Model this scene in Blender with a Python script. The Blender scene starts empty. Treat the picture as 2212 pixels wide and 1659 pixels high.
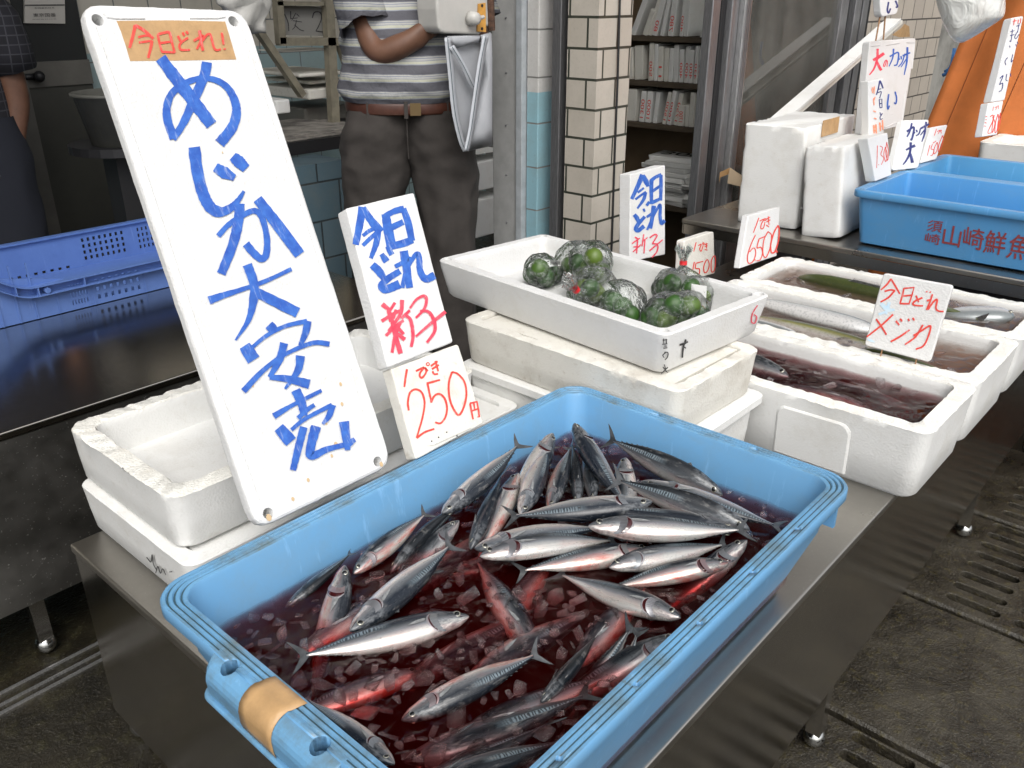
import bpy, bmesh, math, random
from mathutils import Vector, Matrix, noise
random.seed(7)
R = math.radians
SC = bpy.context.scene
COL = SC.collection
# ------------------------------------------------------------------ camera
CF, CP, CR_, CY, CH = 1847.872, R(24.411815), R(-0.042), R(41.79063), 1.5     # focal (px of a 2212 wide frame), pitch, roll, yaw, height
PW, PH = 2212.0, 1659.0
cF = Vector((math.cos(CY)*math.cos(CP), math.sin(CY)*math.cos(CP), -math.sin(CP)))
_r = Vector((math.sin(CY), -math.cos(CY), 0)); _u = _r.cross(cF)
cR = _r*math.cos(CR_) + _u*math.sin(CR_); cU = _u*math.cos(CR_) - _r*math.sin(CR_)
CAM = Vector((0, 0, CH))
cam = bpy.data.cameras.new('camera'); camo = bpy.data.objects.new('camera', cam); COL.objects.link(camo)
cam.sensor_width = 36; cam.lens = CF/PW*36; cam.clip_end = 200; cam.clip_start = .02
camo.matrix_world = Matrix(((cR.x, cU.x, -cF.x, 0), (cR.y, cU.y, -cF.y, 0), (cR.z, cU.z, -cF.z, CH), (0, 0, 0, 1)))
SC.camera = camo
# ------------------------------------------------------------------ light
SUN_EL, SUN_AZ = R(50), R(-130)          # azimuth of the sun in the ground plane, measured from +x
W = bpy.data.worlds.new('World'); SC.world = W; W.use_nodes = True
wn = W.node_tree; bg = wn.nodes['Background']
sky = wn.nodes.new('ShaderNodeTexSky'); sky.sky_type = 'NISHITA'; sky.sun_disc = False
sky.sun_elevation = SUN_EL; sky.sun_rotation = R(90) - SUN_AZ; sky.air_density = 1.0; sky.dust_density = 4.0; sky.ozone_density = 1.0
hs = wn.nodes.new('ShaderNodeHueSaturation'); hs.inputs['Saturation'].default_value = .22     # hazy, clouded over
wn.links.new(sky.outputs[0], hs.inputs['Color']); wn.links.new(hs.outputs[0], bg.inputs[0]); bg.inputs[1].default_value = .15
sl = bpy.data.lights.new('sun', 'SUN'); so = bpy.data.objects.new('sun', sl); COL.objects.link(so)
sl.energy = .85; sl.angle = R(40); sl.color = (1, .965, .91)
sd = Vector((math.cos(SUN_AZ)*math.cos(SUN_EL), math.sin(SUN_AZ)*math.cos(SUN_EL), math.sin(SUN_EL)))
so.rotation_euler = (-sd).to_track_quat('-Z', 'Y').to_euler(); so.location = sd*30
SC.view_settings.view_transform = 'Standard'; SC.view_settings.look = 'None'; SC.view_settings.gamma = 1
SC.view_settings.exposure = 0.58
SC.cycles.transparent_max_bounces = 24; SC.cycles.max_bounces = 10; SC.cycles.volume_bounces = 0
SC.cycles.caustics_reflective = False; SC.cycles.caustics_refractive = False; SC.cycles.sample_clamp_indirect = 4
# ------------------------------------------------------------------ helpers
def ray(x, y):
    return (cF*CF + cR*(x-PW/2) - cU*(y-PH/2)).normalized()
def at(x, y, z=None, u=None, v=None, n=None, p=None):
    d = ray(x, y)
    if z is not None: return CAM + d*((z-CH)/d.z)
    if u is not None: return CAM + d*(u/d.x)
    if v is not None: return CAM + d*(v/d.y)
    n = Vector(n); return CAM + d*((n.dot(Vector(p)-CAM))/n.dot(d))
def tag(o, label=None, cat=None, group=None, kind=None):
    if label: o['label'] = label
    if cat: o['category'] = cat
    if group: o['group'] = group
    if kind: o['kind'] = kind
    return o
def empty(name, loc, label, cat, group=None, rz=0):
    o = bpy.data.objects.new(name, None); COL.objects.link(o); o.location = loc; o.rotation_euler.z = rz; o.empty_display_size = .05
    return tag(o, label, cat, group)
def mesh_obj(name, verts, faces, mats, parent=None, smooth=False, loc=None, midx=None, edges=()):
    me = bpy.data.meshes.new(name); me.from_pydata([tuple(v) for v in verts], list(edges), faces)
    for m in (mats if isinstance(mats, (list, tuple)) else [mats]): me.materials.append(m)
    if midx: me.polygons.foreach_set('material_index', midx)
    if smooth: me.polygons.foreach_set('use_smooth', [True]*len(me.polygons))
    me.update()
    o = bpy.data.objects.new(name, me); COL.objects.link(o)
    if parent: o.parent = parent
    if loc is not None: o.location = loc
    return o
def recalc(o):
    bm = bmesh.new(); bm.from_mesh(o.data); bmesh.ops.recalc_face_normals(bm, faces=bm.faces); bm.to_mesh(o.data); bm.free(); return o
def bevel(o, w, seg=2, ang=35):
    m = o.modifiers.new('bevel', 'BEVEL'); m.width = w; m.segments = seg; m.limit_method = 'ANGLE'; m.angle_limit = R(ang); m.harden_normals = False
    return o
class MB:
    def __init__(s): s.v = []; s.f = []; s.mi = []
    def add(s, v, f, mi=0):
        n = len(s.v); s.v += [Vector(x) for x in v]; s.f += [tuple(i+n for i in q) for q in f]; s.mi += [mi]*len(f); return s
    def box(s, a, b, mi=0, M=None):
        x0, y0, z0 = a; x1, y1, z1 = b
        v = [Vector(p) for p in ((x0,y0,z0),(x1,y0,z0),(x1,y1,z0),(x0,y1,z0),(x0,y0,z1),(x1,y0,z1),(x1,y1,z1),(x0,y1,z1))]
        if M: v = [M @ p for p in v]
        return s.add(v, [(3,2,1,0),(4,5,6,7),(0,1,5,4),(1,2,6,5),(2,3,7,6),(3,0,4,7)], mi)
    def loft(s, rings, cap0=True, cap1=True, mi=0, close=True):
        n = len(rings[0]); v = [p for r in rings for p in r]; f = []
        for i in range(len(rings)-1):
            for k in range(n if close else n-1):
                k2 = (k+1) % n; f.append((i*n+k, i*n+k2, (i+1)*n+k2, (i+1)*n+k))
        if cap0: f.append(tuple(reversed(range(n))))
        if cap1: f.append(tuple(range((len(rings)-1)*n, len(rings)*n)))
        return s.add(v, f, mi)
    def tube(s, pts, rad, n=8, mi=0, caps=True):
        pts = [Vector(p) for p in pts]; rs = rad if isinstance(rad, (list, tuple)) else [rad]*len(pts); rings = []
        ref = None
        for i, p in enumerate(pts):
            t = (pts[min(i+1, len(pts)-1)] - pts[max(i-1, 0)]).normalized()
            if ref is None: ref = Vector((0,0,1)) if abs(t.z) < .9 else Vector((1,0,0))
            a = t.cross(ref).normalized(); b = a.cross(t).normalized(); ref = b
            rings.append([p + (a*math.cos(2*math.pi*k/n) + b*math.sin(2*math.pi*k/n))*rs[i] for k in range(n)])
        return s.loft(rings, caps, caps, mi)
    def ball(s, c, r, nu=16, nv=10, mi=0, sc=(1,1,1)):
        c = Vector(c); rings = []
        for j in range(1, nv):
            a = math.pi*j/nv; rings.append([c + Vector((r*sc[0]*math.sin(a)*math.cos(2*math.pi*k/nu), r*sc[1]*math.sin(a)*math.sin(2*math.pi*k/nu), -r*sc[2]*math.cos(a))) for k in range(nu)])
        n0 = len(s.v); s.loft(rings, False, False, mi)
        b = len(s.v); s.v += [c-Vector((0,0,r*sc[2])), c+Vector((0,0,r*sc[2]))]; m = n0+(nv-2)*nu
        for k in range(nu):
            k2 = (k+1) % nu; s.f.append((b, n0+k2, n0+k)); s.f.append((b+1, m+k, m+k2)); s.mi += [mi, mi]
        return s
    def build(s, name, mats, parent=None, smooth=False, loc=None, fix=True):
        o = mesh_obj(name, s.v, s.f, mats, parent, smooth, loc, s.mi)
        return recalc(o) if fix else o
def rrect(w, d, r, z, cx=0, cy=0, nc=5, step=.03):
    """points of a rounded rectangle, evenly subdivided, counter-clockwise"""
    pts = []; r = max(r, 1e-4)
    cs = [(w/2-r, d/2-r, 0), (-w/2+r, d/2-r, 90), (-w/2+r, -d/2+r, 180), (w/2-r, -d/2+r, 270)]
    ns = (max(1, round((w-2*r)/step)), max(1, round((d-2*r)/step)))
    for i, (x, y, a) in enumerate(cs):
        for k in range(nc+1):
            t = R(a+90*k/nc); pts.append((x+r*math.cos(t), y+r*math.sin(t)))
        x2, y2, a2 = cs[(i+1) % 4]; e = (x2+r*math.cos(R(a+90)), y2+r*math.sin(R(a+90))); b = pts[-1]; m = ns[i % 2]
        for k in range(1, m): pts.append((b[0]+(e[0]-b[0])*k/m, b[1]+(e[1]-b[1])*k/m))
    return [Vector((cx+x, cy+y, z)) for x, y in pts]
def rrect_n(w, d, r, z, nc, nw, nd, cx=0, cy=0):
    """same with a fixed number of points per side, for lofting"""
    pts = []; r = max(r, 1e-4)
    cs = [(w/2-r, d/2-r, 0), (-w/2+r, d/2-r, 90), (-w/2+r, -d/2+r, 180), (w/2-r, -d/2+r, 270)]
    for i, (x, y, a) in enumerate(cs):
        for k in range(nc+1):
            t = R(a+90*k/nc); pts.append((x+r*math.cos(t), y+r*math.sin(t)))
        x2, y2, a2 = cs[(i+1) % 4]; e = (x2+r*math.cos(R(a+90)), y2+r*math.sin(R(a+90))); b = pts[-1]; m = (nw, nd)[i % 2]
        for k in range(1, m): pts.append((b[0]+(e[0]-b[0])*k/m, b[1]+(e[1]-b[1])*k/m))
    return [Vector((cx+x, cy+y, z)) for x, y in pts]
def cut(o, cutters):
    """boolean difference, applied at once; the cutter mesh is removed again"""
    c = cutters.build('cutter', [], None, False); 
    c.matrix_world = o.matrix_world
    m = o.modifiers.new('b', 'BOOLEAN'); m.object = c; m.operation = 'DIFFERENCE'; m.solver = 'EXACT'
    dg = bpy.context.evaluated_depsgraph_get(); dg.update()
    me = bpy.data.meshes.new_from_object(o.evaluated_get(dg)); old = o.data
    o.modifiers.remove(m); o.data = me; bpy.data.objects.remove(c); 
    return o
# ------------------------------------------------------------------ materials
def nt(name):
    m = bpy.data.materials.new(name); m.use_nodes = True; t = m.node_tree; return m, t, t.nodes['Principled BSDF']
def N(t, typ, **kw):
    n = t.nodes.new('ShaderNode'+typ)
    for k, v in kw.items():
        if k in n.inputs: n.inputs[k].default_value = v
        else: setattr(n, k, v)
    return n
def ramp(t, src, stops, interp='LINEAR'):
    r = N(t, 'ValToRGB'); r.color_ramp.interpolation = interp; e = r.color_ramp.elements
    while len(e) > 1: e.remove(e[-1])
    for i, (p, c) in enumerate(stops):
        q = e[0] if i == 0 else e.new(p)
        q.position = p; q.color = (*c, 1) if len(c) == 3 else c
    t.links.new(src, r.inputs[0]); return r.outputs[0]
def mix(t, f, a, b, typ='MIX'):
    m = N(t, 'Mix', data_type='RGBA', blend_type=typ)
    for s, x in ((0, f), (6, a), (7, b)):
        if hasattr(x, 'node'): t.links.new(x, m.inputs[s])
        else: m.inputs[s].default_value = x if s == 0 else (*x[:3], 1)
    return m.outputs[2]
def noise_tex(t, scale, detail=4, rough=.55, co='Object', stretch=None, dist=0):
    c = N(t, 'TexCoord').outputs[co]
    if stretch:
        mp = N(t, 'Mapping'); mp.inputs['Scale'].default_value = stretch; t.links.new(c, mp.inputs[0]); c = mp.outputs[0]
    n = N(t, 'TexNoise', Scale=scale, Detail=detail, Roughness=rough, Distortion=dist); t.links.new(c, n.inputs['Vector']); return n.outputs['Fac']
def bump(t, b, src, strength, dist=.01, prev=None):
    n = N(t, 'Bump', Strength=strength, Distance=dist); t.links.new(src, n.inputs['Height'])
    if prev: t.links.new(prev, n.inputs['Normal'])
    t.links.new(n.outputs[0], b.inputs['Normal']); return n.outputs[0]
def simple(name, col, rough=.5, metal=0, var=0, vscale=20, bmp=0, bscale=200, spec=.5, coat=0, col2=None, stretch=None):
    m, t, b = nt(name); b.inputs['Base Color'].default_value = (*col, 1); b.inputs['Roughness'].default_value = rough; b.inputs['Metallic'].default_value = metal
    b.inputs['Specular IOR Level'].default_value = spec; b.inputs['Coat Weight'].default_value = coat
    if var or col2:
        f = noise_tex(t, vscale, 5, .6, stretch=stretch); c2 = col2 or tuple(c*(1-var) for c in col)
        t.links.new(ramp(t, f, [(.38, col), (.66, c2)]), b.inputs['Base Color'])
    if bmp: bump(t, b, noise_tex(t, bscale, 3, stretch=stretch), bmp, .002 if bscale > 20 else .03)
    return m
M = {}
def foam_mat(name, col, dirt, dirt_amt, bead=.25):
    m, t, b = nt(name); b.inputs['Roughness'].default_value = .55; b.inputs['Specular IOR Level'].default_value = .35
    f = noise_tex(t, 9, 6, .7); f2 = noise_tex(t, 60, 4, .6)
    c = mix(t, ramp(t, f, [(.50, (0,0,0)), (.80, (dirt_amt,)*3)]), col, dirt)
    c = mix(t, ramp(t, f2, [(.60, (0,0,0)), (.78, (dirt_amt*.8,)*3)]), c, dirt)
    t.links.new(c, b.inputs['Base Color'])
    v = N(t, 'TexVoronoi', Scale=230.0); t.links.new(N(t, 'TexCoord').outputs['Object'], v.inputs['Vector'])
    nb = bump(t, b, v.outputs['Distance'], bead, .0015); bump(t, b, noise_tex(t, 35, 3), .12, .004, nb)
    return m
M['foam'] = foam_mat('foam_white', (.76,.76,.74), (.50,.46,.38), .38)
M['foam_new'] = foam_mat('foam_clean', (.70,.70,.69), (.54,.51,.44), .36, .40)
M['foam_dirty'] = foam_mat('foam_dirty', (.72,.70,.64), (.34,.28,.20), .55, .35)
M['foam_torn'] = foam_mat('foam_torn_edge', (.80,.79,.74), (.58,.50,.38), .45, .8)
def brush_ink(name, a, b_, sc=60):
    m, t, b = nt(name); b.inputs['Roughness'].default_value = .6
    c = ramp(t, noise_tex(t, sc, 4, .7), [(.3, a), (.75, b_)])
    lt = tuple(min(.85, x*.45+.40) for x in b_)
    c = mix(t, ramp(t, noise_tex(t, 150, 4, .7, stretch=(1, .16, 1)), [(.57, (0,0,0)), (.70, (.55,)*3)]), c, lt)      # dry brush streaks
    c = mix(t, ramp(t, noise_tex(t, 22, 3, .6), [(.50, (0,0,0)), (.70, (.35,)*3)]), c, tuple(x*.7 for x in a))
    t.links.new(c, b.inputs['Base Color'])
    return m
M['blue_ink'] = brush_ink('blue_paint_ink', (.014,.075,.40), (.05,.18,.58))
M['red_ink'] = brush_ink('red_marker_ink', (.70,.045,.035), (.80,.10,.07))
M['crimson_ink'] = brush_ink('crimson_paint_ink', (.72,.03,.075), (.85,.12,.16))
M['navy_ink'] = brush_ink('navy_paint_ink', (.02,.025,.12), (.05,.07,.25))
M['orange_ink'] = brush_ink('orange_paint_ink', (.85,.22,.10), (.90,.45,.30))
M['pale_blue_ink'] = brush_ink('smudged_blue_ink', (.45,.68,.85), (.72,.80,.84))
M['black_ink'] = brush_ink('black_marker_ink', (.015,.015,.016), (.05,.05,.05))
M['tape'] = simple('kraft_tape', (.50,.31,.145), .42, var=.18, vscale=40, bmp=.8, bscale=45)
M['tape_back'] = simple('kraft_tape_back', (.62,.50,.34), .5, var=.12)
M['hole'] = simple('hole_dark', (.25,.25,.25), .8)
def tub_mat(name, base, grime, amt):
    m, t, b = nt(name); b.inputs['Roughness'].default_value = .33; b.inputs['Specular IOR Level'].default_value = .4
    f = noise_tex(t, 14, 6, .7); f3 = noise_tex(t, 3, 3)
    c = mix(t, ramp(t, f3, [(.35, (0,0,0)), (.7, (.5,.5,.5))]), base, tuple(x*.86 for x in base))
    c = mix(t, ramp(t, f, [(.45, (0,0,0)), (.72, (amt,)*3)]), c, grime)
    fs = noise_tex(t, 70, 3, .6, stretch=(1, .12, .6))
    c = mix(t, ramp(t, fs, [(.62, (0,0,0)), (.72, (amt*.6,)*3)]), c, grime)
    fl_ = noise_tex(t, 55, 4, .7, stretch=(1, 1, .10))
    c = mix(t, ramp(t, fl_, [(.60, (0,0,0)), (.70, (.34,)*3)]), c, tuple(min(1, x*1.25+.10) for x in base))
    t.links.new(c, b.inputs['Base Color']); bump(t, b, noise_tex(t, 120, 4), .10, .002)
    return m
M['tub'] = tub_mat('tub_blue_plastic', (.145,.345,.58), (.18,.29,.38), .34)
M['tub_rim'] = tub_mat('tub_blue_rim_worn', (.145,.335,.54), (.12,.15,.14), .95)
M['tub_groove'] = tub_mat('tub_groove_grime', (.055,.11,.14), (.03,.035,.03), .8)
M['tub_dark'] = tub_mat('tub_strong_blue', (.085,.29,.57), (.14,.28,.42), .3)
M['tub_lite'] = tub_mat('tub_pale_blue', (.10,.33,.57), (.14,.3,.42), .3)
M['crate'] = tub_mat('crate_violet_blue', (.105,.19,.47), (.06,.11,.32), .3)
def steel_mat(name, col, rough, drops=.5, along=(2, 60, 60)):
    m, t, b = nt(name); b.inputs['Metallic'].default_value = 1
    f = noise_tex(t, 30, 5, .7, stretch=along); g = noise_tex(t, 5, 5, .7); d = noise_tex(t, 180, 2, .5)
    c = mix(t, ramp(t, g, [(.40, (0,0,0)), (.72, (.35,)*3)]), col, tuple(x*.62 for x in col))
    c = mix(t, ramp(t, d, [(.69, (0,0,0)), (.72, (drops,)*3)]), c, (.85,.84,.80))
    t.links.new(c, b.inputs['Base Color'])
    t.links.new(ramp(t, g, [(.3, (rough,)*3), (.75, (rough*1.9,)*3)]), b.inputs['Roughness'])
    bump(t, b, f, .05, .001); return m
M['steel_top'] = steel_mat('stainless_top', (.52,.49,.44), .24, .15)
M['steel_skirt'] = steel_mat('stainless_skirt', (.60,.575,.53), .13, .9)
M['steel_wet'] = steel_mat('stainless_wet', (.62,.57,.50), .11, .35)
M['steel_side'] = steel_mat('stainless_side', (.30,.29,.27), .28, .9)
M['chrome'] = simple('chrome_foot', (.62,.62,.60), .16, 1, var=.3, vscale=30)
M['alu'] = simple('aluminium_sash', (.36,.36,.37), .38, .8, var=.35, vscale=12, bmp=.1, stretch=(30, 30, 2))
M['alu_light'] = simple('aluminium_bright', (.62,.62,.62), .3, .85, var=.4, vscale=14, stretch=(30, 30, 2))
M['post'] = simple('grey_painted_steel', (.43,.43,.42), .45, .05, var=.16, vscale=18, bmp=.15, bscale=60)
M['dark'] = simple('dark_rubber', (.012,.012,.013), .6)
M['black'] = simple('black_metal', (.02,.02,.022), .45, .2)
# ------------------------------------------------------------------ ground, floor, shop front
def ground_mat():
    m, t, b = nt('wet_dark_concrete')
    f = noise_tex(t, 3.0, 7, .68); g = noise_tex(t, 26, 5, .7); h = noise_tex(t, 160, 3, .6)
    c = mix(t, ramp(t, f, [(.36, (0,0,0)), (.66, (1,1,1))]), (.006,.0055,.004), (.028,.023,.014))
    c = mix(t, ramp(t, g, [(.50, (0,0,0)), (.75, (.6,)*3)]), c, (.045,.042,.020))
    c = mix(t, ramp(t, h, [(.58, (0,0,0)), (.76, (.55,)*3)]), c, (.085,.075,.055))
    t.links.new(c, b.inputs['Base Color'])
    t.links.new(ramp(t, f, [(.40, (.10,)*3), (.72, (.55,)*3)]), b.inputs['Roughness'])
    nb = bump(t, b, g, .45, .012); bump(t, b, h, .55, .004, nb); return m
M['ground'] = ground_mat()
def gslab_mat():
    m, t, b = nt('mossy_wet_concrete_cover')
    f = noise_tex(t, 7, 7, .68); g = noise_tex(t, 45, 5, .7); h = noise_tex(t, 190, 3, .6)
    c = mix(t, ramp(t, f, [(.34, (0,0,0)), (.64, (1,1,1))]), (.012,.0105,.008), (.048,.041,.028))
    c = mix(t, ramp(t, g, [(.52, (0,0,0)), (.74, (.75,)*3)]), c, (.075,.062,.020))
    c = mix(t, ramp(t, h, [(.56, (0,0,0)), (.76, (.6,)*3)]), c, (.14,.125,.10))
    t.links.new(c, b.inputs['Base Color'])
    t.links.new(ramp(t, f, [(.34, (.18,)*3), (.66, (.7,)*3)]), b.inputs['Roughness'])
    nb = bump(t, b, g, .5, .012); bump(t, b, h, .6, .004, nb); return m
M['cover'] = gslab_mat()
prof = [(-40, 0), (-.03, 0), (-.0299, -.16), (.4799, -.16), (.48, 0), (.95, 0), (1.35, .1), (8, .1), (40, .1)]
gv, gf = [], []
for i, (v, z) in enumerate(prof):
    gv += [(-40, v, z), (40, v, z)]
    if i: gf.append((2*i-2, 2*i-1, 2*i+1, 2*i))
tag(mesh_obj('ground', gv, gf, M['ground']), kind='structure')
covers = [(.49, 1.035, True, 'slotted wet concrete drain cover under the near end of the steel table'),
          (1.045, 1.59, True, 'slotted wet concrete drain cover at the bottom right beside the front table foot'),
          (1.60, 2.145, False, 'plain unslotted wet concrete drain cover between the two slotted ones'),
          (2.155, 2.70, True, 'slotted mossy concrete drain cover along the table front, seen whole at right'),
          (2.71, 3.255, True, 'slotted mossy concrete drain cover beyond the rear foot of the front table')]
for a, b, sl_, lab in covers:
    cx, cy = (a+b)/2, .225
    mb = MB(); mb.loft([rrect_n(b-a-.012, .50, .008, -.06, 2, 6, 6), rrect_n(b-a-.008, .505, .008, -.006, 2, 6, 6), rrect_n(b-a-.02, .493, .008, .001, 2, 6, 6)])
    o = mb.build('drain_cover', M['cover'], loc=(cx, cy, 0)); tag(o, lab, 'drain cover', 'concrete drain covers')
    if sl_:
        cb = MB(); k = 0
        while a+.059+.065*k < b-.03:
            x = a+.059+.065*k-cx
            for v0 in (.085, -.085):
                cb.loft([rrect_n(.030, .135, .0148, z, 5, 1, 2, x, v0) for z in (-.1, .05)])
            k += 1
        bpy.context.view_layer.update(); cut(o, cb); recalc(o); bevel(o, .004, 2)
# shutter rails in the threshold
for i, v in enumerate((1.733, 1.758, 1.795)):
    o = MB().box((-2.0, v-.002, .098), (2.35, v+.002, .106)).build('door_rail', M['alu_light'])
    tag(o, ['front metal door rail set in the wet threshold floor', 'middle metal door rail set in the wet threshold floor', 'rear metal door rail, nearest the shop interior'][i], 'rail', 'sliding door rails in the floor')
# ---- tiles
def tile_mat(name, c1, c2, mortar, bw, rh, ms, off=.5, bmp=.6, rough=.35, ax=(1,1), zoff=0, split=None):
    m, t, b = nt(name); tc = N(t, 'TexCoord').outputs['Object']
    sx = N(t, 'SeparateXYZ'); t.links.new(tc, sx.inputs[0])
    ad = N(t, 'Math', operation='ADD'); 
    mx = N(t, 'Math', operation='MULTIPLY'); mx.inputs[1].default_value = ax[0]; my = N(t, 'Math', operation='MULTIPLY'); my.inputs[1].default_value = ax[1]
    t.links.new(sx.outputs[0], mx.inputs[0]); t.links.new(sx.outputs[1], my.inputs[0]); t.links.new(mx.outputs[0], ad.inputs[0]); t.links.new(my.outputs[0], ad.inputs[1])
    cb = N(t, 'CombineXYZ'); az = N(t, 'Math', operation='ADD'); az.inputs[1].default_value = zoff; t.links.new(sx.outputs[2], az.inputs[0])
    t.links.new(ad.outputs[0], cb.inputs[0]); t.links.new(az.outputs[0], cb.inputs[1])
    br = N(t, 'TexBrick', Scale=1.0); br.offset = off; br.inputs['Mortar Size'].default_value = ms; br.inputs['Brick Width'].default_value = bw; br.inputs['Row Height'].default_value = rh
    br.inputs['Mortar Smooth'].default_value = .15; br.inputs['Bias'].default_value = 0
    for k, c in (('Color1', c1), ('Color2', c2), ('Mortar', mortar)): br.inputs[k].default_value = (*c, 1)
    t.links.new(cb.outputs[0], br.inputs['Vector'])
    col = br.outputs['Color']
    if split:
        gt = N(t, 'Math', operation='GREATER_THAN'); gt.inputs[1].default_value = split[0]; t.links.new(sx.outputs[2], gt.inputs[0])
        iv = N(t, 'Math', operation='SUBTRACT'); iv.inputs[0].default_value = 1; t.links.new(br.outputs['Fac'], iv.inputs[1])
        ml = N(t, 'Math', operation='MULTIPLY'); t.links.new(gt.outputs[0], ml.inputs[0]); t.links.new(iv.outputs[0], ml.inputs[1])
        col = mix(t, ml.outputs[0], col, split[1])
    f = noise_tex(t, 120, 4, .7); g = noise_tex(t, 5, 5, .65)
    col = mix(t, ramp(t, f, [(.55, (0,0,0)), (.75, (.28,)*3)]), col, (.22,.20,.17))
    col = mix(t, ramp(t, g, [(.50, (0,0,0)), (.75, (.30,)*3)]), col, (.20,.18,.14))
    t.links.new(col, b.inputs['Base Color']); b.inputs['Roughness'].default_value = rough
    iv2 = N(t, 'Math', operation='SUBTRACT'); iv2.inputs[0].default_value = 1; t.links.new(br.outputs['Fac'], iv2.inputs[1])
    nb = bump(t, b, iv2.outputs[0], bmp, .006); bump(t, b, f, .1, .001, nb); return m
M['tile_cream'] = tile_mat('cream_brick_tile', (.50,.46,.40), (.44,.40,.34), (.035,.04,.03), .15, .0958, .0045, ax=(1,-1))
M['tile_cream2'] = tile_mat('cream_wall_tile', (.50,.45,.38), (.43,.385,.33), (.06,.055,.05), .165, .106, .004, off=.5)
M['tile_jamb'] = tile_mat('teal_jamb_tile', (.27,.46,.52), (.24,.41,.47), (.20,.20,.19), .2, .155, .003, off=0, split=(at(1150,199,u=2.41).z, (.55,.54,.52)))
M['tile_in'] = tile_mat('teal_and_cream_wall_tile', (.30,.40,.41), (.26,.36,.37), (.15,.16,.16), .155, .155, .003, off=.5, split=(at(60,122,v=3.95).z, (.52,.49,.42)))
M['tank'] = tile_mat('blue_tank_tile', (.10,.15,.18), (.08,.13,.16), (.03,.04,.045), .2, .15, .004, off=.5)
def block(name, a, b, m, label, cat, bev=0, parent=None, group=None):
    a, b = Vector(a), Vector(b); c = Vector(((a.x+b.x)/2, (a.y+b.y)/2, a.z)) if parent is None else Vector((0,0,0))
    o = MB().box(a-c, b-c).build(name, m, parent, loc=c if parent is None else None)
    if bev: bevel(o, bev)
    if label: tag(o, label, cat, group)
    return o
o = block('tile_pillar', (2.41, 1.78, 0), (2.60, 1.905, 3.5), M['tile_cream'], 'cream brick tiled pillar with black joints beside the shop opening', 'pillar')
p0 = at(1339, 0, v=1.774); p1 = at(1322, 520, v=1.774)
o = MB().tube([(p0.x, 1.774, 2.4), p0, at(1334,180,v=1.772), at(1328,330,v=1.776), p1, (p1.x, 1.774, .2)], .0042, 6).build('black_cable', M['dark'], smooth=True); tag(o, 'thin black cable running down the front of the cream tiled pillar', 'cable')
o = block('door_jamb', (2.412, 1.935, 0), (2.60, 1.972, 3.5), M['alu'], 'narrow aluminium door jamb between the tiled pillar and the teal tiles', 'door jamb', .002)
block('jamb_channel', (2.47, 1.972, 0), (2.60, 2.028, 3.5), M['dark'], None, None, parent=o)  # black block, the dark of the gap put into its colour
pp = MB(); rnd = random.Random(3); y = 2.028; z = .2
m_peel = simple('peeling_cream_paint', (.42,.37,.24), .7, var=.4, vscale=40)
while z < 1.6:
    h = rnd.uniform(.03, .12); pp.box((2.455, 2.020, z), (2.49, 2.0275+rnd.uniform(0,.002), z+h)); z += h+rnd.uniform(.01, .05)
pp.build('peeling_paint', m_peel, o)
block('wall_end', (2.41, 2.03, 0), (2.62, 2.083, 3.5), M['tile_jamb'], 'narrow wall end of teal and white tiles beside the grey post', 'wall', .003)
o = empty('steel_post', (2.40, 2.16, 0), 'grey painted steel post between the shop entrance and the teal tiled wall end', 'post')
block('post_body', (.0, -.042, 0), (.16, .082, 3.5), M['post'], None, None, parent=o, bev=.004)
block('post_flange', (-.012, -.072, 0), (.15, -.044, 3.5), simple('pale_painted_flange', (.40,.43,.45), .4, var=.2, vscale=25), None, None, parent=o, bev=.002)
for k in range(9): MB().ball((-.001, .012, .35+.18*k), .004, 8, 6).build('rivet', M['alu'], o)
# window sashes and glass to the right of the pillar
def glass_mat(name, tint=(.92,.95,.93), ior=1.5, rough=.0, dirt=.0, bmp=0):
    m = bpy.data.materials.new(name); m.use_nodes = True; t = m.node_tree; t.nodes.clear()
    tr = N(t, 'BsdfTransparent'); tr.inputs[0].default_value = (*tint, 1); gl = N(t, 'BsdfGlossy'); gl.inputs['Roughness'].default_value = rough
    fr = N(t, 'Fresnel'); fr.inputs[0].default_value = ior; mx = N(t, 'MixShader'); out = N(t, 'OutputMaterial')
    if bmp:
        bn = N(t, 'Bump', Strength=bmp, Distance=.004); t.links.new(noise_tex(t, 55, 4, .6), bn.inputs['Height']); t.links.new(bn.outputs[0], gl.inputs['Normal']); t.links.new(bn.outputs[0], fr.inputs['Normal'])
    t.links.new(fr.outputs[0], mx.inputs[0]); t.links.new(tr.outputs[0], mx.inputs[1]); t.links.new(gl.outputs[0], mx.inputs[2]); last = mx.outputs[0]
    if dirt:
        df = N(t, 'BsdfDiffuse'); df.inputs[0].default_value = (.55,.53,.48,1); m2 = N(t, 'MixShader')
        t.links.new(ramp(t, noise_tex(t, 6, 5, .65, stretch=(1,1,.35)), [(.35, (dirt*.35,)*3), (.7, (dirt,)*3)]), m2.inputs[0]); t.links.new(last, m2.inputs[1]); t.links.new(df.outputs[0], m2.inputs[2]); last = m2.outputs[0]
    t.links.new(last, out.inputs[0]); return m
M['glass'] = glass_mat('dusty_window_glass', dirt=.16)
door = empty('sliding_door', (3.17, 1.78, 0), 'aluminium framed sliding glass door with dusty panes right of the tiled pillar', 'door')
def dblock(name, a, b, m, bev=.003): 
    return MB().box(Vector(a)-Vector((3.17,1.78,0)), Vector(b)-Vector((3.17,1.78,0))).build(name, m, door)
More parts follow.
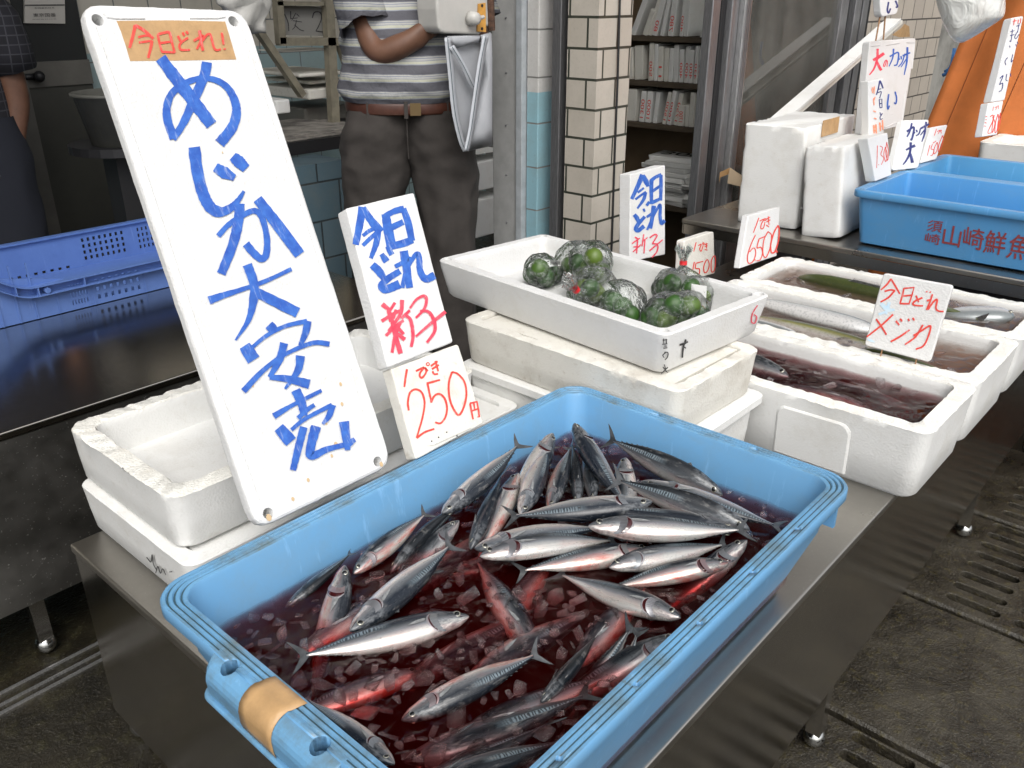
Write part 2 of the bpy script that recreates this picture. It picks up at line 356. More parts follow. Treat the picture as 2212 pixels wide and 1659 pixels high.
for nm, u0, u1, v0, v1, m in (('sash', 3.165, 3.225, 1.80, 1.84, 'alu'), ('sash', 3.228, 3.262, 1.795, 1.83, 'dark'), ('sash', 3.262, 3.315, 1.77, 1.80, 'alu'), ('sash', 3.318, 3.372, 1.745, 1.785, 'alu_light')):
    bevel(dblock(nm, (u0, v0, .12), (u1, v1, 3.5), M[m]), .004)
for k in range(3): dblock('sash_ridge', (3.328+.013*k, 1.741, .12), (3.333+.013*k, 1.747, 3.5), M['alu'])
dblock('kick_panel', (3.372, 1.765, .36), (4.26, 1.785, .56), M['alu'])
dblock('bottom_rail', (3.372, 1.757, .545), (4.26, 1.79, .575), M['alu'])
dblock('lower_panel', (3.372, 1.770, .12), (4.26, 1.785, .36), M['black'])
dblock('glass_pane', (3.372, 1.772, .575), (4.26, 1.778, 3.5), M['glass'])
for k, (u0, u1, v0, m) in enumerate(((4.26, 4.34, 1.75, 'alu'), (4.345, 4.40, 1.77, 'dark'), (4.40, 4.47, 1.74, 'alu'), (4.475, 4.52, 1.77, 'dark'), (4.52, 4.585, 1.75, 'alu'), (4.59, 4.65, 1.765, 'dark'))):
    bevel(dblock('side_stile', (u0, v0, .12), (u1, 1.80, 3.5), M[m]), .003)
# kraft tape stuck along the inside of the pane, and a loose flap
ta = [at(1660,0,v=1.79), at(1683,0,v=1.79), at(1604,395,v=1.79), at(1588,395,v=1.79)]
tape_v = [(p.x, 1.7825, p.z) for p in ta]; dz = (ta[0].z-ta[3].z)
top = [(tape_v[0][0]+.10, 1.7825, tape_v[0][2]+.5), (tape_v[1][0]+.10, 1.7825, tape_v[1][2]+.5)]
o = mesh_obj('tape_strip', [top[0], top[1], tape_v[1], tape_v[2], tape_v[3], tape_v[0]], [(0,1,2,5), (5,2,3,4)], M['tape']); o.modifiers.new('t', 'SOLIDIFY').thickness = .0006
tag(o, 'long strip of brown kraft tape slanting down the window glass', 'tape')
fa = [at(x, y, v=1.735) for x, y in ((1555,372),(1577,362),(1597,378),(1571,377),(1556,383),(1553,395))]
fl = [at(x, y, v=1.722) for x, y in ((1577,362),(1604,380),(1600,403),(1571,396),(1574,376))]
o = mesh_obj('tape_flap', fa+fl, [(0,1,2,3), (0,3,4,5), (6,7,8,9,10)], [M['tape'], M['tape_back']], midx=[0,0,1]); o.modifiers.new('t', 'SOLIDIFY').thickness = .0008
tag(o, 'loose curled flap of brown tape hanging from the door sash', 'tape')
block('tiled_wall', (4.66, 1.78, 0), (5.86, 1.90, 3.1), M['tile_cream2'], 'cream tiled wall behind the price boards at the right', 'wall')
M['conc'] = simple('stained_concrete', (.30,.295,.27), .8, var=.45, vscale=6, bmp=.4, bscale=60)
block('concrete_wall', (5.87, 2.0, 0), (9, 2.12, 3.1), M['conc'], 'grey stained concrete wall beyond the tiled wall', 'wall')
block('side_house', (9.02, -1.5, 0), (9.3, 2.12, 3.4), M['conc'], 'grey concrete building closing the street behind the orange sheet', 'building')
M['plaster'] = simple('grey_plaster', (.30,.29,.27), .8, var=.2, vscale=5)
block('upper_wall', (-5, 1.79, 3.505), (9, 1.99, 6), M['plaster'], 'plain plastered wall above the shop opening', 'wall')  # unseen wall for grey reflections, set high to let more sky in
block('shop_eave', (-5, 1.55, 3.52), (9, 1.785, 3.57), M['plaster'], 'narrow eave above the shop opening', 'eave')  # unseen eave, kept narrow so more light gets into the shop
M['inwall'] = simple('dim_interior_wall', (.30,.29,.27), .8, var=.3, vscale=4)
block('back_wall', (-2.5, 3.95, .0), (4.25, 4.05, 3.5), M['tile_in'], 'inner shop wall of teal tiles below and cream tiles above', 'wall')
block('inner_side_wall', (4.15, 1.92, 0), (4.25, 3.94, 3.5), M['inwall'], 'dim inner wall behind the shelves of foam boards', 'wall')
block('left_wall', (-2.5, 1.92, 0), (-2.4, 3.94, 3.5), M['inwall'], 'dim left wall of the shop interior', 'wall')
block('shop_ceiling', (-2.5, 1.995, 3.505), (4.25, 4.05, 3.52), M['inwall'], None, None); bpy.data.objects['shop_ceiling']['kind'] = 'structure'  # unseen ceiling, raised with the opening to admit more sky light
# ------------------------------------------------------------------ stainless tables
def ball_foot(mb, x, y, z): mb.ball((x, y, z+.024), .024, 18, 12)
def steel_table(name, label, u0, u1, v0, v1, zt, zf0, zf1, skirt, top_m, skirt_m, feet, side=True):
    t = empty(name, (u0, v0, zf0), label, 'table')
    def loc(mb): mb.v = [p-Vector((u0, v0, zf0)) for p in mb.v]; return mb
    o = loc(MB().box((u0, v0, zt-.018), (u1, v1, zt))).build('table_top', M[top_m], t); bevel(o, .004, 3)
    s = loc(MB().box((u0+.006, v0+.0025, zt-skirt), (u1-.006, v0+.006, zt-.0195)).box((u0+.0025, v0+.009, zt-skirt), (u0+.006, v1-.01, zt-.0195)).box((u1-.006, v0+.009, zt-skirt), (u1-.0025, v1-.01, zt-.0195)).box((u0+.006, v1-.006, zt-skirt), (u1-.006, v1-.0025, zt-.0195)))
    s.build('skirt', M[skirt_m], t)
    for (x, y, zz) in feet:
        l = loc(MB().box((x-.016, y-.016, zz+.04), (x+.016, y+.016, zt-skirt+.03))).build('leg', M['steel_skirt'], t)
        f = MB(); ball_foot(f, x, y, zz); loc(f).build('ball_foot', M['chrome'], l, smooth=True)
    return t
ZT = .58
steel_table('steel_table', 'near stainless steel table carrying the blue fish tub and foam boxes', .436, 3.0, .410, 1.485, ZT, 0, .1, .40, 'steel_top', 'steel_skirt',
            [(1.475, .432, 0), (2.545, .432, 0), (.50, .432, 0), (.475, 1.455, .1), (1.5, 1.455, .1), (2.96, 1.455, .1)])
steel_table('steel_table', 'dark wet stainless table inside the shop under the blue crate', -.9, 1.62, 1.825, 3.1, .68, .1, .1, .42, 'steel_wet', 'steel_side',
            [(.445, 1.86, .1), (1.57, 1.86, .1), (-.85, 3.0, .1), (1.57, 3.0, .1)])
steel_table('steel_counter', 'stainless counter at the back right under the lettered blue tub', 2.755, 3.9, -.6, 1.62, .75, 0, 0, .055, 'steel_top', 'steel_skirt',
            [(2.80, -.5, 0), (2.80, 1.56, 0), (3.85, -.5, 0), (3.85, 1.56, 0)])
# ------------------------------------------------------------------ foam boxes and tubs
def jit(p, s, a): return Vector((noise.noise(p*s), noise.noise(p*s+Vector((7,3,1))), noise.noise(p*s+Vector((1,9,5)))))*a
def foam_box(name, label, cx, cy, z0, w, d, h, wall=.028, taper=.008, rz=0, mats=('foam','foam_torn'), torn=.0025, rim_dip=None, group=None, cat='foam box', panels=None, rc=.025):
    """open foam box; origin at the middle of its base"""
    o = empty(name, (cx, cy, z0), label, cat, group, rz)
    nw, nd = max(6, round(w/.012)), max(6, round(d/.012)); nc = 5
    R_ = lambda ww, dd, r, z: rrect_n(ww, dd, r, z, nc, nw, nd)
    T = taper; rg = [R_(w-2*T-.012, d-2*T-.012, rc, 0), R_(w-2*T, d-2*T, rc, .008), R_(w-T, d-T, rc, h*.5), R_(w-.003, d-.003, rc, h-.016), R_(w, d, rc, h-.003), R_(w-.005, d-.005, rc, h),
          R_(w-2*wall+.004, d-2*wall+.004, rc*.9, h), R_(w-2*wall, d-2*wall, rc*.9, h-.004), R_(w-2*wall-.001, d-2*wall-.001, rc*.9, h-.018), R_(w-2*wall-.004, d-2*wall-.004, rc*.9, h*.5), R_(w-2*wall-.008, d-2*wall-.008, rc*.9, wall)]
    for i in (4, 5, 6, 7):
        for k, p in enumerate(rg[i]):
            n = noise.noise(Vector((p.x*60+cx*9, p.y*60, i*.7)))*torn*(1 if i in (5, 6) else .5) + noise.noise(Vector((p.x*14+cx*5, p.y*14, 2)))*torn*.7
            q = Vector((p.x, p.y, 0)).normalized(); p += Vector((0, 0, -abs(n)*1.2)) + q*n*(.6 if i < 6 else -.6)
            if rim_dip: p.z += rim_dip(p)
    n = len(rg[0]); mb = MB()
    mb.loft(rg[:5], True, False, 0)
    mb.loft(rg[4:8], False, False, 1); mb.loft(rg[7:], False, True, 0)
    b = mb.build('box_body', [M[m] for m in mats], o, smooth=True); merge(b)
    if panels:
        for pm in panels: pm.build('moulded_panel', M[mats[0]], o)
    return o
def merge(o, d=.0002):
    bm = bmesh.new(); bm.from_mesh(o.data); bmesh.ops.remove_doubles(bm, verts=bm.verts, dist=d); bmesh.ops.recalc_face_normals(bm, faces=bm.faces)
    for e in bm.edges:
        if len(e.link_faces) == 2 and e.calc_face_angle(0) > R(40): e.smooth = False
    bm.to_mesh(o.data); bm.free()
def side_panel(x, y0, y1, z0, z1, out=-1, th=.0028, fl=0):
    """a raised moulded plate with rounded top corners on the -x face of a box"""
    r = .022; path = [(y0, z0), (y0, z1-r)] + [(y0+r-r*math.cos(R(a)), z1-r+r*math.sin(R(a))) for a in (22, 45, 68, 90)] + [(y1-r+r*math.sin(R(a)), z1-r+r*math.cos(R(a))) for a in (22, 45, 68)] + [(y1, z1-r), (y1, z0)]
    mb = MB(); f = lambda k, ins: [Vector((x+(.012*(1-b/.16))-k, a+(ins if a < (y0+y1)/2 else -ins), b-(ins if b > z0+.01 else 0))) for a, b in path]
    mb.loft([f(-.004, 0), f(th*.3, 0), f(th, .004)]); return mb
# --- the near blue tub: rim u .358-1.262, v .38-.963, z .785
TX, TY, TW, TD, TZ = .812, .6735, .908, .588, .785
def tub(name, label, cx, cy, z0, w, d, h, rz=0, m='tub', rimm='tub_rim', fl=.045, rc=.05, group=None, lip=.022, notch=True):
    o = empty(name, (cx, cy, z0), label, 'tub', group, rz); nw, nd = 24, 18
    Q = lambda i, z, r: rrect_n(w-2*i, d-2*i, max(r, .01), z, 8, nw, nd)
    H = h
    mb = MB()
    mb.loft([Q(fl+lip+.01, 0, rc*.7), Q(fl+lip, .006, rc*.7), Q(lip+.006, H*.6+.0, rc*.8), Q(lip, H-.024, rc*.85), Q(.002, H-.022, rc)], True, False, 0)
    mb.loft([Q(.002, H-.022, rc), Q(0, H-.018, rc), Q(0, H-.003, rc), Q(.002, H, rc)], False, False, 0)
    prof = [(.002, 0), (.0055, 0), (.0065, -.0022), (.0085, -.0022), (.0095, 0), (.0130, 0), (.0140, -.0022), (.0160, -.0022), (.0170, 0), (.0205, 0), (.0215, -.0022), (.0235, -.0022), (.0245, -.0004), (.029, -.0015)]
    rings = [Q(i, H+z, rc-i*.5) for i, z in prof]
    for k in range(len(rings)-1): mb.loft([rings[k], rings[k+1]], False, False, 2 if abs(prof[k][1]+.0022) < 1e-6 and abs(prof[k+1][1]+.0022) < 1e-6 else 1)
    mb.loft([Q(.029, H-.0015, rc-.014), Q(.031, H-.006, rc-.015), Q(lip+.012+.006, H*.6, rc*.7), Q(fl+lip+.006, .012, rc*.6)], False, True, 0)
    b = mb.build('tub_shell', [M[m], M[rimm], M['tub_groove']], o, smooth=True); merge(b, .0003)
    return o, b
near, nshell = tub('fish_tub', 'large light blue plastic tub full of small tuna in red ice water', TX, TY, ZT, TW, TD, TZ-ZT)
bpy.context.view_layer.update()
# pin holes along the long rims
cb = MB()
for x in (-.30, -.16, -.02, .12, .26): cb.tube([(x, -TD/2+.013, TZ-ZT-.016), (x, -TD/2+.013, TZ-ZT+.02)], .0042, 10)
for y in (-.12, .08): cb.tube([(TW/2-.013, y, TZ-ZT-.016), (TW/2-.013, y, TZ-ZT+.02)], .0042, 10)
# grip at the near-left end with two drain holes and a wrap of tape
HX = -TW/2-.004
grip = MB()
GZ = TZ-ZT
def gsec(y, k):
    x0, x1, zt_, zb = -TW/2+.012, -TW/2-.019*k-.001, GZ-.0015, GZ-.052
    pts = [Vector((x0, y, zt_))]
    for a in range(0, 91, 15): pts.append(Vector((x1+.024*k-.024*k*math.sin(R(a)), y, zt_-.024+.024*math.cos(R(a)))))
    return pts + [Vector((x1+.002, y, zb+.006)), Vector((x1+.008*k, y, zb)), Vector((x0, y, zb))]
ys = [-.118, -.115, -.108, -.06, 0, .06, .116, .123, .126]; ks = [.25, .75, 1, 1, 1, 1, 1, .75, .25]
grip.loft([gsec(y, k) for y, k in zip(ys, ks)])
g = grip.build('grip', M['tub_rim'], near); bevel(g, .003, 2); bpy.context.view_layer.update()
cg = MB(); GX = -TW/2+.001
for y in (-.0815, .0915): cg.tube([(GX, y, GZ-.045), (GX, y, GZ+.03)], .0115, 18)
cut(g, cg); merge(g)
cut(nshell, cg)
for y in (-.0815, .0915): MB().tube([(GX, y, GZ-.0440), (GX, y, GZ-.0430)], .0112, 18).build('hole_floor', M['tub_dark'], near)
sk = MB(); sk.loft([rrect_n(.062, .27, .02, z, 5, 2, 2, -TW/2+.009, .004) for z in (GZ-.060, GZ-.0525)]); bevel(sk.build('grip_ledge', M['tub_rim'], near), .003, 2)
cut(nshell, cb); recalc(nshell)
for k in range(len(nshell.data.polygons)): nshell.data.polygons[k].use_smooth = True
tp = MB(); rings = []
for y in (-.020, -.008, .004, .018, .032, .044):
    e = .0009; x1 = -TW/2-.020; w = .003*math.sin(y*160)
    r = [Vector((x1-e+.003, y+w, GZ-.0518)), Vector((x1-e+.001, y+w, GZ-.042)), Vector((x1-e, y+w*.5, GZ-.0255))]
    for a_ in range(80, -1, -16): r.append(Vector((x1+.024-(.024+e)*math.sin(R(a_)), y, GZ-.0236+(.024+e)*math.cos(R(a_)))))
    r += [Vector((-TW/2+.008, y-.002, GZ+.0012)), Vector((-TW/2+.017, y-.004, GZ+.0014)), Vector((-TW/2+.0255, y-.006-w, GZ+.0014))]
    rings.append(r)
tp.loft(rings, False, False, close=False); o = tp.build('tape_wrap', M['tape'], near, smooth=True); o.modifiers.new('t', 'SOLIDIFY').thickness = .0005
# foot ribs under the rim outside
for x in (-.38, .39): MB().box((x-.004, -TD/2+.004, TZ-ZT-.06), (x+.004, -TD/2+.03, TZ-ZT-.02)).build('rim_rib', M['tub'], near)
MB().box((TW/2-.03, -TD/2+.05, TZ-ZT-.062), (TW/2-.002, -TD/2+.056, TZ-ZT-.02)).build('rim_rib', M['tub'], near)
# --- far tubs
tub2, t2b = tub('fish_tub', 'blue plastic tub with red lettering on the back counter', 3.03, .575, .752, .462, .91, .178, m='tub_dark', rimm='tub', fl=.02, rc=.03, lip=.014)
tub3, t3b = tub('fish_tub', 'plain blue plastic tub behind the lettered one on the back counter', 3.49, .575, .752, .452, .91, .178, m='tub_lite', rimm='tub', fl=.02, rc=.03, lip=.014)
# --- left foam boxes on the near table
def pan(x, *spans): return [side_panel(x, a, b, c, d) for a, b, c, d in spans]
low = foam_box('foam_box', 'low white foam box at the left end of the table, marked with a black scrawl', .885, 1.32, ZT, .80, .40, .098, wall=.03, mats=('foam','foam'), torn=.0012, rim_dip=None)
b = MB().box((-.365, -.165, .02), (.365, .165, .092)).build('inner_fill', M['foam'], low)
upl = foam_box('foam_box', 'empty open white foam box with ragged rim behind the big sign', .838, 1.345, ZT+.0995, .69, .385, .108, wall=.034, taper=.006, mats=('foam','foam_torn'), torn=.006,
     rim_dip=lambda p: -.004*abs(noise.noise(Vector((p.x*9, p.y*9, 4)))), rc=.03)
# --- middle stack
cyb = foam_box('foam_box', 'bottom foam box of the stack under the citrus box', 1.432, 1.0, ZT, .30, .58, .148, mats=('foam','foam'), torn=.001)
MB().box((-.125, -.255, .03), (.125, .255, .13)).build('inner_fill', M['foam'], cyb)
MB().loft([rrect_n(.314, .60, .02, .128, 4, 4, 6), rrect_n(.32, .606, .02, .131, 4, 4, 6), rrect_n(.32, .606, .02, .147, 4, 4, 6), rrect_n(.312, .598, .02, .150, 4, 4, 6)]).build('lid_lip', M['foam'], cyb)
mid = foam_box('foam_box', 'grubby cream foam box in the middle of the citrus stack', 1.430, 1.008, ZT+.151, .306, .585, .104, mats=('foam_dirty','foam_dirty'), torn=.004, rz=R(-1.5))
MB().box((-.12, -.255, .03), (.12, .255, .098)).build('inner_fill', M['foam_dirty'], mid)
CZ = ZT+.151+.1045; CRZ = R(-5.6); CCX, CCY = 1.510, 1.102; CH_ = .925-CZ
cit = foam_box('foam_box', 'white foam box holding bags of green citrus on top of the stack', CCX, CCY, CZ, .36, .69, CH_, wall=.026, taper=.014, rz=CRZ, mats=('foam_new','foam_new'), torn=.0008, rc=.02)
bpy.context.view_layer.update()
dm = MB()
for sx in (-1, 1):
    for sy in (-1, 1): dm.loft([[Vector((sx*(.18-.019)+.0105*math.cos(a*.3927), sy*(.345-.019)+.0105*math.sin(a*.3927), z)) for a in range(16)] for z in (CH_-.010, CH_+.004)])
cut(cit.children[0], dm); merge(cit.children[0])
# --- three fish boxes along the table end
fb = []
for (u0, u1, lab, mm) in ((1.602, 1.915, 'white foam box of blood red ice water with fish, nearest the blue tub', ('foam','foam_torn')),
                          (1.918, 2.262, 'white foam box with long silver fish, middle of the three on the table end', ('foam','foam_torn')),
                          (2.265, 2.578, 'white foam box with a yellow green fish, farthest on the table end', ('foam','foam_torn'))):
    x = (u0+u1)/2; w = u1-u0; pn = None
    if u0 < 1.7: pn = pan(-w/2, (-.235, -.075, .012, .128), (.075, .255, .012, .128))
    fb.append(foam_box('foam_box', lab, x, .748, ZT, w, .765, .16, wall=.036, taper=.012, mats=mm, torn=.005, rc=.03, panels=pn))
# --- far foam boxes on the counter
def upright_box(name, label, M4, w, d, h, m='foam'):
    o = empty(name, (0,0,0), label, 'foam box'); o.matrix_world = M4
    mb = MB(); R2 = lambda a, z: rrect_n(w-a, d-a, .012, z, 4, 26, 14); rr = [R2(.008, 0), R2(.002, .004)]
    for k in range(1, 14): rr.append(R2(.001, h*k/14))
    rr += [R2(.001, h-.004), R2(.008, h)]
    for r in rr:
        for p in r:
            e = max(0, 1-min(abs(abs(p.x)-w/2)+abs(abs(p.y)-d/2), abs(p.z-h))/.02)      # chipped along the edges
            n = noise.noise(p*38+Vector((d*50, 0, 0))); n2 = noise.noise(p*9+Vector((0, w*20, 0)))
            q = Vector((p.x/w, p.y/d, (p.z-h/2)/h)).normalized(); p -= q*(e*max(0, n)*.016+abs(n2)*.0025)
    mb.loft(rr)
    b = mb.build('box_body', M[m], o, smooth=True); merge(b); return o
def basis(px, ex, ey, ez):
    return Matrix(((ex[0], ey[0], ez[0], px[0]), (ex[1], ey[1], ez[1], px[1]), (ex[2], ey[2], ez[2], px[2]), (0,0,0,1)))
def lean(p, w_dir, tilt_v):
    ez = Vector((0, tilt_v, 1)).normalized(); ex = Vector(w_dir); ex = (ex-ez*ex.dot(ez)).normalized(); return basis(p, ex, ez.cross(ex), ez)
ub1 = upright_box('foam_box', 'tall white foam box standing on end with torn corner and brown tape', lean((3.08, 1.345, .752), (1, .04, 0), .02), .46, .225, .345)
MB().box((-.10, -.1165, .30), (.05, -.1135, .3545)).build('tape_band', M['tape'], ub1)
p = MB(); p.tube([(-.15, -.1135, .10), (-.08, -.1135, .10), (-.06, -.1135, .13), (-.055, -.1135, .20)], .004, 6); p.tube([(-.20, -.114, .07), (-.10, -.114, .07)], .003, 6); p.build('moulded_rib', M['foam'], ub1)
ub2 = upright_box('foam_box', 'shorter white foam box leaning beside the lettered blue tub', lean((3.02, 1.125, .752), (1, .02, 0), .10), .40, .135, .30)
fbr = foam_box('foam_box', 'white foam box of fish on the far end of the counter under the long sign', 4.27, .70, .80, .32, .62, .135, wall=.035, mats=('foam','foam_torn'), torn=.003)
o = block('side_table', (4.05, .2, 0), (4.40, 1.05, .798), M['black'], 'dark stand holding the far foam box behind the tubs', 'stand')
# ------------------------------------------------------------------ foam price boards with brushed lettering
def Zm(ox, oy, s): return lambda X, Y: (ox/1.8228+s*X, oy/1.8228+s*Y)
def plane_dir(a, t):
    """normal of an upright board whose bottom edge runs along direction a (deg), tipped back by t (deg)"""
    a, t = R(a), R(t); return Vector((math.sin(a)*math.cos(t), -math.cos(a)*math.cos(t), math.sin(t)))
def catmull(pts, n=7):
    if len(pts) < 3:
        (x0, y0), (x1, y1) = pts[0], pts[-1]; return [(x0+(x1-x0)*k/4, y0+(y1-y0)*k/4) for k in range(5)]
    P = [(2*pts[0][0]-pts[1][0], 2*pts[0][1]-pts[1][1])]+list(pts)+[(2*pts[-1][0]-pts[-2][0], 2*pts[-1][1]-pts[-2][1])]; out = []
    for i in range(1, len(P)-2):
        for k in range(n):
            t = k/n; out.append(tuple(.5*((2*P[i][d])+(-P[i-1][d]+P[i+1][d])*t+(2*P[i-1][d]-5*P[i][d]+4*P[i+1][d]-P[i+2][d])*t*t+(-P[i-1][d]+3*P[i][d]-3*P[i+1][d]+P[i+2][d])*t**3) for d in (0, 1)))
    out.append(pts[-1]); return out
def ribbon(pts, w, lin=False):
    """left and right edge of a brush stroke; w is one width or (start, middle, end)"""
    c = list(pts) if lin and len(pts) > 2 else catmull(pts); L = []; Rr = []
    if not isinstance(w, tuple): w = (w, w, w*.85)
    if len(w) == 2: w = (w[0], (w[0]+w[1])/2, w[1])
    for i, p in enumerate(c):
        a, b = c[max(i-1, 0)], c[min(i+1, len(c)-1)]; dx, dy = b[0]-a[0], b[1]-a[1]; l = math.hypot(dx, dy) or 1; t = i/(len(c)-1)
        ww = (w[0]+(w[1]-w[0])*2*t) if t < .5 else (w[1]+(w[2]-w[1])*(2*t-1)); ww *= .5*(1+.05*math.sin(i*2.3+p[0]))
        L.append((p[0]-dy/l*ww, p[1]+dx/l*ww)); Rr.append((p[0]+dy/l*ww, p[1]-dx/l*ww))
    return L, Rr
class Board:
    """a flat foam board: px = corners of the front face (TL, TR, BR, BL) in the photograph, n = its plane, p = a point of it"""
    def __init__(s, label, px, n, p, th, m='foam', group='foam price boards', cat='price board', rc=.006, tf=None, name='price_board', bev=.003, wob=.0008):
        s.n = Vector(n).normalized(); s.p = Vector(p); s.tf = tf or (lambda x, y: (x, y))
        q = [at(*s.tf(*c), n=s.n, p=s.p) for c in px]; TL, TR, BR, BL = q
        ex = ((BR-BL)+(TR-TL)).normalized(); ez = s.n; ey = ez.cross(ex).normalized(); ex = ey.cross(ez)
        s.o0 = BL; s.M = basis(BL, ex, ey, ez); s.Mi = s.M.inverted()
        s.root = empty(name, (0,0,0), label, cat, group); s.root.matrix_world = s.M
        loc = [s.Mi @ x for x in (BL, BR, TR, TL)]; s.loc = loc
        out = []
        for i in range(4):
            a, b, c = loc[i-1], loc[i], loc[(i+1) % 4]; d1 = (a-b).normalized(); d2 = (c-b).normalized()
            p1, p2 = b+d1*rc, b+d2*rc
            for k in range(5):
                t = k/4; out.append((p1*(1-t)+b*t)*(1-t)+(b*(1-t)+p2*t)*t)
            m_ = max(2, int((c-b).length/.02)); e = c+(b-c).normalized()*rc
            for k in range(1, m_):
                pt = p2+(e-p2)*k/m_; pt = pt+Vector((noise.noise(pt*50+Vector((px[0][0], 0, 0))), noise.noise(pt*50+Vector((0, 5, px[0][1]))), 0))*wob; out.append(pt)
        cen = sum((x for x in out), Vector())/len(out); ins = lambda k: [x+(cen-x).normalized()*k for x in out]
        Zs = lambda pts, z: [Vector((x.x, x.y, z)) for x in pts]
        mb = MB(); mb.loft([Zs(ins(bev), -th), Zs(out, -th+bev), Zs(out, -bev), Zs(ins(bev*.35), -bev*.3), Zs(ins(bev), 0)])
        s.body = mb.build('board', M[m], s.root); s.th = th; s.k = 0; s.size = (loc[1]-loc[0]).length
    def l(s, x, y, z=0):
        q = s.Mi @ at(*s.tf(x, y), n=s.n, p=s.p); return Vector((q.x, q.y, z))
    def write(s, strokes, w, ink, name='lettering', z0=.0004, dz=.00006):
        mb = MB()
        for st in strokes:
            ww = w; lin = False
            if isinstance(st, tuple) and isinstance(st[0], list): ww = st[1]; lin = len(st) > 2; st = st[0]
            L, Rr = ribbon(st, ww, lin); z = z0+dz*s.k; s.k += 1
            mb.loft([[s.l(*a, z), s.l(*b, z)] for a, b in zip(L, Rr)], False, False, close=False)
        return mb.build(name, M[ink], s.root, fix=False)
    def circle(s, x, y, r): return [(x+r*math.cos(a*.7), y+r*math.sin(a*.7)) for a in range(10)]
C_ = lambda x, y, r: [(x+r*math.cos(a*.7), y+r*math.sin(a*.7)) for a in range(10)]
# --- the big sign
z1 = Zm(0, 0, .33338)
nB = plane_dir(2, 26.6); pB = at(555, 1148, z=.789)
B1 = Board('tall white foam sign with big blue brush lettering leaning on the fish tub rim', [(172,6),(528,20),(849,1004),(556,1147)], nB, pB, .024, 'foam_new', 'foam price boards', 'sign', rc=.03, name='foam_sign', bev=.006, wob=.001)
bpy.context.view_layer.update()
cb = MB()
for x, y in ((211,43),(504,46),(816,997),(579,1109)):
    c = B1.l(x, y); cb.loft([[Vector((c.x+.0085*math.cos(a*.3927), c.y+.0085*math.sin(a*.3927), z)) for a in range(16)] for z in (-.04, .01)])
cut(B1.body, cb)
# shallow moulded ridge along the inside of the border
rg = MB()
def strip(pts, w): 
    L, Rr = ribbon(pts, w, True); a = [B1.l(*p, .0002) for p in L]; b = [B1.l(*p, .0002) for p in Rr]; m_ = [(p+q)/2+Vector((0,0,.0016)) for p, q in zip(a, b)]
    rg.loft([[p, q, r] for p, q, r in zip(a, m_, b)], False, False, close=False)
strip([(222,30),(232,38),(250,41),(312,41)], 4); strip([(410,40),(470,40),(486,37)], 4); strip([(205,58),(300,330),(420,690),(560,1085)], 4); strip([(520,62),(620,360),(735,720),(805,975)], 4)
rg.build('moulded_ridge', M['foam_new'], B1.root, fix=False)
cs = MB(); cs.loft([[B1.l(*z1(740,398), .0009), B1.l(*z1(1600,388), .0009)], [B1.l(*z1(740,402), .0012), B1.l(*z1(1600,392), .0012)]], False, False, close=False); 
tq = [B1.l(*z1(x, y), .0004) for x, y in ((755,136),(1100,132),(1458,140),(1478,205),(1500,280),(1531,386),(1150,393),(843,396),(815,300),(783,205))]
tpo = mesh_obj('kraft_tape', tq, [tuple(range(10))], M['tape'], B1.root); s_ = tpo.modifiers.new('t', 'SOLIDIFY'); s_.thickness = .0003; s_.offset = 1
B1.tf = z1
B1.write([([(875,165),(862,225),(838,312)], 22), ([(872,165),(925,195),(992,252)], 20), [(893,243),(945,232),(985,240)], [(898,278),(985,266)], ([(983,266),(975,310),(958,378)], 20),
    [(1020,225),(1030,275),(1047,338)], ([(1020,225),(1060,215),(1095,214),(1110,270),(1130,345)], 17), [(1035,282),(1108,272)], [(1045,338),(1130,343)],
    [(1150,235),(1165,265),(1180,278)], [(1215,248),(1175,275),(1160,300),(1172,325),(1228,326)], [(1180,213),(1192,235)], [(1203,205),(1216,224)],
    ([(1290,200),(1300,270),(1312,332)], 20), [(1252,268),(1312,235),(1290,285),(1272,322)], [(1308,268),(1335,232),(1358,226),(1372,270),(1385,315),(1402,328),(1428,322)], [(1434,215),(1440,255),(1446,292)], [(1451,316),(1453,326)]], 15, 'red_ink', 'red_lettering', z0=.0010)
B1.write([([(1038,378),(1110,475),(1230,630),(1368,812)], (70,84,76)), ([(1338,405),(1322,490),(1262,630),(1190,790),(1120,905)], (66,62,40)),
    ([(1125,900),(1085,790),(1078,700),(1110,610),(1190,545),(1290,512),(1390,520),(1470,570),(1520,660),(1528,740),(1500,830),(1420,932)], (58,36,72)),
    ([(1255,955),(1275,1110),(1310,1250),(1360,1345),(1425,1375),(1490,1350),(1540,1300),(1578,1240)], (78,74,20)), ([(1392,1085),(1450,1120),(1518,1155)], (58,78,44)), ([(1505,1015),(1545,1050),(1592,1095)], (62,80,60))], 60, 'blue_ink')
z4 = Zm(0, 800, .33338); B1.tf = z4
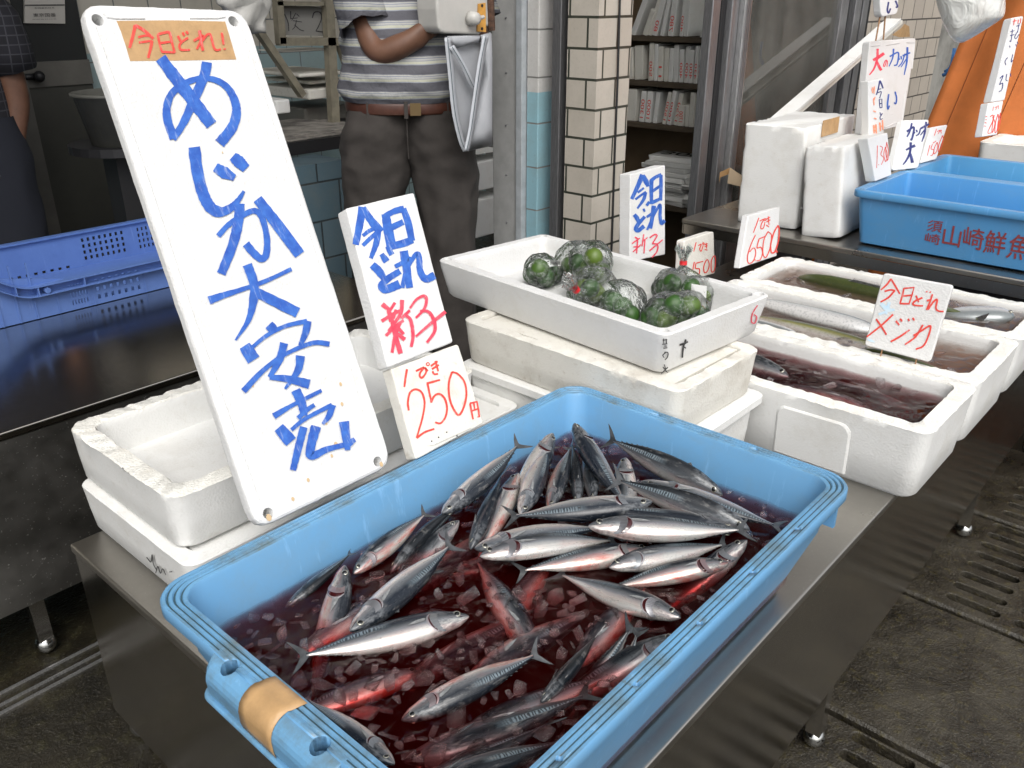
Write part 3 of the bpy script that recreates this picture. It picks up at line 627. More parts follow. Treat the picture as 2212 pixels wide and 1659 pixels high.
B1.write([([(1410,215),(1480,140),(1580,75),(1650,52),(1695,100),(1725,220),(1722,330),(1690,362),(1640,325),(1590,265)], (34,40,52)), ([(1548,5),(1542,110),(1505,270),(1430,460)], (66,66,58)), ([(1665,-25),(1800,150),(1938,335)], (62,74,72)),
    ([(1350,632),(1440,600),(1560,562),(1720,505),(1885,428)], (54,30,26)), ([(1598,400),(1640,520),(1640,620),(1605,760),(1522,890)], (62,58,12)), ([(1630,565),(1740,620),(1925,712)], (58,66,70)),
    ([(1738,790),(1775,828)], 62), ([(1580,925),(1640,1018)], (72,86,88)), ([(1625,940),(1720,862),(1840,800),(1985,765)], (24,26,30)), ([(1990,765),(1975,840),(1940,925)], (52,46,26)),
    ([(1836,908),(1808,1010),(1742,1130)], (52,50,30)), ([(1742,1130),(1860,1140),(2000,1175)], (28,46,62)), ([(1942,990),(1925,1085),(1842,1205)], (58,48,16)), ([(1572,1220),(1690,1095),(1810,1000),(1940,935),(2040,905),(2130,915)], (38,26,34)),
    ([(1910,1212),(1950,1300),(1965,1380)], (62,60,44)), ([(1768,1382),(1890,1310),(2078,1215)], (40,26,24)), ([(1925,1395),(1985,1340),(2032,1308)], (30,30,26)), ([(1800,1455),(1880,1548)], (70,80,84)), ([(1882,1470),(1970,1400),(2145,1308)], (26,26,28)), ([(2150,1308),(2125,1380),(2085,1432)], (44,40,18))], 50, 'blue_ink')
z7 = Zm(700, 1600, .33338); B1.tf = z7
B1.write([([(810,135),(775,270),(740,415)], (50,50,40)), ([(890,130),(862,230),(850,310),(880,318),(960,280),(1078,250)], (66,56,30)), ([(1070,100),(1095,285)], (64,56,38)), ([(1090,250),(1140,215)], (50,40,30))], 50, 'blue_ink')
rs = simple('rust_spot', (.58,.42,.24), .7); sp = MB(); B1.tf = lambda x, y: (x, y)
for x, y, r in ((725,960,4),(735,830,3),(738,873,3),(704,915,2.4),(665,1037,3),(632,1078,3),(716,985,2.6),(545,833,2.4),(580,1118,5),(823,1003,4),(640,975,2),(480,330,1.4),(505,287,1.4)):
    c = B1.l(x, y, .0012); k = r*.0009; sp.add([c+Vector((k*math.cos(a*.9), k*math.sin(a*.9)*1.3, 0)) for a in range(7)], [tuple(range(7))])
sp.build('rust_spots', rs, B1.root, fix=False)
# --- the two boards beside it
nS = plane_dir(0, 27); pS = at(900, 992, z=.789); z5 = Zm(1344, 800, .33338); zp = Zm(1300, 1150, .24801)
B3 = Board('rough beaded foam price board marked 250 yen leaning on the tub rim', [(845,797),(990,743),(1046,914),(899,993)], nS, pS, .030, 'foam_dirty', rc=.005, bev=.003, wob=.0012)
B3.tf = zp
B3.write([([(668,672),(655,750),(645,828)], 20), [(745,690),(780,672),(815,658),(785,700),(778,730),(795,748),(820,725),(836,690),(826,660),(850,688)], ([*C_(850,628,13)], 10), [(875,645),(935,603)], [(885,672),(945,635)], [(915,600),(928,650),(940,690)], [(888,690),(905,715),(938,712)],
    [(682,1032),(675,960),(692,880),(740,848),(795,875),(820,960),(805,1080),(775,1190),(750,1272)], [(750,1272),(820,1222),(905,1192)], [(838,797),(955,765)], [(845,797),(862,880),(880,965)], [(876,960),(905,905),(950,888),(995,930),(1015,1010),(1000,1090),(960,1142),(912,1135)],
    ([(1058,695),(1030,800),(1038,930),(1078,1030),(1122,1070),(1165,990),(1184,880),(1165,780),(1110,715),(1058,695)], 18), ([(1215,970),(1228,1040),(1242,1108)], 16), ([(1213,970),(1275,955),(1287,1020),(1296,1088),(1280,1086)], 16, 1), ([(1226,1038),(1286,1016)], 14), ([(1247,965),(1256,1028)], 14)], 18, 'red_ink')
mo = MB(); B3.tf = zp
mo.loft([[B3.l(845,1300,.0004), B3.l(840,1340,.0004)], [B3.l(905,1275,.003), B3.l(900,1330,.003)], [B3.l(1205,1130,.003), B3.l(1215,1185,.003)], [B3.l(1210,1128,.0002), B3.l(1225,1180,.0002)]], False, False, close=False)
mo.build('moulded_bar', M['foam_dirty'], B3.root, smooth=False)
for x, y in ((875,1300),(1005,1222),(1095,1255),(1030,1305),(935,1268)):
    c = B3.l(x, y, .0035); MB().ball(c, .0013, 8, 6).build('dark_pit_dot', M['dark'], B3.root)  # dark beads standing for the shade in small pits
B2 = Board('white foam board with blue and crimson brush lettering standing on the 250 yen board', [(748,450),(894,416),(979,739),(838,795)], nS, pS, .030, 'foam_new', rc=.004, bev=.0025)
B2.tf = z5
B2.write([([(138,25),(118,140),(92,270)], (58,48,44)), ([(138,30),(190,110),(255,188)], (40,50,58)), ([(138,212),(180,180),(235,158)], (22,28,20)), ([(138,275),(190,225),(245,178)], (26,28,26)), ([(238,180),(225,260),(190,358)], (40,40,26)),
    ([(285,70),(300,160),(325,290)], (52,62,66)), ([(280,85),(345,52),(405,38)], (34,40,46)), ([(400,35),(432,130),(455,245)], (40,44,46)), ([(320,160),(400,122)], (42,40,38)), ([(322,280),(395,262),(462,238)], (44,48,46)),
    ([(258,330),(292,380)], (30,40,44)), ([(295,280),(325,335)], (28,36,36)), ([(198,400),(240,440),(275,490)], (48,54,40)), ([(378,440),(300,490),(258,535),(285,560),(375,525)], (40,46,58)),
    ([(402,310),(420,420),(440,550)], (56,52,44)), ([(345,412),(400,385),(440,365),(410,470),(392,550)], (28,32,30)), ([(425,420),(478,335),(500,345),(508,440),(545,492),(602,468)], (24,40,52))], 40, 'blue_ink')
B2.write([([(262,655),(320,700)], (32,26,22)), ([(345,645),(310,700)], 20), ([(300,690),(325,740)], 22), ([(258,765),(340,715),(395,690)], 22), ([(300,700),(315,770)], 20), ([(350,690),(335,750)], 18), ([(285,860),(345,800),(400,760)], 20), ([(320,740),(345,850),(380,975)], (26,30,32)), ([(380,770),(345,860),(325,970)], (20,22,20)), ([(350,840),(408,885)], (18,24,28)), ([(390,628),(378,720),(300,830)], (26,24,14)), ([(385,748),(440,695)], 20), ([(402,720),(445,760),(460,860),(448,932)], (18,24,20)), ([(355,800),(400,850)],22),
    ([(440,682),(480,628),(530,602),(548,630),(530,690),(478,745)], (14,20,16)), ([(505,700),(560,705),(595,760),(600,830),(550,905)], (16,24,18)), ([(478,865),(570,785),(670,705)], (14,20,24))], 22, 'crimson_ink')
# --- the stick-mounted board between the right boxes
z6 = Zm(2688, 800, .33338)
nK = plane_dir(-87, 9); pK = at(1908, 765, z=.742); pK.x = 1.925
pK = at(1908, 772, u=1.93)
B4 = Board('white foam board on two wooden skewers between the bloody box and the silver fish box', [(1908,590),(2059,617),(2008,783),(1867,746)], nK, pK, .014, 'foam_new', rc=.008)
B4.tf = z6
B4.write([[(1350,490),(1325,525),(1285,562)], [(1350,490),(1380,540),(1408,588)], [(1308,572),(1345,562),(1378,566)], [(1375,566),(1335,610),(1283,640)], [(1435,550),(1424,600),(1408,652)], ([(1435,552),(1500,546),(1485,600),(1466,656)], 11, 1), [(1425,602),(1482,596)], [(1408,650),(1466,652)],
    [(1512,598),(1530,642)], [(1555,612),(1510,632),(1492,652),(1510,662),(1558,665)], [(1580,570),(1584,577)], [(1603,573),(1607,580)], [(1620,590),(1603,640),(1580,692)], [(1583,632),(1605,625)], [(1590,690),(1625,640),(1650,625),(1642,680),(1660,698),(1692,702)],
    [(1365,720),(1290,790),(1193,866)], [(1255,750),(1290,800),(1322,852)], [(1383,762),(1405,790)], [(1410,748),(1424,766)], [(1462,748),(1470,764)], [(1492,742),(1502,760)], [(1350,897),(1415,860),(1472,820)], [(1497,858),(1550,825),(1607,795),(1590,870),(1560,925),(1512,945)], [(1558,788),(1510,865),(1442,915)]], 12, 'red_ink')
B4.write([([(1285,650),(1330,690),(1375,690)], (24,30,10)), ([(1340,640),(1320,720)], (20,24,10)), ([(1270,720),(1330,700)], 16), ([(1200,880),(1245,900)], (14,16,6))], 20, 'pale_blue_ink', 'smudge', dz=.00002)
M['wood'] = simple('skewer_wood', (.36,.20,.10), .7, var=.3, vscale=60)
for x, y in ((1285,962),(1509,1020)):
    a = B4.l(x, y, -.007); MB().tube([a+Vector((0, .03, 0)), a, a+Vector((0, -.035, 0))], .0016, 6).build('skewer', M['wood'], B4.root)
# --- boards behind the citrus box
zq = Zm(2400, 500, .21493)
n0 = plane_dir(0, 6)
p3 = Vector((1.98, 1.40, .80))
B5 = Board('white foam board with blue and crimson brush lettering behind the citrus box', [(1362,377),(1437,357),(1437,550),(1360,566)], n0, p3, .04, 'foam_new', rc=.003)
B5.tf = zq
B5.write([([(332,480),(285,590),(222,725)], (52,46,36)), ([(332,485),(365,545),(385,600)], (40,56,30)), ([(282,660),(345,612)], 24), ([(258,728),(310,690),(365,650)], 24), ([(362,655),(340,730),(278,820)], (34,34,20)),
    ([(420,530),(418,640),(420,775)], (42,40,34)), ([(415,540),(460,505),(520,478)], (38,34,34)), ([(515,480),(515,600),(512,740)], (34,36,32)), ([(430,645),(510,590)], 30), ([(415,765),(510,720)], 34),
    ([(370,790),(398,750)], 30), ([(338,820),(352,852)], 24), ([(245,880),(270,910),(290,952)], (38,46,36)), ([(352,900),(290,970),(262,1020),(285,1040),(345,995)], (34,44,40)),
    ([(442,790),(428,900),(408,1020)], (44,42,34)), ([(370,905),(440,870),(375,1035)], 26), ([(435,900),(495,790),(508,800),(505,900),(520,970),(550,938)], (24,32,34))], 36, 'blue_ink')
B5.write([([(250,1105),(285,1125)], 14), ([(222,1172),(302,1115)], 13), ([(232,1255),(312,1180)], 13), ([(280,1120),(268,1270)], 14), ([(340,1078),(322,1200)], 13), ([(325,1150),(378,1110)], 12), ([(352,1135),(342,1270)], 13), ([(235,1205),(300,1200)],11), ([(400,1112),(450,1080),(472,1095),(425,1172)], 14), ([(425,1170),(478,1182),(472,1250),(420,1312)], 14), ([(398,1242),(530,1132)], 14)], 14, 'crimson_ink')
p5 = Vector((2.04, 1.30, .74))
B6 = Board('small yellowed foam price board marked 1500 behind the citrus bags', [(1478,520),(1542,500),(1545,590),(1473,612)], n0, p5, .028, 'foam_dirty', rc=.008)
B6.tf = zq
B6.write([[(870,1158),(845,1252)], [(890,1192),(920,1180),(905,1225),(920,1248),(940,1190)], C_(943,1172,8), [(955,1185),(985,1172)], [(955,1205),(985,1192)], [(968,1165),(975,1222)], [(955,1230),(982,1238)],
    [(850,1355),(832,1450)], [(868,1368),(940,1350)], [(866,1370),(862,1420),(900,1425),(900,1470),(870,1500)], [(968,1340),(945,1400),(950,1460),(980,1450),(1000,1385),(985,1335),(968,1340)], [(1045,1295),(1020,1350),(1022,1450),(1050,1440),(1062,1360),(1058,1300),(1045,1295)]], 11, 'red_ink')
p6 = at(1678, 566, z=.742)
B7 = Board('white foam price board marked 6,500 standing on the far fish box', [(1616,466),(1685,447),(1678,553),(1598,580)], plane_dir(0, 8), at(1600, 582, z=.745), .022, 'foam_new', rc=.002)
B7.tf = zq
B7.write([[(1500,912),(1472,990),(1445,1062)], [(1508,945),(1550,928),(1525,975),(1520,1020),(1545,1015),(1562,955)], C_(1562,930,9), [(1572,928),(1612,905)], [(1575,955),(1615,932)], [(1593,898),(1602,985)], [(1572,985),(1602,1005)],
    [(1465,1085),(1420,1180),(1385,1300),(1395,1368),(1440,1350),(1468,1270),(1450,1215),(1405,1255)], [(1458,1330),(1463,1342)], [(1500,1125),(1565,1098)], [(1500,1125),(1480,1212),(1520,1210),(1535,1270),(1510,1335),(1475,1345)], [(1590,1050),(1548,1140),(1540,1270),(1570,1310),(1612,1210),(1625,1090),(1590,1050)], ([(1692,988),(1650,1060),(1618,1180),(1625,1260),(1660,1250),(1695,1140),(1702,1030),(1692,988)], 15), ([(1662,1235),(1682,1262)], 22)], 11, 'red_ink')
# --- boards on the back counter
zr = Zm(3300, 0, .26454)
nF = plane_dir(-8, 7)
F1 = Board('large square foam sign in red and blue standing on the upright foam boxes', [(258,338),(636,311),(528,1022),(188,1112)], nF, Vector((3.30, 1.36, 1.12)), .03, 'foam_new', cat='sign', rc=.01, tf=zr, name='foam_sign')
F1.write([([(285,492),(325,470),(375,435)], (22,26,24)), ([(322,398),(318,480),(292,560),(255,612)], (20,18,10)), ([(312,490),(335,545),(352,575)], (12,24,22)), ([(395,495),(380,540),(370,535),(385,495),(402,500),(398,545)], 8)], 18, 'crimson_ink', 'red_lettering')
F1.write([([(420,462),(490,430),(482,520),(455,535)], 13), ([(452,398),(445,470),(415,542)], (14,12,8)), ([(490,462),(500,488)], 12), ([(512,458),(516,485)], 12), ([(545,438),(520,510),(490,546)], 10), ([(525,455),(588,430)], 13), ([(565,385),(560,500),(538,612)], (16,16,8)), ([(560,475),(512,548)], 9), ([(412,768),(402,850),(405,890),(418,862)], 13), ([(463,748),(476,800),(470,845),(455,838)], 12)], 12, 'blue_ink')
rg2 = MB()
for pts in ([(268,380),(340,372)], [(390,372),(500,355)], [(555,350),(622,348),(600,560)], [(560,745),(548,740),(520,990),(470,1000),(380,1040)]):
    L, Rr = ribbon(pts, 8, True); rg2.loft([[F1.l(*a, .0003), F1.l(*b, .0022)] for a, b in zip(L, Rr)], False, False, close=False)
rg2.build('moulded_ridge', M['foam_new'], F1.root, fix=False)
F2 = Board('small hanging foam sign on two wires at the top right', [(338,-60),(500,-70),(486,112),(352,140)], nF, Vector((3.28, 1.34, 1.45)), .03, 'foam_new', cat='sign', rc=.02, tf=zr, name='foam_sign')
F2.write([([(412,15),(402,80),(412,105),(428,68)], 15), ([(468,5),(484,50),(470,62)], 15)], 14, 'navy_ink')
for (x0, y0, x1, y1) in ((368,130,340,330), (410,125,402,322)):
    a, b = F2.l(x0, y0, -.012), F2.l(x1, y1, -.016); MB().tube([a, b], .003, 6).build('wire', M['wood'], F2.root)
F3 = Board('narrow foam board with blue and orange vertical lettering under the large square sign', [(246,662),(372,640),(374,1090),(252,1122)], nF, Vector((3.05, 1.16, 1.05)), .03, 'foam_new', rc=.004, tf=zr)
F3.write([([(340,658),(328,720),(312,775)], 12), ([(340,658),(355,690),(366,722)], 14), [(322,732),(352,724)], [(322,758),(352,750),(338,802)], [(335,812),(340,882)], ([(335,812),(356,808),(358,878)], 8, 1), [(338,848),(357,843)], [(340,880),(358,877)], [(340,918),(350,948)], [(360,925),(342,955),(345,975),(362,968)]], 8, 'navy_ink')
F3.write([([(338,1000),(345,1070)], 14), ([(360,980),(365,1060)], 12), ([(335,1035),(368,1025)], 9), ([(268,735),(300,722)], 9), ([(278,712),(280,760)], 9), ([(295,705),(292,765)], 9), ([(288,800),(292,860)], 9), ([(300,790),(286,830)], 9), ([(285,905),(308,915)], 10), ([(290,965),(312,972)], 10), ([(288,1020),(292,1092)], 12), ([(305,1015),(310,1090)], 12), ([(290,1040),(310,1034)], 8), ([(290,1068),(310,1062)], 8)], 8, 'orange_ink', 'orange_lettering')
F4 = Board('small foam price board marked 1.300 on the corner of the lettered blue tub', [(240,1130),(404,1083),(437,1430),(305,1482)], plane_dir(-4, 10), at(305, 1482, n=(0,0,1), p=(0,0,.935)) if False else at(*zr(305, 1482), z=.935), .034, 'foam', rc=.004, tf=zr)
F4.write([[(320,1188),(318,1280),(314,1372)], [(330,1342),(332,1348)], [(340,1192),(362,1208),(348,1262),(372,1290),(352,1345)], [(385,1200),(372,1260),(388,1320),(400,1262),(385,1200)], [(396,1160),(388,1240),(402,1310),(410,1240),(396,1160)]], 6, 'red_ink')
F5 = Board('tilted foam board in heavy navy brush lettering on the lettered blue tub rim', [(528,982),(745,976),(655,1372),(442,1394)], plane_dir(-14, 14), at(*zr(560, 1390), z=.932), .024, 'foam', rc=.012, tf=zr)
F5.write([([(560,1075),(618,1040),(602,1135),(590,1135)], 17), ([(602,1005),(585,1070),(562,1118)], 15), ([(615,1068),(625,1090)], 14), ([(638,1060),(645,1080)], 14), ([(672,1048),(660,1090),(635,1110)], 12), ([(672,1050),(742,1012)], 16), ([(718,995),(705,1090),(682,1158)], (17,17,9)), ([(705,1060),(670,1105)], 10),
    ([(552,1225),(600,1200),(628,1188)], (14,20,22)), ([(592,1162),(585,1245),(555,1310),(528,1345)], (20,18,9)), ([(585,1245),(598,1290),(605,1330)], (14,24,26))], 15, 'navy_ink')
F6 = Board('tilted foam price board marked 1500 on the rim of the plain blue tub', [(757,1042),(896,1017),(803,1300),(668,1336)], plane_dir(-14, 14), at(*zr(700, 1330), z=.932), .024, 'foam', rc=.008, tf=zr)
F6.write([[(803,1052),(785,1108)], [(808,1075),(830,1065),(815,1095)], [(830,1072),(848,1062)], [(838,1060),(842,1090)], [(748,1185),(728,1270)], [(772,1170),(800,1150)], [(770,1175),(758,1215),(780,1225),(770,1265),(752,1270)], [(808,1160),(785,1210),(782,1255),(800,1240),(812,1200),(808,1160)], [(852,1105),(822,1180),(818,1240),(840,1200),(856,1140),(852,1105)]], 6, 'red_ink')
nL = plane_dir(-20, 12)
F7 = Board('long narrow foam sign with vertical lettering leaning on the orange sheet', [(1420,146),(1514,130),(1358,820),(1248,836)], nL, Vector((4.06, .60, 1.12)), .03, 'foam_new', cat='sign', rc=.006, tf=zr, name='foam_sign')
F7.write([([(1455,215),(1482,205)], 7), ([(1478,190),(1465,265)], 7), ([(1468,250),(1442,300),(1452,315),(1478,278)], 7), ([(1450,360),(1455,380)], 7), ([(1462,340),(1466,360)], 7), ([(1425,445),(1412,505),(1428,490)], 7), ([(1375,605),(1370,650),(1382,660)], 7), ([(1405,600),(1408,625)], 7),
    ([(1405,260),(1440,250)], 6), ([(1402,290),(1438,282)], 6), ([(1422,240),(1412,325),(1400,335),(1412,340)], 6), ([(1400,372),(1402,390)], 6), ([(1382,470),(1362,500),(1368,530)], 6), ([(1318,640),(1345,620),(1315,690)], 7), ([(1315,690),(1342,680),(1335,730),(1312,750)], 7)], 7, 'navy_ink')
F7.write([([(1425,175),(1455,168)], 6), ([(1440,155),(1430,205)], 6), ([(1470,160),(1465,195)], 6), ([(1490,150),(1486,190)], 6)], 6, 'red_ink', 'red_lettering')
F8 = Board('foam price board marked 2800 under the long narrow sign', [(1228,842),(1350,824),(1298,1100),(1176,1118)], nL, Vector((4.06, .60, 1.12)), .03, 'foam', rc=.003, tf=zr)
F8.write([([(1268,870),(1262,905)], 6), ([(1278,880),(1295,872),(1285,900)], 5), ([(1300,870),(1312,865)], 5), ([(1305,860),(1308,892)], 5), ([(1240,955),(1262,940),(1262,985),(1222,1080),(1250,1085)], 7), ([(1275,940),(1262,1000),(1255,1080),(1268,1060),(1280,1000),(1262,960),(1275,940)], 7), ([(1305,930),(1285,1000),(1280,1080),(1298,1060),(1310,980),(1305,930)], 7), ([(1325,920),(1305,1000),(1302,1065),(1318,1020),(1328,960),(1325,920)], 6),
   ([(1200,948),(1218,955)], 5), ([(1202,975),(1215,980)], 5), ([(1195,1000),(1212,1005)], 5), ([(1190,1028),(1208,1032)], 5)], 6, 'red_ink')
# --- red lettering on the tub, black scrawls on the boxes
def glyph_outline(text, size=1):
    cu = bpy.data.curves.new('t', 'FONT'); cu.body = text; cu.size = size; o = bpy.data.objects.new('t', cu); COL.objects.link(o)
    dg = bpy.context.evaluated_depsgraph_get(); dg.update(); me = bpy.data.meshes.new_from_object(o.evaluated_get(dg)); bpy.data.objects.remove(o)
    v = [x.co.copy() for x in me.vertices]; f = [tuple(p.vertices) for p in me.polygons]; bpy.data.meshes.remove(me); return v, f
def stamp(text, place, name, m, parent, th=0, offset=0):
    """text mapped by place(s, t) with s, t in 0..1 of its own bounding box"""
    cu = bpy.data.curves.new('t', 'FONT'); cu.body = text; cu.size = 1; cu.offset = offset; o = bpy.data.objects.new('t', cu); COL.objects.link(o)
    dg = bpy.context.evaluated_depsgraph_get(); dg.update(); me = bpy.data.meshes.new_from_object(o.evaluated_get(dg)); bpy.data.objects.remove(o)
    xs = [v.co.x for v in me.vertices]; ys = [v.co.y for v in me.vertices]; x0, x1, y0, y1 = min(xs), max(xs), min(ys), max(ys)
    V = [place((v.co.x-x0)/(x1-x0), (v.co.y-y0)/(y1-y0)) for v in me.vertices]; F = [tuple(p.vertices) for p in me.polygons]
    bpy.data.meshes.remove(me); return mesh_obj(name, V, F, m, parent)
M['tub_red'] = simple('painted_red_lettering', (.30,.055,.06), .6, var=.35, vscale=120)
zt_ = Zm(3350, 550, .23153)
fu = 2.80; u_at = lambda z: 2.8+.021*(1-(z-.752)/.178)-.0015+.0145-.0045
for txt, q in (('須', ((722,748),(868,762),(848,872),(705,850))), ('崎', ((700,868),(842,888),(826,988),(686,948))), ('山', ((876,792),(1048,818),(1012,1008),(846,980))), ('崎', ((1062,805),(1258,842),(1222,1042),(1042,985))), ('鮮', ((1272,838),(1468,872),(1428,1082),(1228,1052))), ('魚', ((1500,874),(1700,905),(1662,1140),(1440,1100)))):
    def place(s, t, q=q):
        x = (1-s)*((1-t)*q[3][0]+t*q[0][0])+s*((1-t)*q[2][0]+t*q[1][0]); y = (1-s)*((1-t)*q[3][1]+t*q[0][1])+s*((1-t)*q[2][1]+t*q[1][1])
        p = at(*zt_(x, y), n=(1, 0, .1385), p=(2.8110, .575, .906)); return Vector((p.x, p.y, p.z))-Vector((3.03, .575, .752))
    stamp(txt, place, 'red_lettering', M['tub_red'], tub2, offset=.008)
class Face:
    """write on a flat face of a box in the same way"""
    def __init__(s, root, n, p, tf): s.n = Vector(n); s.p = Vector(p); s.tf = tf; bpy.context.view_layer.update(); s.Mi = root.matrix_world.inverted(); s.root = root; s.k = 0; s.nn = s.n.normalized()
    def write(s, strokes, w, ink, name='marking'):
        mb = MB()
        for st in strokes:
            ww = w
            if isinstance(st, tuple): ww = st[1]; st = st[0]
            L, Rr = ribbon(st, ww); off = s.nn*(.0006+.00006*s.k); s.k += 1
            mb.loft([[s.Mi @ (at(*s.tf(*a), n=s.n, p=s.p)+off), s.Mi @ (at(*s.tf(*b), n=s.n, p=s.p)+off)] for a, b in zip(L, Rr)], False, False, close=False)
        return mb.build(name, M[ink], s.root, fix=False)
zc_ = Zm(1650, 880, .35963)
fD = at(1430, 722, z=.925); fn = Vector((math.sin(CRZ), -math.cos(CRZ), -.14))
Mc = cit.matrix_world if cit.matrix_world.translation.length > .1 else None
bpy.context.view_layer.update()
pc = cit.matrix_world @ Vector((0, -.345+.0075, CH_*.5))
fc = Face(cit, fn, pc+fn.normalized()*.0012, zc_)
fc.write([[(1462,700),(1490,698)], [(1468,690),(1466,720)], [(1482,692),(1484,722)], [(1458,725),(1490,722)], [(1470,735),(1488,735)], [(1465,748),(1490,745)], [(1478,775),(1462,790),(1470,805)], [(1470,772),(1492,775),(1490,800),(1475,818)], [(1462,860),(1490,895)], [(1492,862),(1452,900)], [(1470,845),(1480,880)],
    ([(1562,728),(1588,720),(1612,708)], 13), ([(1600,695),(1585,740),(1578,805)], 11), ([(1582,735),(1600,748)], 8)], 6.5, 'black_ink', 'black_marking')
fc.write([[(2030,490),(2000,540),(1995,590),(2015,595),(2025,560),(2008,545)]], 7, 'pale_red_ink' if 'pale_red_ink' in M else 'crimson_ink', 'pink_marking')
bpy.context.view_layer.update(); pl = low.matrix_world @ Vector((-.395, 0, .05))
fl_ = Face(low, (-1, 0, -.05), pl+Vector((-.0048,0,0)), Zm(200, 1250, .34722))
fl_.write([[(598,1490),(625,1520),(632,1475),(640,1530),(662,1575)], [(655,1590),(668,1548),(685,1590),(698,1562),(718,1600)], [(740,1582),(758,1580)]], 6, 'black_ink', 'black_marking')
# ------------------------------------------------------------------ fish
def fish_mat(name, back, flank, belly, pattern=True, blood=.0, metal=.55, seed=0, dark=0):
    m, t, b = nt(name); uv = N(t, 'UVMap'); uv.uv_map = 'body'; sx = N(t, 'SeparateXYZ'); t.links.new(uv.outputs[0], sx.inputs[0])
    X, D = sx.outputs[0], sx.outputs[1]
    oi = N(t, 'ObjectInfo'); cb = N(t, 'CombineXYZ'); rn = N(t, 'Math', operation='MULTIPLY'); rn.inputs[1].default_value = 37.0; t.links.new(oi.outputs['Random'], rn.inputs[0])
    def co(sxv, syv):
        a = N(t, 'Math', operation='MULTIPLY'); a.inputs[1].default_value = sxv; t.links.new(X, a.inputs[0])
        c = N(t, 'Math', operation='MULTIPLY'); c.inputs[1].default_value = syv; t.links.new(D, c.inputs[0])
        q = N(t, 'CombineXYZ'); t.links.new(a.outputs[0], q.inputs[0]); t.links.new(c.outputs[0], q.inputs[1]); t.links.new(rn.outputs[0], q.inputs[2]); return q.outputs[0]
    def no(vec, sc, det=4): n = N(t, 'TexNoise', Scale=sc, Detail=det, Roughness=.6); t.links.new(vec, n.inputs['Vector']); return n.outputs['Fac']
    n1 = no(co(10, 5), 1.0, 5)
    dd = N(t, 'Math', operation='MULTIPLY_ADD'); dd.inputs[1].default_value = .13; t.links.new(n1, dd.inputs[0])
    sb_ = N(t, 'Math', operation='SUBTRACT'); sb_.inputs[1].default_value = .065; t.links.new(D, sb_.inputs[0]); t.links.new(sb_.outputs[0], dd.inputs[2])
    col = ramp(t, dd.outputs[0], [(.0, belly), (.24, belly), (.42, flank), (.52, tuple(x*.62 for x in flank)), (.60, tuple(a*.75+b_*.25 for a, b_ in zip(back, flank))), (.68, back), (1, tuple(x*.6 for x in back))])
    if pattern:
        w = N(t, 'TexWave', Scale=1.0, Distortion=5.5, Detail=2.0); w.inputs['Detail Scale'].default_value = 1.6; w.bands_direction = 'X'; t.links.new(co(17, 1.6), w.inputs['Vector'])
        mk = ramp(t, w.outputs['Fac'], [(.40, (0,0,0)), (.56, (1,1,1))])
        zx = ramp(t, X, [(.44, (0,0,0)), (.56, (1,1,1)), (.84, (1,1,1)), (.90, (0,0,0))]); zd = ramp(t, D, [(.58, (0,0,0)), (.63, (.9,.9,.9)), (.76, (.9,.9,.9)), (.82, (0,0,0))])
        a = N(t, 'Math', operation='MULTIPLY'); t.links.new(mk, a.inputs[0]); t.links.new(zx, a.inputs[1]); c = N(t, 'Math', operation='MULTIPLY'); t.links.new(a.outputs[0], c.inputs[0]); t.links.new(zd, c.inputs[1])
        band = N(t, 'Math', operation='MULTIPLY'); t.links.new(zx, band.inputs[0]); t.links.new(zd, band.inputs[1])
        col = mix(t, band.outputs[0], col, (.20,.25,.28)); col = mix(t, c.outputs[0], col, (.012,.016,.022))
    n2 = no(co(60, 30), 1.0, 3)
    head = ramp(t, X, [(.0, (1,1,1)), (.20, (1,1,1)), (.26, (0,0,0))])
    hm = N(t, 'Math', operation='MULTIPLY'); t.links.new(head, hm.inputs[0]); t.links.new(ramp(t, no(co(26, 9), 1.0, 5), [(.40, (0,0,0)), (.64, (.8,.8,.8))]), hm.inputs[1])
    col = mix(t, hm.outputs[0], col, (.15,.16,.17))
    mouth = N(t, 'Math', operation='ABSOLUTE'); ms = N(t, 'Math', operation='SUBTRACT'); ms.inputs[1].default_value = .40; t.links.new(D, ms.inputs[0]); t.links.new(ms.outputs[0], mouth.inputs[0])
    ml = N(t, 'Math', operation='MULTIPLY'); t.links.new(ramp(t, mouth.outputs[0], [(.0, (1,1,1)), (.018, (1,1,1)), (.035, (0,0,0))]), ml.inputs[0]); t.links.new(ramp(t, X, [(.0, (1,1,1)), (.055, (1,1,1)), (.07, (0,0,0))]), ml.inputs[1])
    col = mix(t, ml.outputs[0], col, (.02,.02,.02))
    col = mix(t, ramp(t, n2, [(.56, (0,0,0)), (.74, (.42,)*3)]), col, tuple(x*.45 for x in flank))
    n4 = no(co(5, 46), 1.0, 3); col = mix(t, ramp(t, n4, [(.56, (0,0,0)), (.72, (.34,)*3)]), col, (.10,.11,.12))
    n5 = no(co(9, 7), 1.0, 4); col = mix(t, ramp(t, n5, [(.58, (0,0,0)), (.74, (.35,)*3)]), col, (.34,.33,.31))
    if blood:
        n3 = no(co(6, 4), 1.0, 4); low_ = ramp(t, D, [(.10, (1,1,1)), (.55, (0,0,0))]); bm_ = N(t, 'Math', operation='MULTIPLY'); t.links.new(ramp(t, n3, [(.42, (0,0,0)), (.66, (blood,)*3)]), bm_.inputs[0]); t.links.new(low_, bm_.inputs[1])
        col = mix(t, bm_.outputs[0], col, (.52,.10,.075))
    t.links.new(col, b.inputs['Base Color']); 
    t.links.new(ramp(t, D, [(.2, (metal,)*3), (.6, (metal*.8,)*3), (.8, (.05,)*3)]), b.inputs['Metallic'])
    t.links.new(ramp(t, n1, [(.3, (.22,)*3), (.7, (.42,)*3)]), b.inputs['Roughness'])
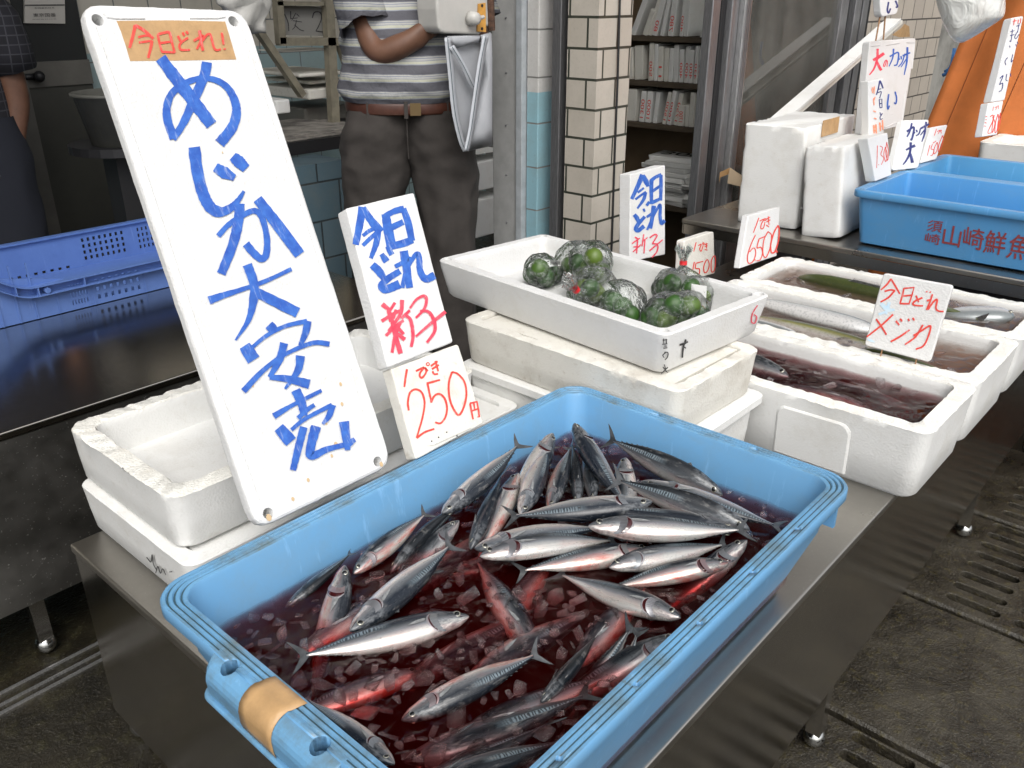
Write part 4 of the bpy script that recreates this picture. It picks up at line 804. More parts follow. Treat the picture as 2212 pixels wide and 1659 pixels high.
    b.inputs['Coat Weight'].default_value = .32; b.inputs['Coat Roughness'].default_value = .10; b.inputs['Specular IOR Level'].default_value = .35
    bump(t, b, n2, .10, .001, bump(t, b, no(co(38, 14), 1.0, 2), .10, .002)); return m
FM = [fish_mat('fish_skin', (.010,.015,.024), (.25,.27,.29), (.62,.60,.56), blood=.25),
      fish_mat('fish_skin_bloody', (.010,.014,.021), (.24,.25,.265), (.58,.54,.49), blood=.95),
      fish_mat('fish_skin_dark', (.010,.013,.017), (.10,.11,.12), (.34,.34,.33), blood=.2, metal=.4)]
M['fin'] = simple('fish_fin', (.075,.08,.085), .35, .15, var=.55, vscale=90, coat=.5)
M['fin_pale'] = simple('fish_fin_pale', (.30,.31,.31), .35, .2, var=.5, vscale=90, coat=.5)
M['eye'] = simple('fish_eye_ring', (.34,.33,.27), .15, .4, coat=1); M['pupil'] = simple('fish_pupil', (.006,.007,.008), .06, 0, coat=1)
M['gill'] = simple('gill_red', (.055,.006,.008), .25, 0, var=.6, vscale=120, coat=.8)
PROF = [(0,0.0032,0.0044),(0.012,0.0161,0.0132),(0.035,0.0309,0.0231),(0.07,0.0494,0.034),(0.115,0.0599,0.045),(0.16,0.0719,0.0526),(0.21,0.0818,0.0581),(0.235,0.0851,0.0604),(0.3,0.0917,0.0636),(0.37,0.0944,0.0647),(0.45,0.0928,0.0626),(0.53,0.0868,0.0571),(0.61,0.0758,0.0483),(0.69,0.0604,0.0373),(0.76,0.0403,0.0263),(0.82,0.0272,0.0153),(0.865,0.0158,0.0107),(0.895,0.0113,0.0079),(0.915,0.0113,0.0056)]
def prof(x):
    for a, b in zip(PROF, PROF[1:]):
        if x <= b[0]: t = (x-a[0])/(b[0]-a[0]); return a[1]+(b[1]-a[1])*t, a[2]+(b[2]-a[2])*t
    return PROF[-1][1:]
FISHN = [0]
def make_fish(label, head, tail, r=75, L=None, mat=0, bend=0, gape=.0, gill=True, lift=0, gird=1.0, group='small tuna heaped in the near tub', dorsal=None, cat='fish', tailspread=1.0, twist=0, anchor=False):
    """head/tail: world points of snout and tail fork; r: dorsal side, degrees rolled from upright towards the fish's left"""
    rd = random.Random(FISHN[0]); FISHN[0] += 1
    bend += rd.uniform(-.16,.16); gird *= rd.uniform(.92,1.05); twist += rd.uniform(-.25,.25)
    head, tail = Vector(head), Vector(tail); ax = (tail-head)
    if L:
        ax = ax.normalized()*L
        if anchor: head = tail-ax
    L = ax.length; X = ax.normalized(); a = -X; up = Vector((0,0,1)); sl = up.cross(a).normalized()
    Dv = up*math.cos(R(r))+sl*math.sin(R(r)); Dv = (Dv-X*Dv.dot(X)).normalized()
    if dorsal is not None: Dv = Vector(dorsal); Dv = (Dv-X*Dv.dot(X)).normalized()
    Y = Dv.cross(X)
    root = empty('tuna_fish', (0,0,0), label, cat, group); root.matrix_world = basis(head, X, Y, Dv)
    def df(p):   # bend in the lateral (y) plane and a little droop, in units of L
        t = p.x; off = bend*(t-.35)**2*(1 if t > .35 else .4); tw = twist*max(0, t-.4)
        y, z = p.y*gird, p.z; y, z = y*math.cos(tw)-z*math.sin(tw), y*math.sin(tw)+z*math.cos(tw)
        return Vector((p.x*L, (y+off)*L, z*L))
    n = 22; rings = []; uvs = []
    for x, h, w in PROF:
        up_k = 1.0 if x > .3 else .92; ring = []; u = []
        for k in range(n):
            th = 2*math.pi*k/n; c, s = math.cos(th), math.sin(th)
            z = h*c*(1.02 if c > 0 else 1.0); y = w*(abs(s)**.92)*(1 if s >= 0 else -1)
            zz = z + .008*(1-min(1, x/.2))*(-1)   # snout slightly below the axis
            ring.append(df(Vector((x, y, zz)))); u.append((x, (c+1)/2))
        rings.append(ring); uvs.append(u)
    mb = MB(); mb.loft(rings); o = mb.build('body', FM[mat], root, smooth=True, fix=False)
    flat = [q for u in uvs for q in u]; ul = o.data.uv_layers.new(name='body')
    for lp in o.data.loops: ul.data[lp.index].uv = flat[lp.vertex_index]
    # tail fin: crescent with a notch, slightly thick
    T = MB(); sp = tailspread
    def finsheet(pts2, th, y0=0):
        A = [df(Vector((x, y0+th*.5, z))) for x, z in pts2]; B = [df(Vector((x, y0-th*.5, z))) for x, z in pts2]; T.loft([A, B])
    up_pts = [(.893,.010),(.905,.016),(.925,.036),(.955,.066),(.99,.094*sp),(1.006,.102*sp),(.985,.070),(.966,.040),(.952,.014),(.948,.0)]
    finsheet(up_pts+[(.952,-.014),(.966,-.040),(.985,-.070),(1.006,-.102*sp),(.99,-.094*sp),(.955,-.066),(.925,-.036),(.905,-.016),(.893,-.010),(.888,0)], .0055)
    T.build('tail_fin', M['fin'], root, smooth=False)
    T = MB(); finsheet([(.265,.079),(.30,.108),(.315,.096),(.335,.090),(.355,.083),(.33,.080)], .004); T.build('dorsal_fin', M['fin'], root)
    for sgn in (1, -1):
        T = MB(); 
        for k in range(6):
            x = .62+.042*k; h, w = prof(x); z = h*.93*sgn; T.add([df(Vector((x, .002, z))), df(Vector((x, -.002, z))), df(Vector((x+.028, 0, z*1.0+sgn*.006))), df(Vector((x+.020, 0, z*.8)))], [(0,1,2), (0,2,3), (1,3,2), (0,3,1)])
        T.build('finlets', M['fin'], root)['kind'] = 'stuff'
    for sgn in (1, -1):
        h, w = prof(.27)
        A = [(.252, .010), (.262, .016), (.31, .006), (.365, -.014), (.31, -.012), (.262, -.004)]; V = []
        for x, z in A:
            hh, ww = prof(x); V.append(df(Vector((x, sgn*(ww*math.sqrt(max(0, 1-(z/hh)**2))+.002+.010*max(0, (x-.26))/.1), z))))
        V2 = [v+Vector((0, sgn*.0006, 0)) for v in V]; P = MB(); P.loft([V, V2]); P.build('pectoral_fin', M['fin_pale' if mat != 2 else 'fin'], root)
        # eye: ring and pupil as flattened domes
        ex, ez = .068, .012; h, w = prof(ex); ey = sgn*(w*math.sqrt(max(0, 1-(ez/h)**2))-.0012)
        c = df(Vector((ex, ey, ez-.004))); rr = .0215*L
        e = MB().ball(c, rr, 16, 10, sc=(1, .28, 1)).build('eye', M['eye'], root, smooth=True)
        MB().ball(c+Vector((0, sgn*rr*.13, 0)), rr*.76, 14, 8, sc=(1, .27, 1)).build('pupil', M['pupil'], e, smooth=True)
        if gill:
            def gx(an): return .232-.062*(max(0, an-92)/70)**2-.02*(max(0, 92-an)/30)**2
            Gk = MB(); r0, r1, r2, r3 = [], [], [], []; q0, q1, q2 = [], [], []; r9 = []
            for k in range(17):
                an = 62+104*k/16; ang = R(an); d = math.sin(math.pi*(k+.6)/17.2)**.7; xx = gx(an); wd = (.003+gape*.024)*d+.0008
                def P_(x, lf):
                    hh, ww = prof(x); return df(Vector((x, sgn*(ww*math.sin(ang)+lf*math.sin(ang)), (hh+lf)*math.cos(ang))))
                r0.append(P_(xx-.004, .0006)); r1.append(P_(xx+wd*.5, .0009)); r2.append(P_(xx+wd, .0012)); r3.append(P_(xx+wd+.005, .0034*min(1, gape+.3))); r9.append(P_(xx+wd+.013, .0002))
                q0.append(P_(xx-.045, .0002)); q1.append(P_(xx-.014, .0022+gape*.004*d)); q2.append(P_(xx-.001, .0036+gape*.010*d))
            Gk.loft([r0, r1, r2], False, False, close=False); Gk.build('gill_slit', M['gill'], root, smooth=True, fix=False)
            for nm, rr_, uvp in (('gill_cover', [q0, q1, q2], (.16, .46)), ('gill_rim', [r2, r3, r9], (.29, .40))):
                ee = MB().loft(rr_, False, False, close=False).build(nm, FM[mat], root, smooth=True, fix=False)
                u2 = ee.data.uv_layers.new(name='body')
                for lp in ee.data.loops: u2.data[lp.index].uv = (uvp[0]+.02*((lp.vertex_index*7) % 5)/5, uvp[1])
    return root
ZW = .716      # water level in the near tub
def F(label, hx, hy, tx, ty, r, zh=ZW, zt=ZW, **k):
    return make_fish(label, at(hx, hy, z=zh), at(tx, ty, z=zt), r, **k)
S = 1.0
fish_list = [
 # label, head px, tail px, roll, z head, z tail, options     (r>0: back towards the fish's left)
 ('small tuna standing head up in the far corner, snout on the blue wall', 1238,915, 1338,1085, 60, .785,.735, dict(L=.24, mat=0, gape=.5)),
 ('small tuna with open red mouth left of the corner fish, belly to camera', 1196,938, 1128,1062, -120, .772,.728, dict(L=.22, mat=0, gape=.6)),
 ('tuna along the back wall with forked tail raised, head down left', 956,1112, 1130,962, 100, .736,.778, dict(mat=0, gape=.8, twist=.5)),
 ('blue silver tuna pointing down to camera, tail under the corner', 1126,1112, 1190,952, 105, .738,.770, dict(mat=0, gape=.3)),
 ('slim tuna pointing down with pale pink belly, right of the blue silver one', 1188,1100, 1232,955, 70, .735,.765, dict(mat=1, gape=.2)),
 ('dark backed tuna wedged upright beside the corner fish', 1250,1088, 1238,950, 5, .735,.765, dict(mat=2, gill=False)),
 ('second dark tuna wedged close under the corner fish', 1284,1082, 1262,960, 40, .730,.755, dict(mat=2, gill=False)),
 ('grey tuna head up right of the corner fish, half buried', 1348,988, 1352,1130, 95, .752,.716, dict(L=.22, mat=0, gape=.5)),
 ('long black backed tuna along the far right wall of the tub', 1562,1068, 1302,942, 25, .724,.762, dict(mat=2, gill=False)),
 ('tuna with head left and red gill, tail reaching the right wall', 1384,1042, 1700,1142, 98, .760,.724, dict(mat=0, gape=.7)),
 ('black backed tuna lying across the heap with its tail up left', 1620,1142, 1318,1030, 22, .744,.766, dict(mat=2, gill=False)),
 ('tuna with head right and spotted lower flank across the middle of the heap', 1410,1086, 1088,1118, -102, .762,.746, dict(mat=0, gape=.6, twist=-.3)),
 ('tuna showing only its pale tail half and small forked tail', 1540,1138, 1252,1092, -70, .740,.756, dict(L=.25, mat=0, anchor=True)),
 ('large bright silver tuna with open dark gill in the middle of the heap', 1270,1136, 1622,1152, -80, .764,.744, dict(mat=0, gape=1.0)),
 ('upside down tuna head under the bright silver pair, facing left', 1026,1186, 1318,1128, 108, .744,.742, dict(mat=0, gape=.7)),
 ('silver tuna facing left with wide open gill at the front of the heap', 1036,1198, 1345,1152, -82, .752,.736, dict(mat=0, gape=1.0)),
 ('pink bellied tuna with its dark forked tail at the left', 1405,1186, 1108,1232, 78, .724,.728, dict(mat=1, gape=.3)),
 ('shiny tuna with a big round eye facing left', 1315,1224, 1580,1172, -78, .736,.724, dict(mat=0, gape=.2)),
 ('tuna facing right with an open dark gill near the right wall', 1574,1214, 1300,1268, 75, .738,.715, dict(mat=1, gape=1.0)),
 ('tuna head poking up beside the right wall', 1612,1166, 1502,1262, 85, .738,.690, dict(L=.22, mat=0, gape=.7)),
 ('tuna facing right with pale jaw and open gill, body under red water', 1472,1334, 1198,1244, 72, .734,.704, dict(mat=0, gape=1.0)),
 ('dark tuna tail and back sticking up in front of the pale jawed fish', 1278,1490, 1366,1337, -30, .680,.742, dict(L=.20, mat=2, gill=False, anchor=True)),
 ('reddish forked tail standing up beside the dark tail', 1345,1470, 1386,1356, 80, .690,.736, dict(L=.15, mat=2, gill=False, anchor=True)),
 ('grey tuna head by the right wall beside the reddish tail', 1466,1372, 1330,1452, 70, .728,.700, dict(L=.22, mat=2, gape=.8)),
 ('dark tuna with ringed eye head down in the red water', 1170,1518, 1300,1368, 35, .716,.716, dict(mat=2, gill=False)),
 ('pale tuna lying belly out with its tail fin raised at bottom centre', 868,1558, 1176,1402, 98, .708,.734, dict(mat=1, gape=.2, twist=.4)),
 ('bright white bellied tuna lying straight across the red water', 1012,1330, 628,1430, 78, .722,.718, dict(mat=0, gape=.15)),
 ('silver tuna with spotted flank, head down at left of the tub', 758,1366, 985,1172, 102, .727,.738, dict(mat=0, gape=.5, twist=.4)),
 ('tuna with eye and open gill rising between two fish at the left', 748,1222, 706,1395, -95, .742,.690, dict(L=.22, mat=1, gape=.8)),
 ('dark tuna slanting up along the back wall with its tail out of the water', 618,1312, 766,1190, 70, .708,.736, dict(mat=2, gill=False, tailspread=.8)),
 ('striped tuna by the back wall with a pointed tail fin raised', 762,1238, 928,1102, -62, .722,.742, dict(mat=1, gape=.2)),
 ('black tuna half sunk below the striped one', 842,1236, 930,1142, 20, .706,.722, dict(L=.2, mat=2, gill=False)),
 ('small dark blue tuna head under the tail wall fish', 990,1122, 920,1200, 60, .734,.704, dict(L=.19, mat=2, gape=.4)),
 ('blue patterned tuna pointing up between the heap and the red water', 1018,1186, 1060,1085, 40, .716,.732, dict(L=.2, mat=0, gill=False)),
 ('grey tuna with a dark gill behind the patterned one', 1118,1022, 1062,1142, 100, .752,.716, dict(L=.21, mat=1, gape=.7)),
 ('grey tuna slanting along the taped end of the tub', 850,1652, 650,1500, -78, .718,.714, dict(mat=0, gape=.9)),
 ('grey tuna back at the bottom edge of the tub', 1040,1662, 1238,1584, 66, .712,.706, dict(L=.22, anchor=True, mat=2, gape=.2)),
 ('mackerel striped tuna sunk under the dark water near the front wall', 1090,1572, 1292,1500, 76, .702,.708, dict(L=.25, anchor=True, mat=2, gill=False)),
 ('sunken reddish tuna seen through the water below the white one', 862,1490, 1000,1410, 80, .688,.692, dict(L=.25, mat=1, gill=False)),
 ('sunken reddish tuna in the middle of the red water', 1050,1395, 1140,1275, -85, .686,.694, dict(L=.24, mat=1, gill=False)),
 ('sunken tuna under the bright tuna at the centre', 960,1250, 1130,1200, 90, .688,.690, dict(L=.25, mat=1, gill=False)),
 ('sunken reddish tuna close below the white bellied one, nearer the front', 912,1448, 790,1492, 85, .700,.700, dict(L=.205, mat=1, gill=False)),
 ('sunken pink tuna in the clear red patch right of the white bellied one', 1160,1420, 1085,1300, 80, .702,.702, dict(L=.24, mat=1, gill=False)),
 ('sunken tuna under the ice near the taped end of the tub', 640,1420, 760,1345, -85, .694,.698, dict(L=.24, mat=1, gill=False)),
 ('sunken tuna below the pale belly out fish at bottom centre', 960,1620, 1105,1555, -80, .696,.698, dict(L=.25, mat=1, gill=False)),
 ('sunken pink tuna left of the dark ringed eye fish', 1010,1470, 1130,1400, 85, .698,.700, dict(L=.24, mat=1, gill=False)),
 ('dark tuna just under the surface in the bottom corner of the tub', 1085,1620, 1215,1566, 50, .702,.704, dict(L=.19, anchor=True, mat=2, gill=False)),
 ('sunken reddish tuna beside the front wall under the jaw fish', 1240,1440, 1330,1340, -75, .700,.700, dict(L=.22, mat=1, gill=False)),
 ('sunken reddish tuna under the left pair', 880,1290, 1020,1180, 88, .690,.696, dict(L=.24, mat=1, gill=False)),
]
for (lab, hx, hy, tx, ty, r, zh, zt, k) in fish_list:
    k = dict(k); LL = k.pop('L', None)
    hd, tl = at(hx, hy, z=zh), at(tx, ty, z=zt)
    f_ = make_fish(lab, hd, tl, r, L=LL, **k)
# ------------------------------------------------------------------ red ice water
def water_mat(name, absorb, dens, scat=None, sdens=0, rough=.02, bmp=.25, ior=1.33):
    m = bpy.data.materials.new(name); m.use_nodes = True; t = m.node_tree; t.nodes.clear()
    out = N(t, 'OutputMaterial'); tr = N(t, 'BsdfTransparent'); gl = N(t, 'BsdfGlossy'); gl.inputs['Roughness'].default_value = rough
    fr = N(t, 'Fresnel'); fr.inputs[0].default_value = ior; mx = N(t, 'MixShader')
    bn = N(t, 'Bump', Strength=bmp, Distance=.006); t.links.new(noise_tex(t, 42, 3, .55, dist=.6), bn.inputs['Height'])
    t.links.new(bn.outputs[0], gl.inputs['Normal']); t.links.new(bn.outputs[0], fr.inputs['Normal'])
    geo = N(t, 'NewGeometry'); bf = N(t, 'Math', operation='SUBTRACT'); bf.inputs[0].default_value = 1; t.links.new(geo.outputs['Backfacing'], bf.inputs[1])
    ml = N(t, 'Math', operation='MULTIPLY'); t.links.new(fr.outputs[0], ml.inputs[0]); t.links.new(bf.outputs[0], ml.inputs[1])
    t.links.new(ml.outputs[0], mx.inputs[0]); t.links.new(tr.outputs[0], mx.inputs[1]); t.links.new(gl.outputs[0], mx.inputs[2]); t.links.new(mx.outputs[0], out.inputs[0])
    ab = N(t, 'VolumeAbsorption'); ab.inputs['Color'].default_value = (*absorb, 1); ab.inputs['Density'].default_value = dens; v = ab.outputs[0]
    if scat:
        sc = N(t, 'VolumeScatter'); sc.inputs['Color'].default_value = (*scat, 1); sc.inputs['Density'].default_value = sdens; ad = N(t, 'AddShader')
        t.links.new(v, ad.inputs[0]); t.links.new(sc.outputs[0], ad.inputs[1]); v = ad.outputs[0]
    t.links.new(v, out.inputs['Volume']); return m
M['blood'] = water_mat('bloody_melt_water', (.70,.07,.08), 52, (.42,.03,.028), 3.2, bmp=.5)
M['blood2'] = water_mat('bloody_box_water', (.58,.24,.26), 62, (.40,.14,.14), 5, bmp=.12)
M['murk'] = water_mat('murky_box_water', (.72,.58,.50), 22, (.7,.55,.48), 7, bmp=.12)
def water_body(name, cx, cy, w, d, z0, z1, m, label, amp=.0024, rc=.03, seed=0, parent=None, rz=0):
    nx, ny = max(8, int(w/.0055)), max(8, int(d/.0055)); mb = MB(); V = []; Fc = []
    def sq(i, j):
        x, y = -w/2+w*i/nx, -d/2+d*j/ny
        dx, dy = abs(x)-(w/2-rc), abs(y)-(d/2-rc)     # pull the corners in to a rounded outline
        if dx > 0 and dy > 0:
            l = math.hypot(dx, dy); k = rc/l if l > rc else 1; x = math.copysign(w/2-rc+dx*k, x); y = math.copysign(d/2-rc+dy*k, y)
        return x, y
    for j in range(ny+1):
        for i in range(nx+1):
            x, y = sq(i, j); h = noise.noise(Vector((x*22+seed, y*22, 3)))*amp + noise.noise(Vector((x*60, y*60+seed, 1)))*amp*.6 + abs(noise.noise(Vector((x*95, y*95+seed, 8))))*amp*.5
            V.append(Vector((x, y, z1-z0+h)))
    idx = lambda i, j: j*(nx+1)+i
    for j in range(ny):
        for i in range(nx): Fc.append((idx(i,j), idx(i+1,j), idx(i+1,j+1), idx(i,j+1)))
    per = [idx(i, 0) for i in range(nx+1)]+[idx(nx, j) for j in range(1, ny+1)]+[idx(i, ny) for i in range(nx-1, -1, -1)]+[idx(0, j) for j in range(ny-1, 0, -1)]
    b0 = len(V); sh = .965
    for q in per: V.append(Vector((V[q].x*sh, V[q].y*sh, 0)))
    n = len(per)
    for k in range(n): Fc.append((per[k], b0+k, b0+(k+1) % n, per[(k+1) % n]))
    Fc.append(tuple(b0+k for k in reversed(range(n))))
    o = mesh_obj(name, V, Fc, m, loc=(cx, cy, z0)); o.rotation_euler.z = rz; recalc(o); o.data.polygons.foreach_set('use_smooth', [True]*len(o.data.polygons))
    tag(o, label, 'water', kind='stuff'); return o
water_body('bloody_water', TX, TY, .808, .490, ZT+.02, ZW, M['blood'], 'dark red bloody melt water filling the near blue tub', rc=.03)
# ice lumps
def ice_mat(name, tint, white):
    m = bpy.data.materials.new(name); m.use_nodes = True; t = m.node_tree; t.nodes.clear()
    out = N(t, 'OutputMaterial'); tr = N(t, 'BsdfTransparent'); tr.inputs[0].default_value = (*tint, 1); gl = N(t, 'BsdfGlossy'); gl.inputs['Roughness'].default_value = .06; df = N(t, 'BsdfDiffuse'); df.inputs[0].default_value = (*white, 1)
    fr = N(t, 'Fresnel'); fr.inputs[0].default_value = 1.36; bn = N(t, 'Bump', Strength=.5, Distance=.003); t.links.new(noise_tex(t, 90, 3), bn.inputs['Height']); t.links.new(bn.outputs[0], gl.inputs['Normal']); t.links.new(bn.outputs[0], fr.inputs['Normal'])
    m1 = N(t, 'MixShader'); t.links.new(ramp(t, noise_tex(t, 45, 4, .6), [(.54, (.0,)*3), (.78, (.09,)*3)]), m1.inputs[0]); t.links.new(tr.outputs[0], m1.inputs[1]); t.links.new(df.outputs[0], m1.inputs[2])
    fb_ = N(t, 'Math', operation='MULTIPLY_ADD'); fb_.inputs[1].default_value = 1.0; fb_.inputs[2].default_value = .0; t.links.new(fr.outputs[0], fb_.inputs[0])
    m2 = N(t, 'MixShader'); t.links.new(fb_.outputs[0], m2.inputs[0]); t.links.new(m1.outputs[0], m2.inputs[1]); t.links.new(gl.outputs[0], m2.inputs[2]); t.links.new(m2.outputs[0], out.inputs[0]); return m
M['ice'] = ice_mat('clear_ice', (.985,.95,.95), (.6,.5,.5))
def ice_mesh(seed, flat=.6):
    rd = random.Random(seed); bm = bmesh.new()
    for k in range(14):
        v = Vector((rd.uniform(-1,1), rd.uniform(-.8,.8), rd.uniform(-1,1)*flat)); v = v/max(abs(v.x), abs(v.y)/.8, abs(v.z)/flat)*rd.uniform(.82,1); bm.verts.new(v)
    bmesh.ops.convex_hull(bm, input=bm.verts); bmesh.ops.delete(bm, geom=[v for v in bm.verts if not v.link_faces], context='VERTS')
    bmesh.ops.bevel(bm, geom=list(bm.edges), offset=.05, segments=1, affect='EDGES', profile=.5)
    me = bpy.data.meshes.new('ice_lump'); bm.to_mesh(me); bm.free(); me.materials.append(M['ice'])
    return me
ICE = [ice_mesh(40+k, rd_) for k, rd_ in enumerate((.6,.45,.8,.55,.7,.4))]
rnd = random.Random(5); nice = 0; tries = 0; placed = []
segs = [(at(f[1], f[2], z=f[6]), at(f[3], f[4], z=f[7])) for f in fish_list if max(f[6], f[7]) > .715]
while nice < 290 and tries < 6000:
    tries += 1
    x, y = TX+rnd.uniform(-.392,.392), TY+rnd.uniform(-.232,.232); s = rnd.choice((.006,.008,.010,.012,.015,.019)); p = Vector((x, y))
    bad = any((Vector((q.x, q.y))-p).length < (s+q.z)*.85 for q in placed)
    for a, b in segs:
        a2, b2 = Vector((a.x, a.y)), Vector((b.x, b.y)); d = b2-a2; t_ = max(0, min(1, (p-a2).dot(d)/d.dot(d)))
        if (a2+d*t_-p).length < .017+s*.5: bad = True; break
    if bad: continue
    placed.append(Vector((x, y, s))); o = bpy.data.objects.new('ice_lump', ICE[nice % 6]); COL.objects.link(o)
    o.location = (x, y, ZW-s*.10+rnd.uniform(-.004,.001)); o.rotation_euler = (rnd.uniform(-.4,.4), rnd.uniform(-.4,.4), rnd.uniform(0, 6.28)); o.scale = (s*rnd.uniform(.9,1.3), s*rnd.uniform(.7,1.1), s*rnd.uniform(.35,.7))
    tag(o, 'clear ice lump floating in the red water of the near tub', 'ice', 'ice lumps in the near tub'); nice += 1
# ------------------------------------------------------------------ contents of the three end boxes
zb = ZT+.16
water_body('bloody_water', 1.7585, .748, .226, .672, ZT+.035, zb-.030, M['blood2'], 'murky dark red ice water in the front foam box', seed=3, rc=.02)
water_body('icy_water', 2.09, .748, .254, .672, ZT+.035, zb-.026, M['murk'], 'murky brownish ice water in the middle foam box', seed=5, rc=.02)
water_body('icy_water', 2.4215, .748, .224, .672, ZT+.035, zb-.014, M['murk'], 'murky brownish ice water in the far foam box', seed=8, rc=.02)
make_fish('dark tuna floating in the bloody front foam box', (1.76, .72, zb-.034), (1.79, 1.02, zb-.040), 60, mat=2, gill=False, group='fish in the end boxes')
make_fish('second tuna sunk in the bloody front foam box', (1.74, .52, zb-.050), (1.72, .80, zb-.052), 80, mat=1, gill=False, group='fish in the end boxes')
make_fish('pinkish tuna sunk by the right end of the bloody front box', (1.80, .46, zb-.052), (1.82, .72, zb-.05), -80, mat=1, gill=False, group='fish in the end boxes')
# long slim fish
def slim_mat(name, back, mid, belly):
    m, t, b = nt(name); uv = N(t, 'UVMap'); uv.uv_map = 'body'; sx = N(t, 'SeparateXYZ'); t.links.new(uv.outputs[0], sx.inputs[0])
    c = ramp(t, sx.outputs[1], [(.30, belly), (.58, mid), (.74, back)]); c = mix(t, ramp(t, noise_tex(t, 160, 3), [(.5, (0,0,0)), (.72, (.5,)*3)]), c, tuple(x*.5 for x in mid))
    t.links.new(c, b.inputs['Base Color']); b.inputs['Metallic'].default_value = .3; b.inputs['Roughness'].default_value = .28; b.inputs['Coat Weight'].default_value = .6; return m
SM = [slim_mat('silver_fish_skin', (.20,.22,.22), (.55,.56,.56), (.75,.74,.72)), slim_mat('yellow_green_fish_skin', (.07,.09,.03), (.28,.27,.08), (.60,.58,.55))]
def slim_fish(label, head, tail, r, w, m, name='slim_fish', fork=True):
    head, tail = Vector(head), Vector(tail); ax = tail-head; L = ax.length; X = ax.normalized(); up = Vector((0,0,1)); sl = up.cross(-X).normalized()
    Dv = up*math.cos(R(r))+sl*math.sin(R(r)); Dv = (Dv-X*Dv.dot(X)).normalized(); root = empty(name, (0,0,0), label, 'fish', 'fish in the end boxes'); root.matrix_world = basis(head, X, Dv.cross(X), Dv)
    rings = []; uvs = []; n = 18
    for t_, k in ((0,.05),(.02,.35),(.06,.6),(.12,.82),(.2,.96),(.32,1),(.5,.96),(.65,.82),(.78,.6),(.88,.36),(.95,.2)):
        rings.append([Vector((t_*L, w*.62*k*math.sin(2*math.pi*q/n), w*k*math.cos(2*math.pi*q/n))) for q in range(n)]); uvs += [(t_, (math.cos(2*math.pi*q/n)+1)/2) for q in range(n)]
    o = MB().loft(rings).build('body', SM[m], root, smooth=True, fix=False); ul = o.data.uv_layers.new(name='body')
    for lp in o.data.loops: ul.data[lp.index].uv = uvs[lp.vertex_index]
    f = [(.93,.12),(1.0,.95),(.985,.4),(.965,0),(.985,-.4),(1.0,-.95),(.93,-.12)]; A = [Vector((x*L, .0012, z*w)) for x, z in f]; B = [Vector((x*L, -.0012, z*w)) for x, z in f]
    MB().loft([A, B]).build('tail_fin', M['fin_pale'], root)
    for sg in (1, -1):
        e = MB().ball((.055*L, sg*w*.38, w*.12), w*.17, 12, 8, sc=(1,.5,1)).build('eye', M['eye'], root, smooth=True); MB().ball((.055*L, sg*(w*.38+w*.03), w*.12), w*.11, 12, 8, sc=(1,.55,1)).build('pupil', M['pupil'], e, smooth=True)
    d = [(.30,.95),(.34,1.25),(.6,1.1),(.85,.42),(.6,.84)]; MB().loft([[Vector((x*L, .001, z*w)) for x, z in d], [Vector((x*L, -.001, z*w)) for x, z in d]]).build('dorsal_fin', M['fin_pale'], root)
    return root
slim_fish('long bright silver fish lying along the back of the middle foam box', (2.15, .66, zb-.022), (2.16, 1.075, zb-.020), 80, .032, 0)
slim_fish('pale silver fish along the front wall of the middle foam box', (1.995, .80, zb-.030), (2.00, 1.07, zb-.024), -80, .028, 0)
slim_fish('greenish fish sunk between the two silver ones', (2.07, .62, zb-.045), (2.08, 1.03, zb-.042), 70, .032, 1)
slim_fish('small yellow finned fish by the right end of the middle foam box', (2.03, .66, zb-.036), (2.00, .46, zb-.024), 60, .022, 1)
slim_fish('yellow green backed fish lying along the far foam box', (2.44, 1.02, zb-.022), (2.40, .47, zb-.020), 30, .040, 1)
slim_fish('white bellied fish at the right end of the far foam box', (2.47, .43, zb-.010), (2.38, .62, zb-.030), -95, .038, 0)
rnd = random.Random(9); sliver = []
for (cx, w, zz, nn, lab) in ((1.7585, .20, zb-.030, 26, 'front bloody'), (2.09, .22, zb-.026, 34, 'middle'), (2.4215, .19, zb-.014, 26, 'far')):
    for k in range(nn):
        o = bpy.data.objects.new('ice_flake', ICE[k % 6]); COL.objects.link(o); o.location = (cx+rnd.uniform(-w/2, w/2), rnd.uniform(.44, 1.06) if lab != 'middle' else rnd.uniform(.43, .75), zz-.002+rnd.uniform(-.002,.001))
        s = rnd.uniform(.010,.022); o.scale = (s, s*.7, s*.3); o.rotation_euler = (rnd.uniform(-.3,.3), rnd.uniform(-.3,.3), rnd.uniform(0,6.28)); tag(o, 'thin ice flake floating in the %s foam box' % lab, 'ice', 'ice flakes in the %s foam box' % lab)
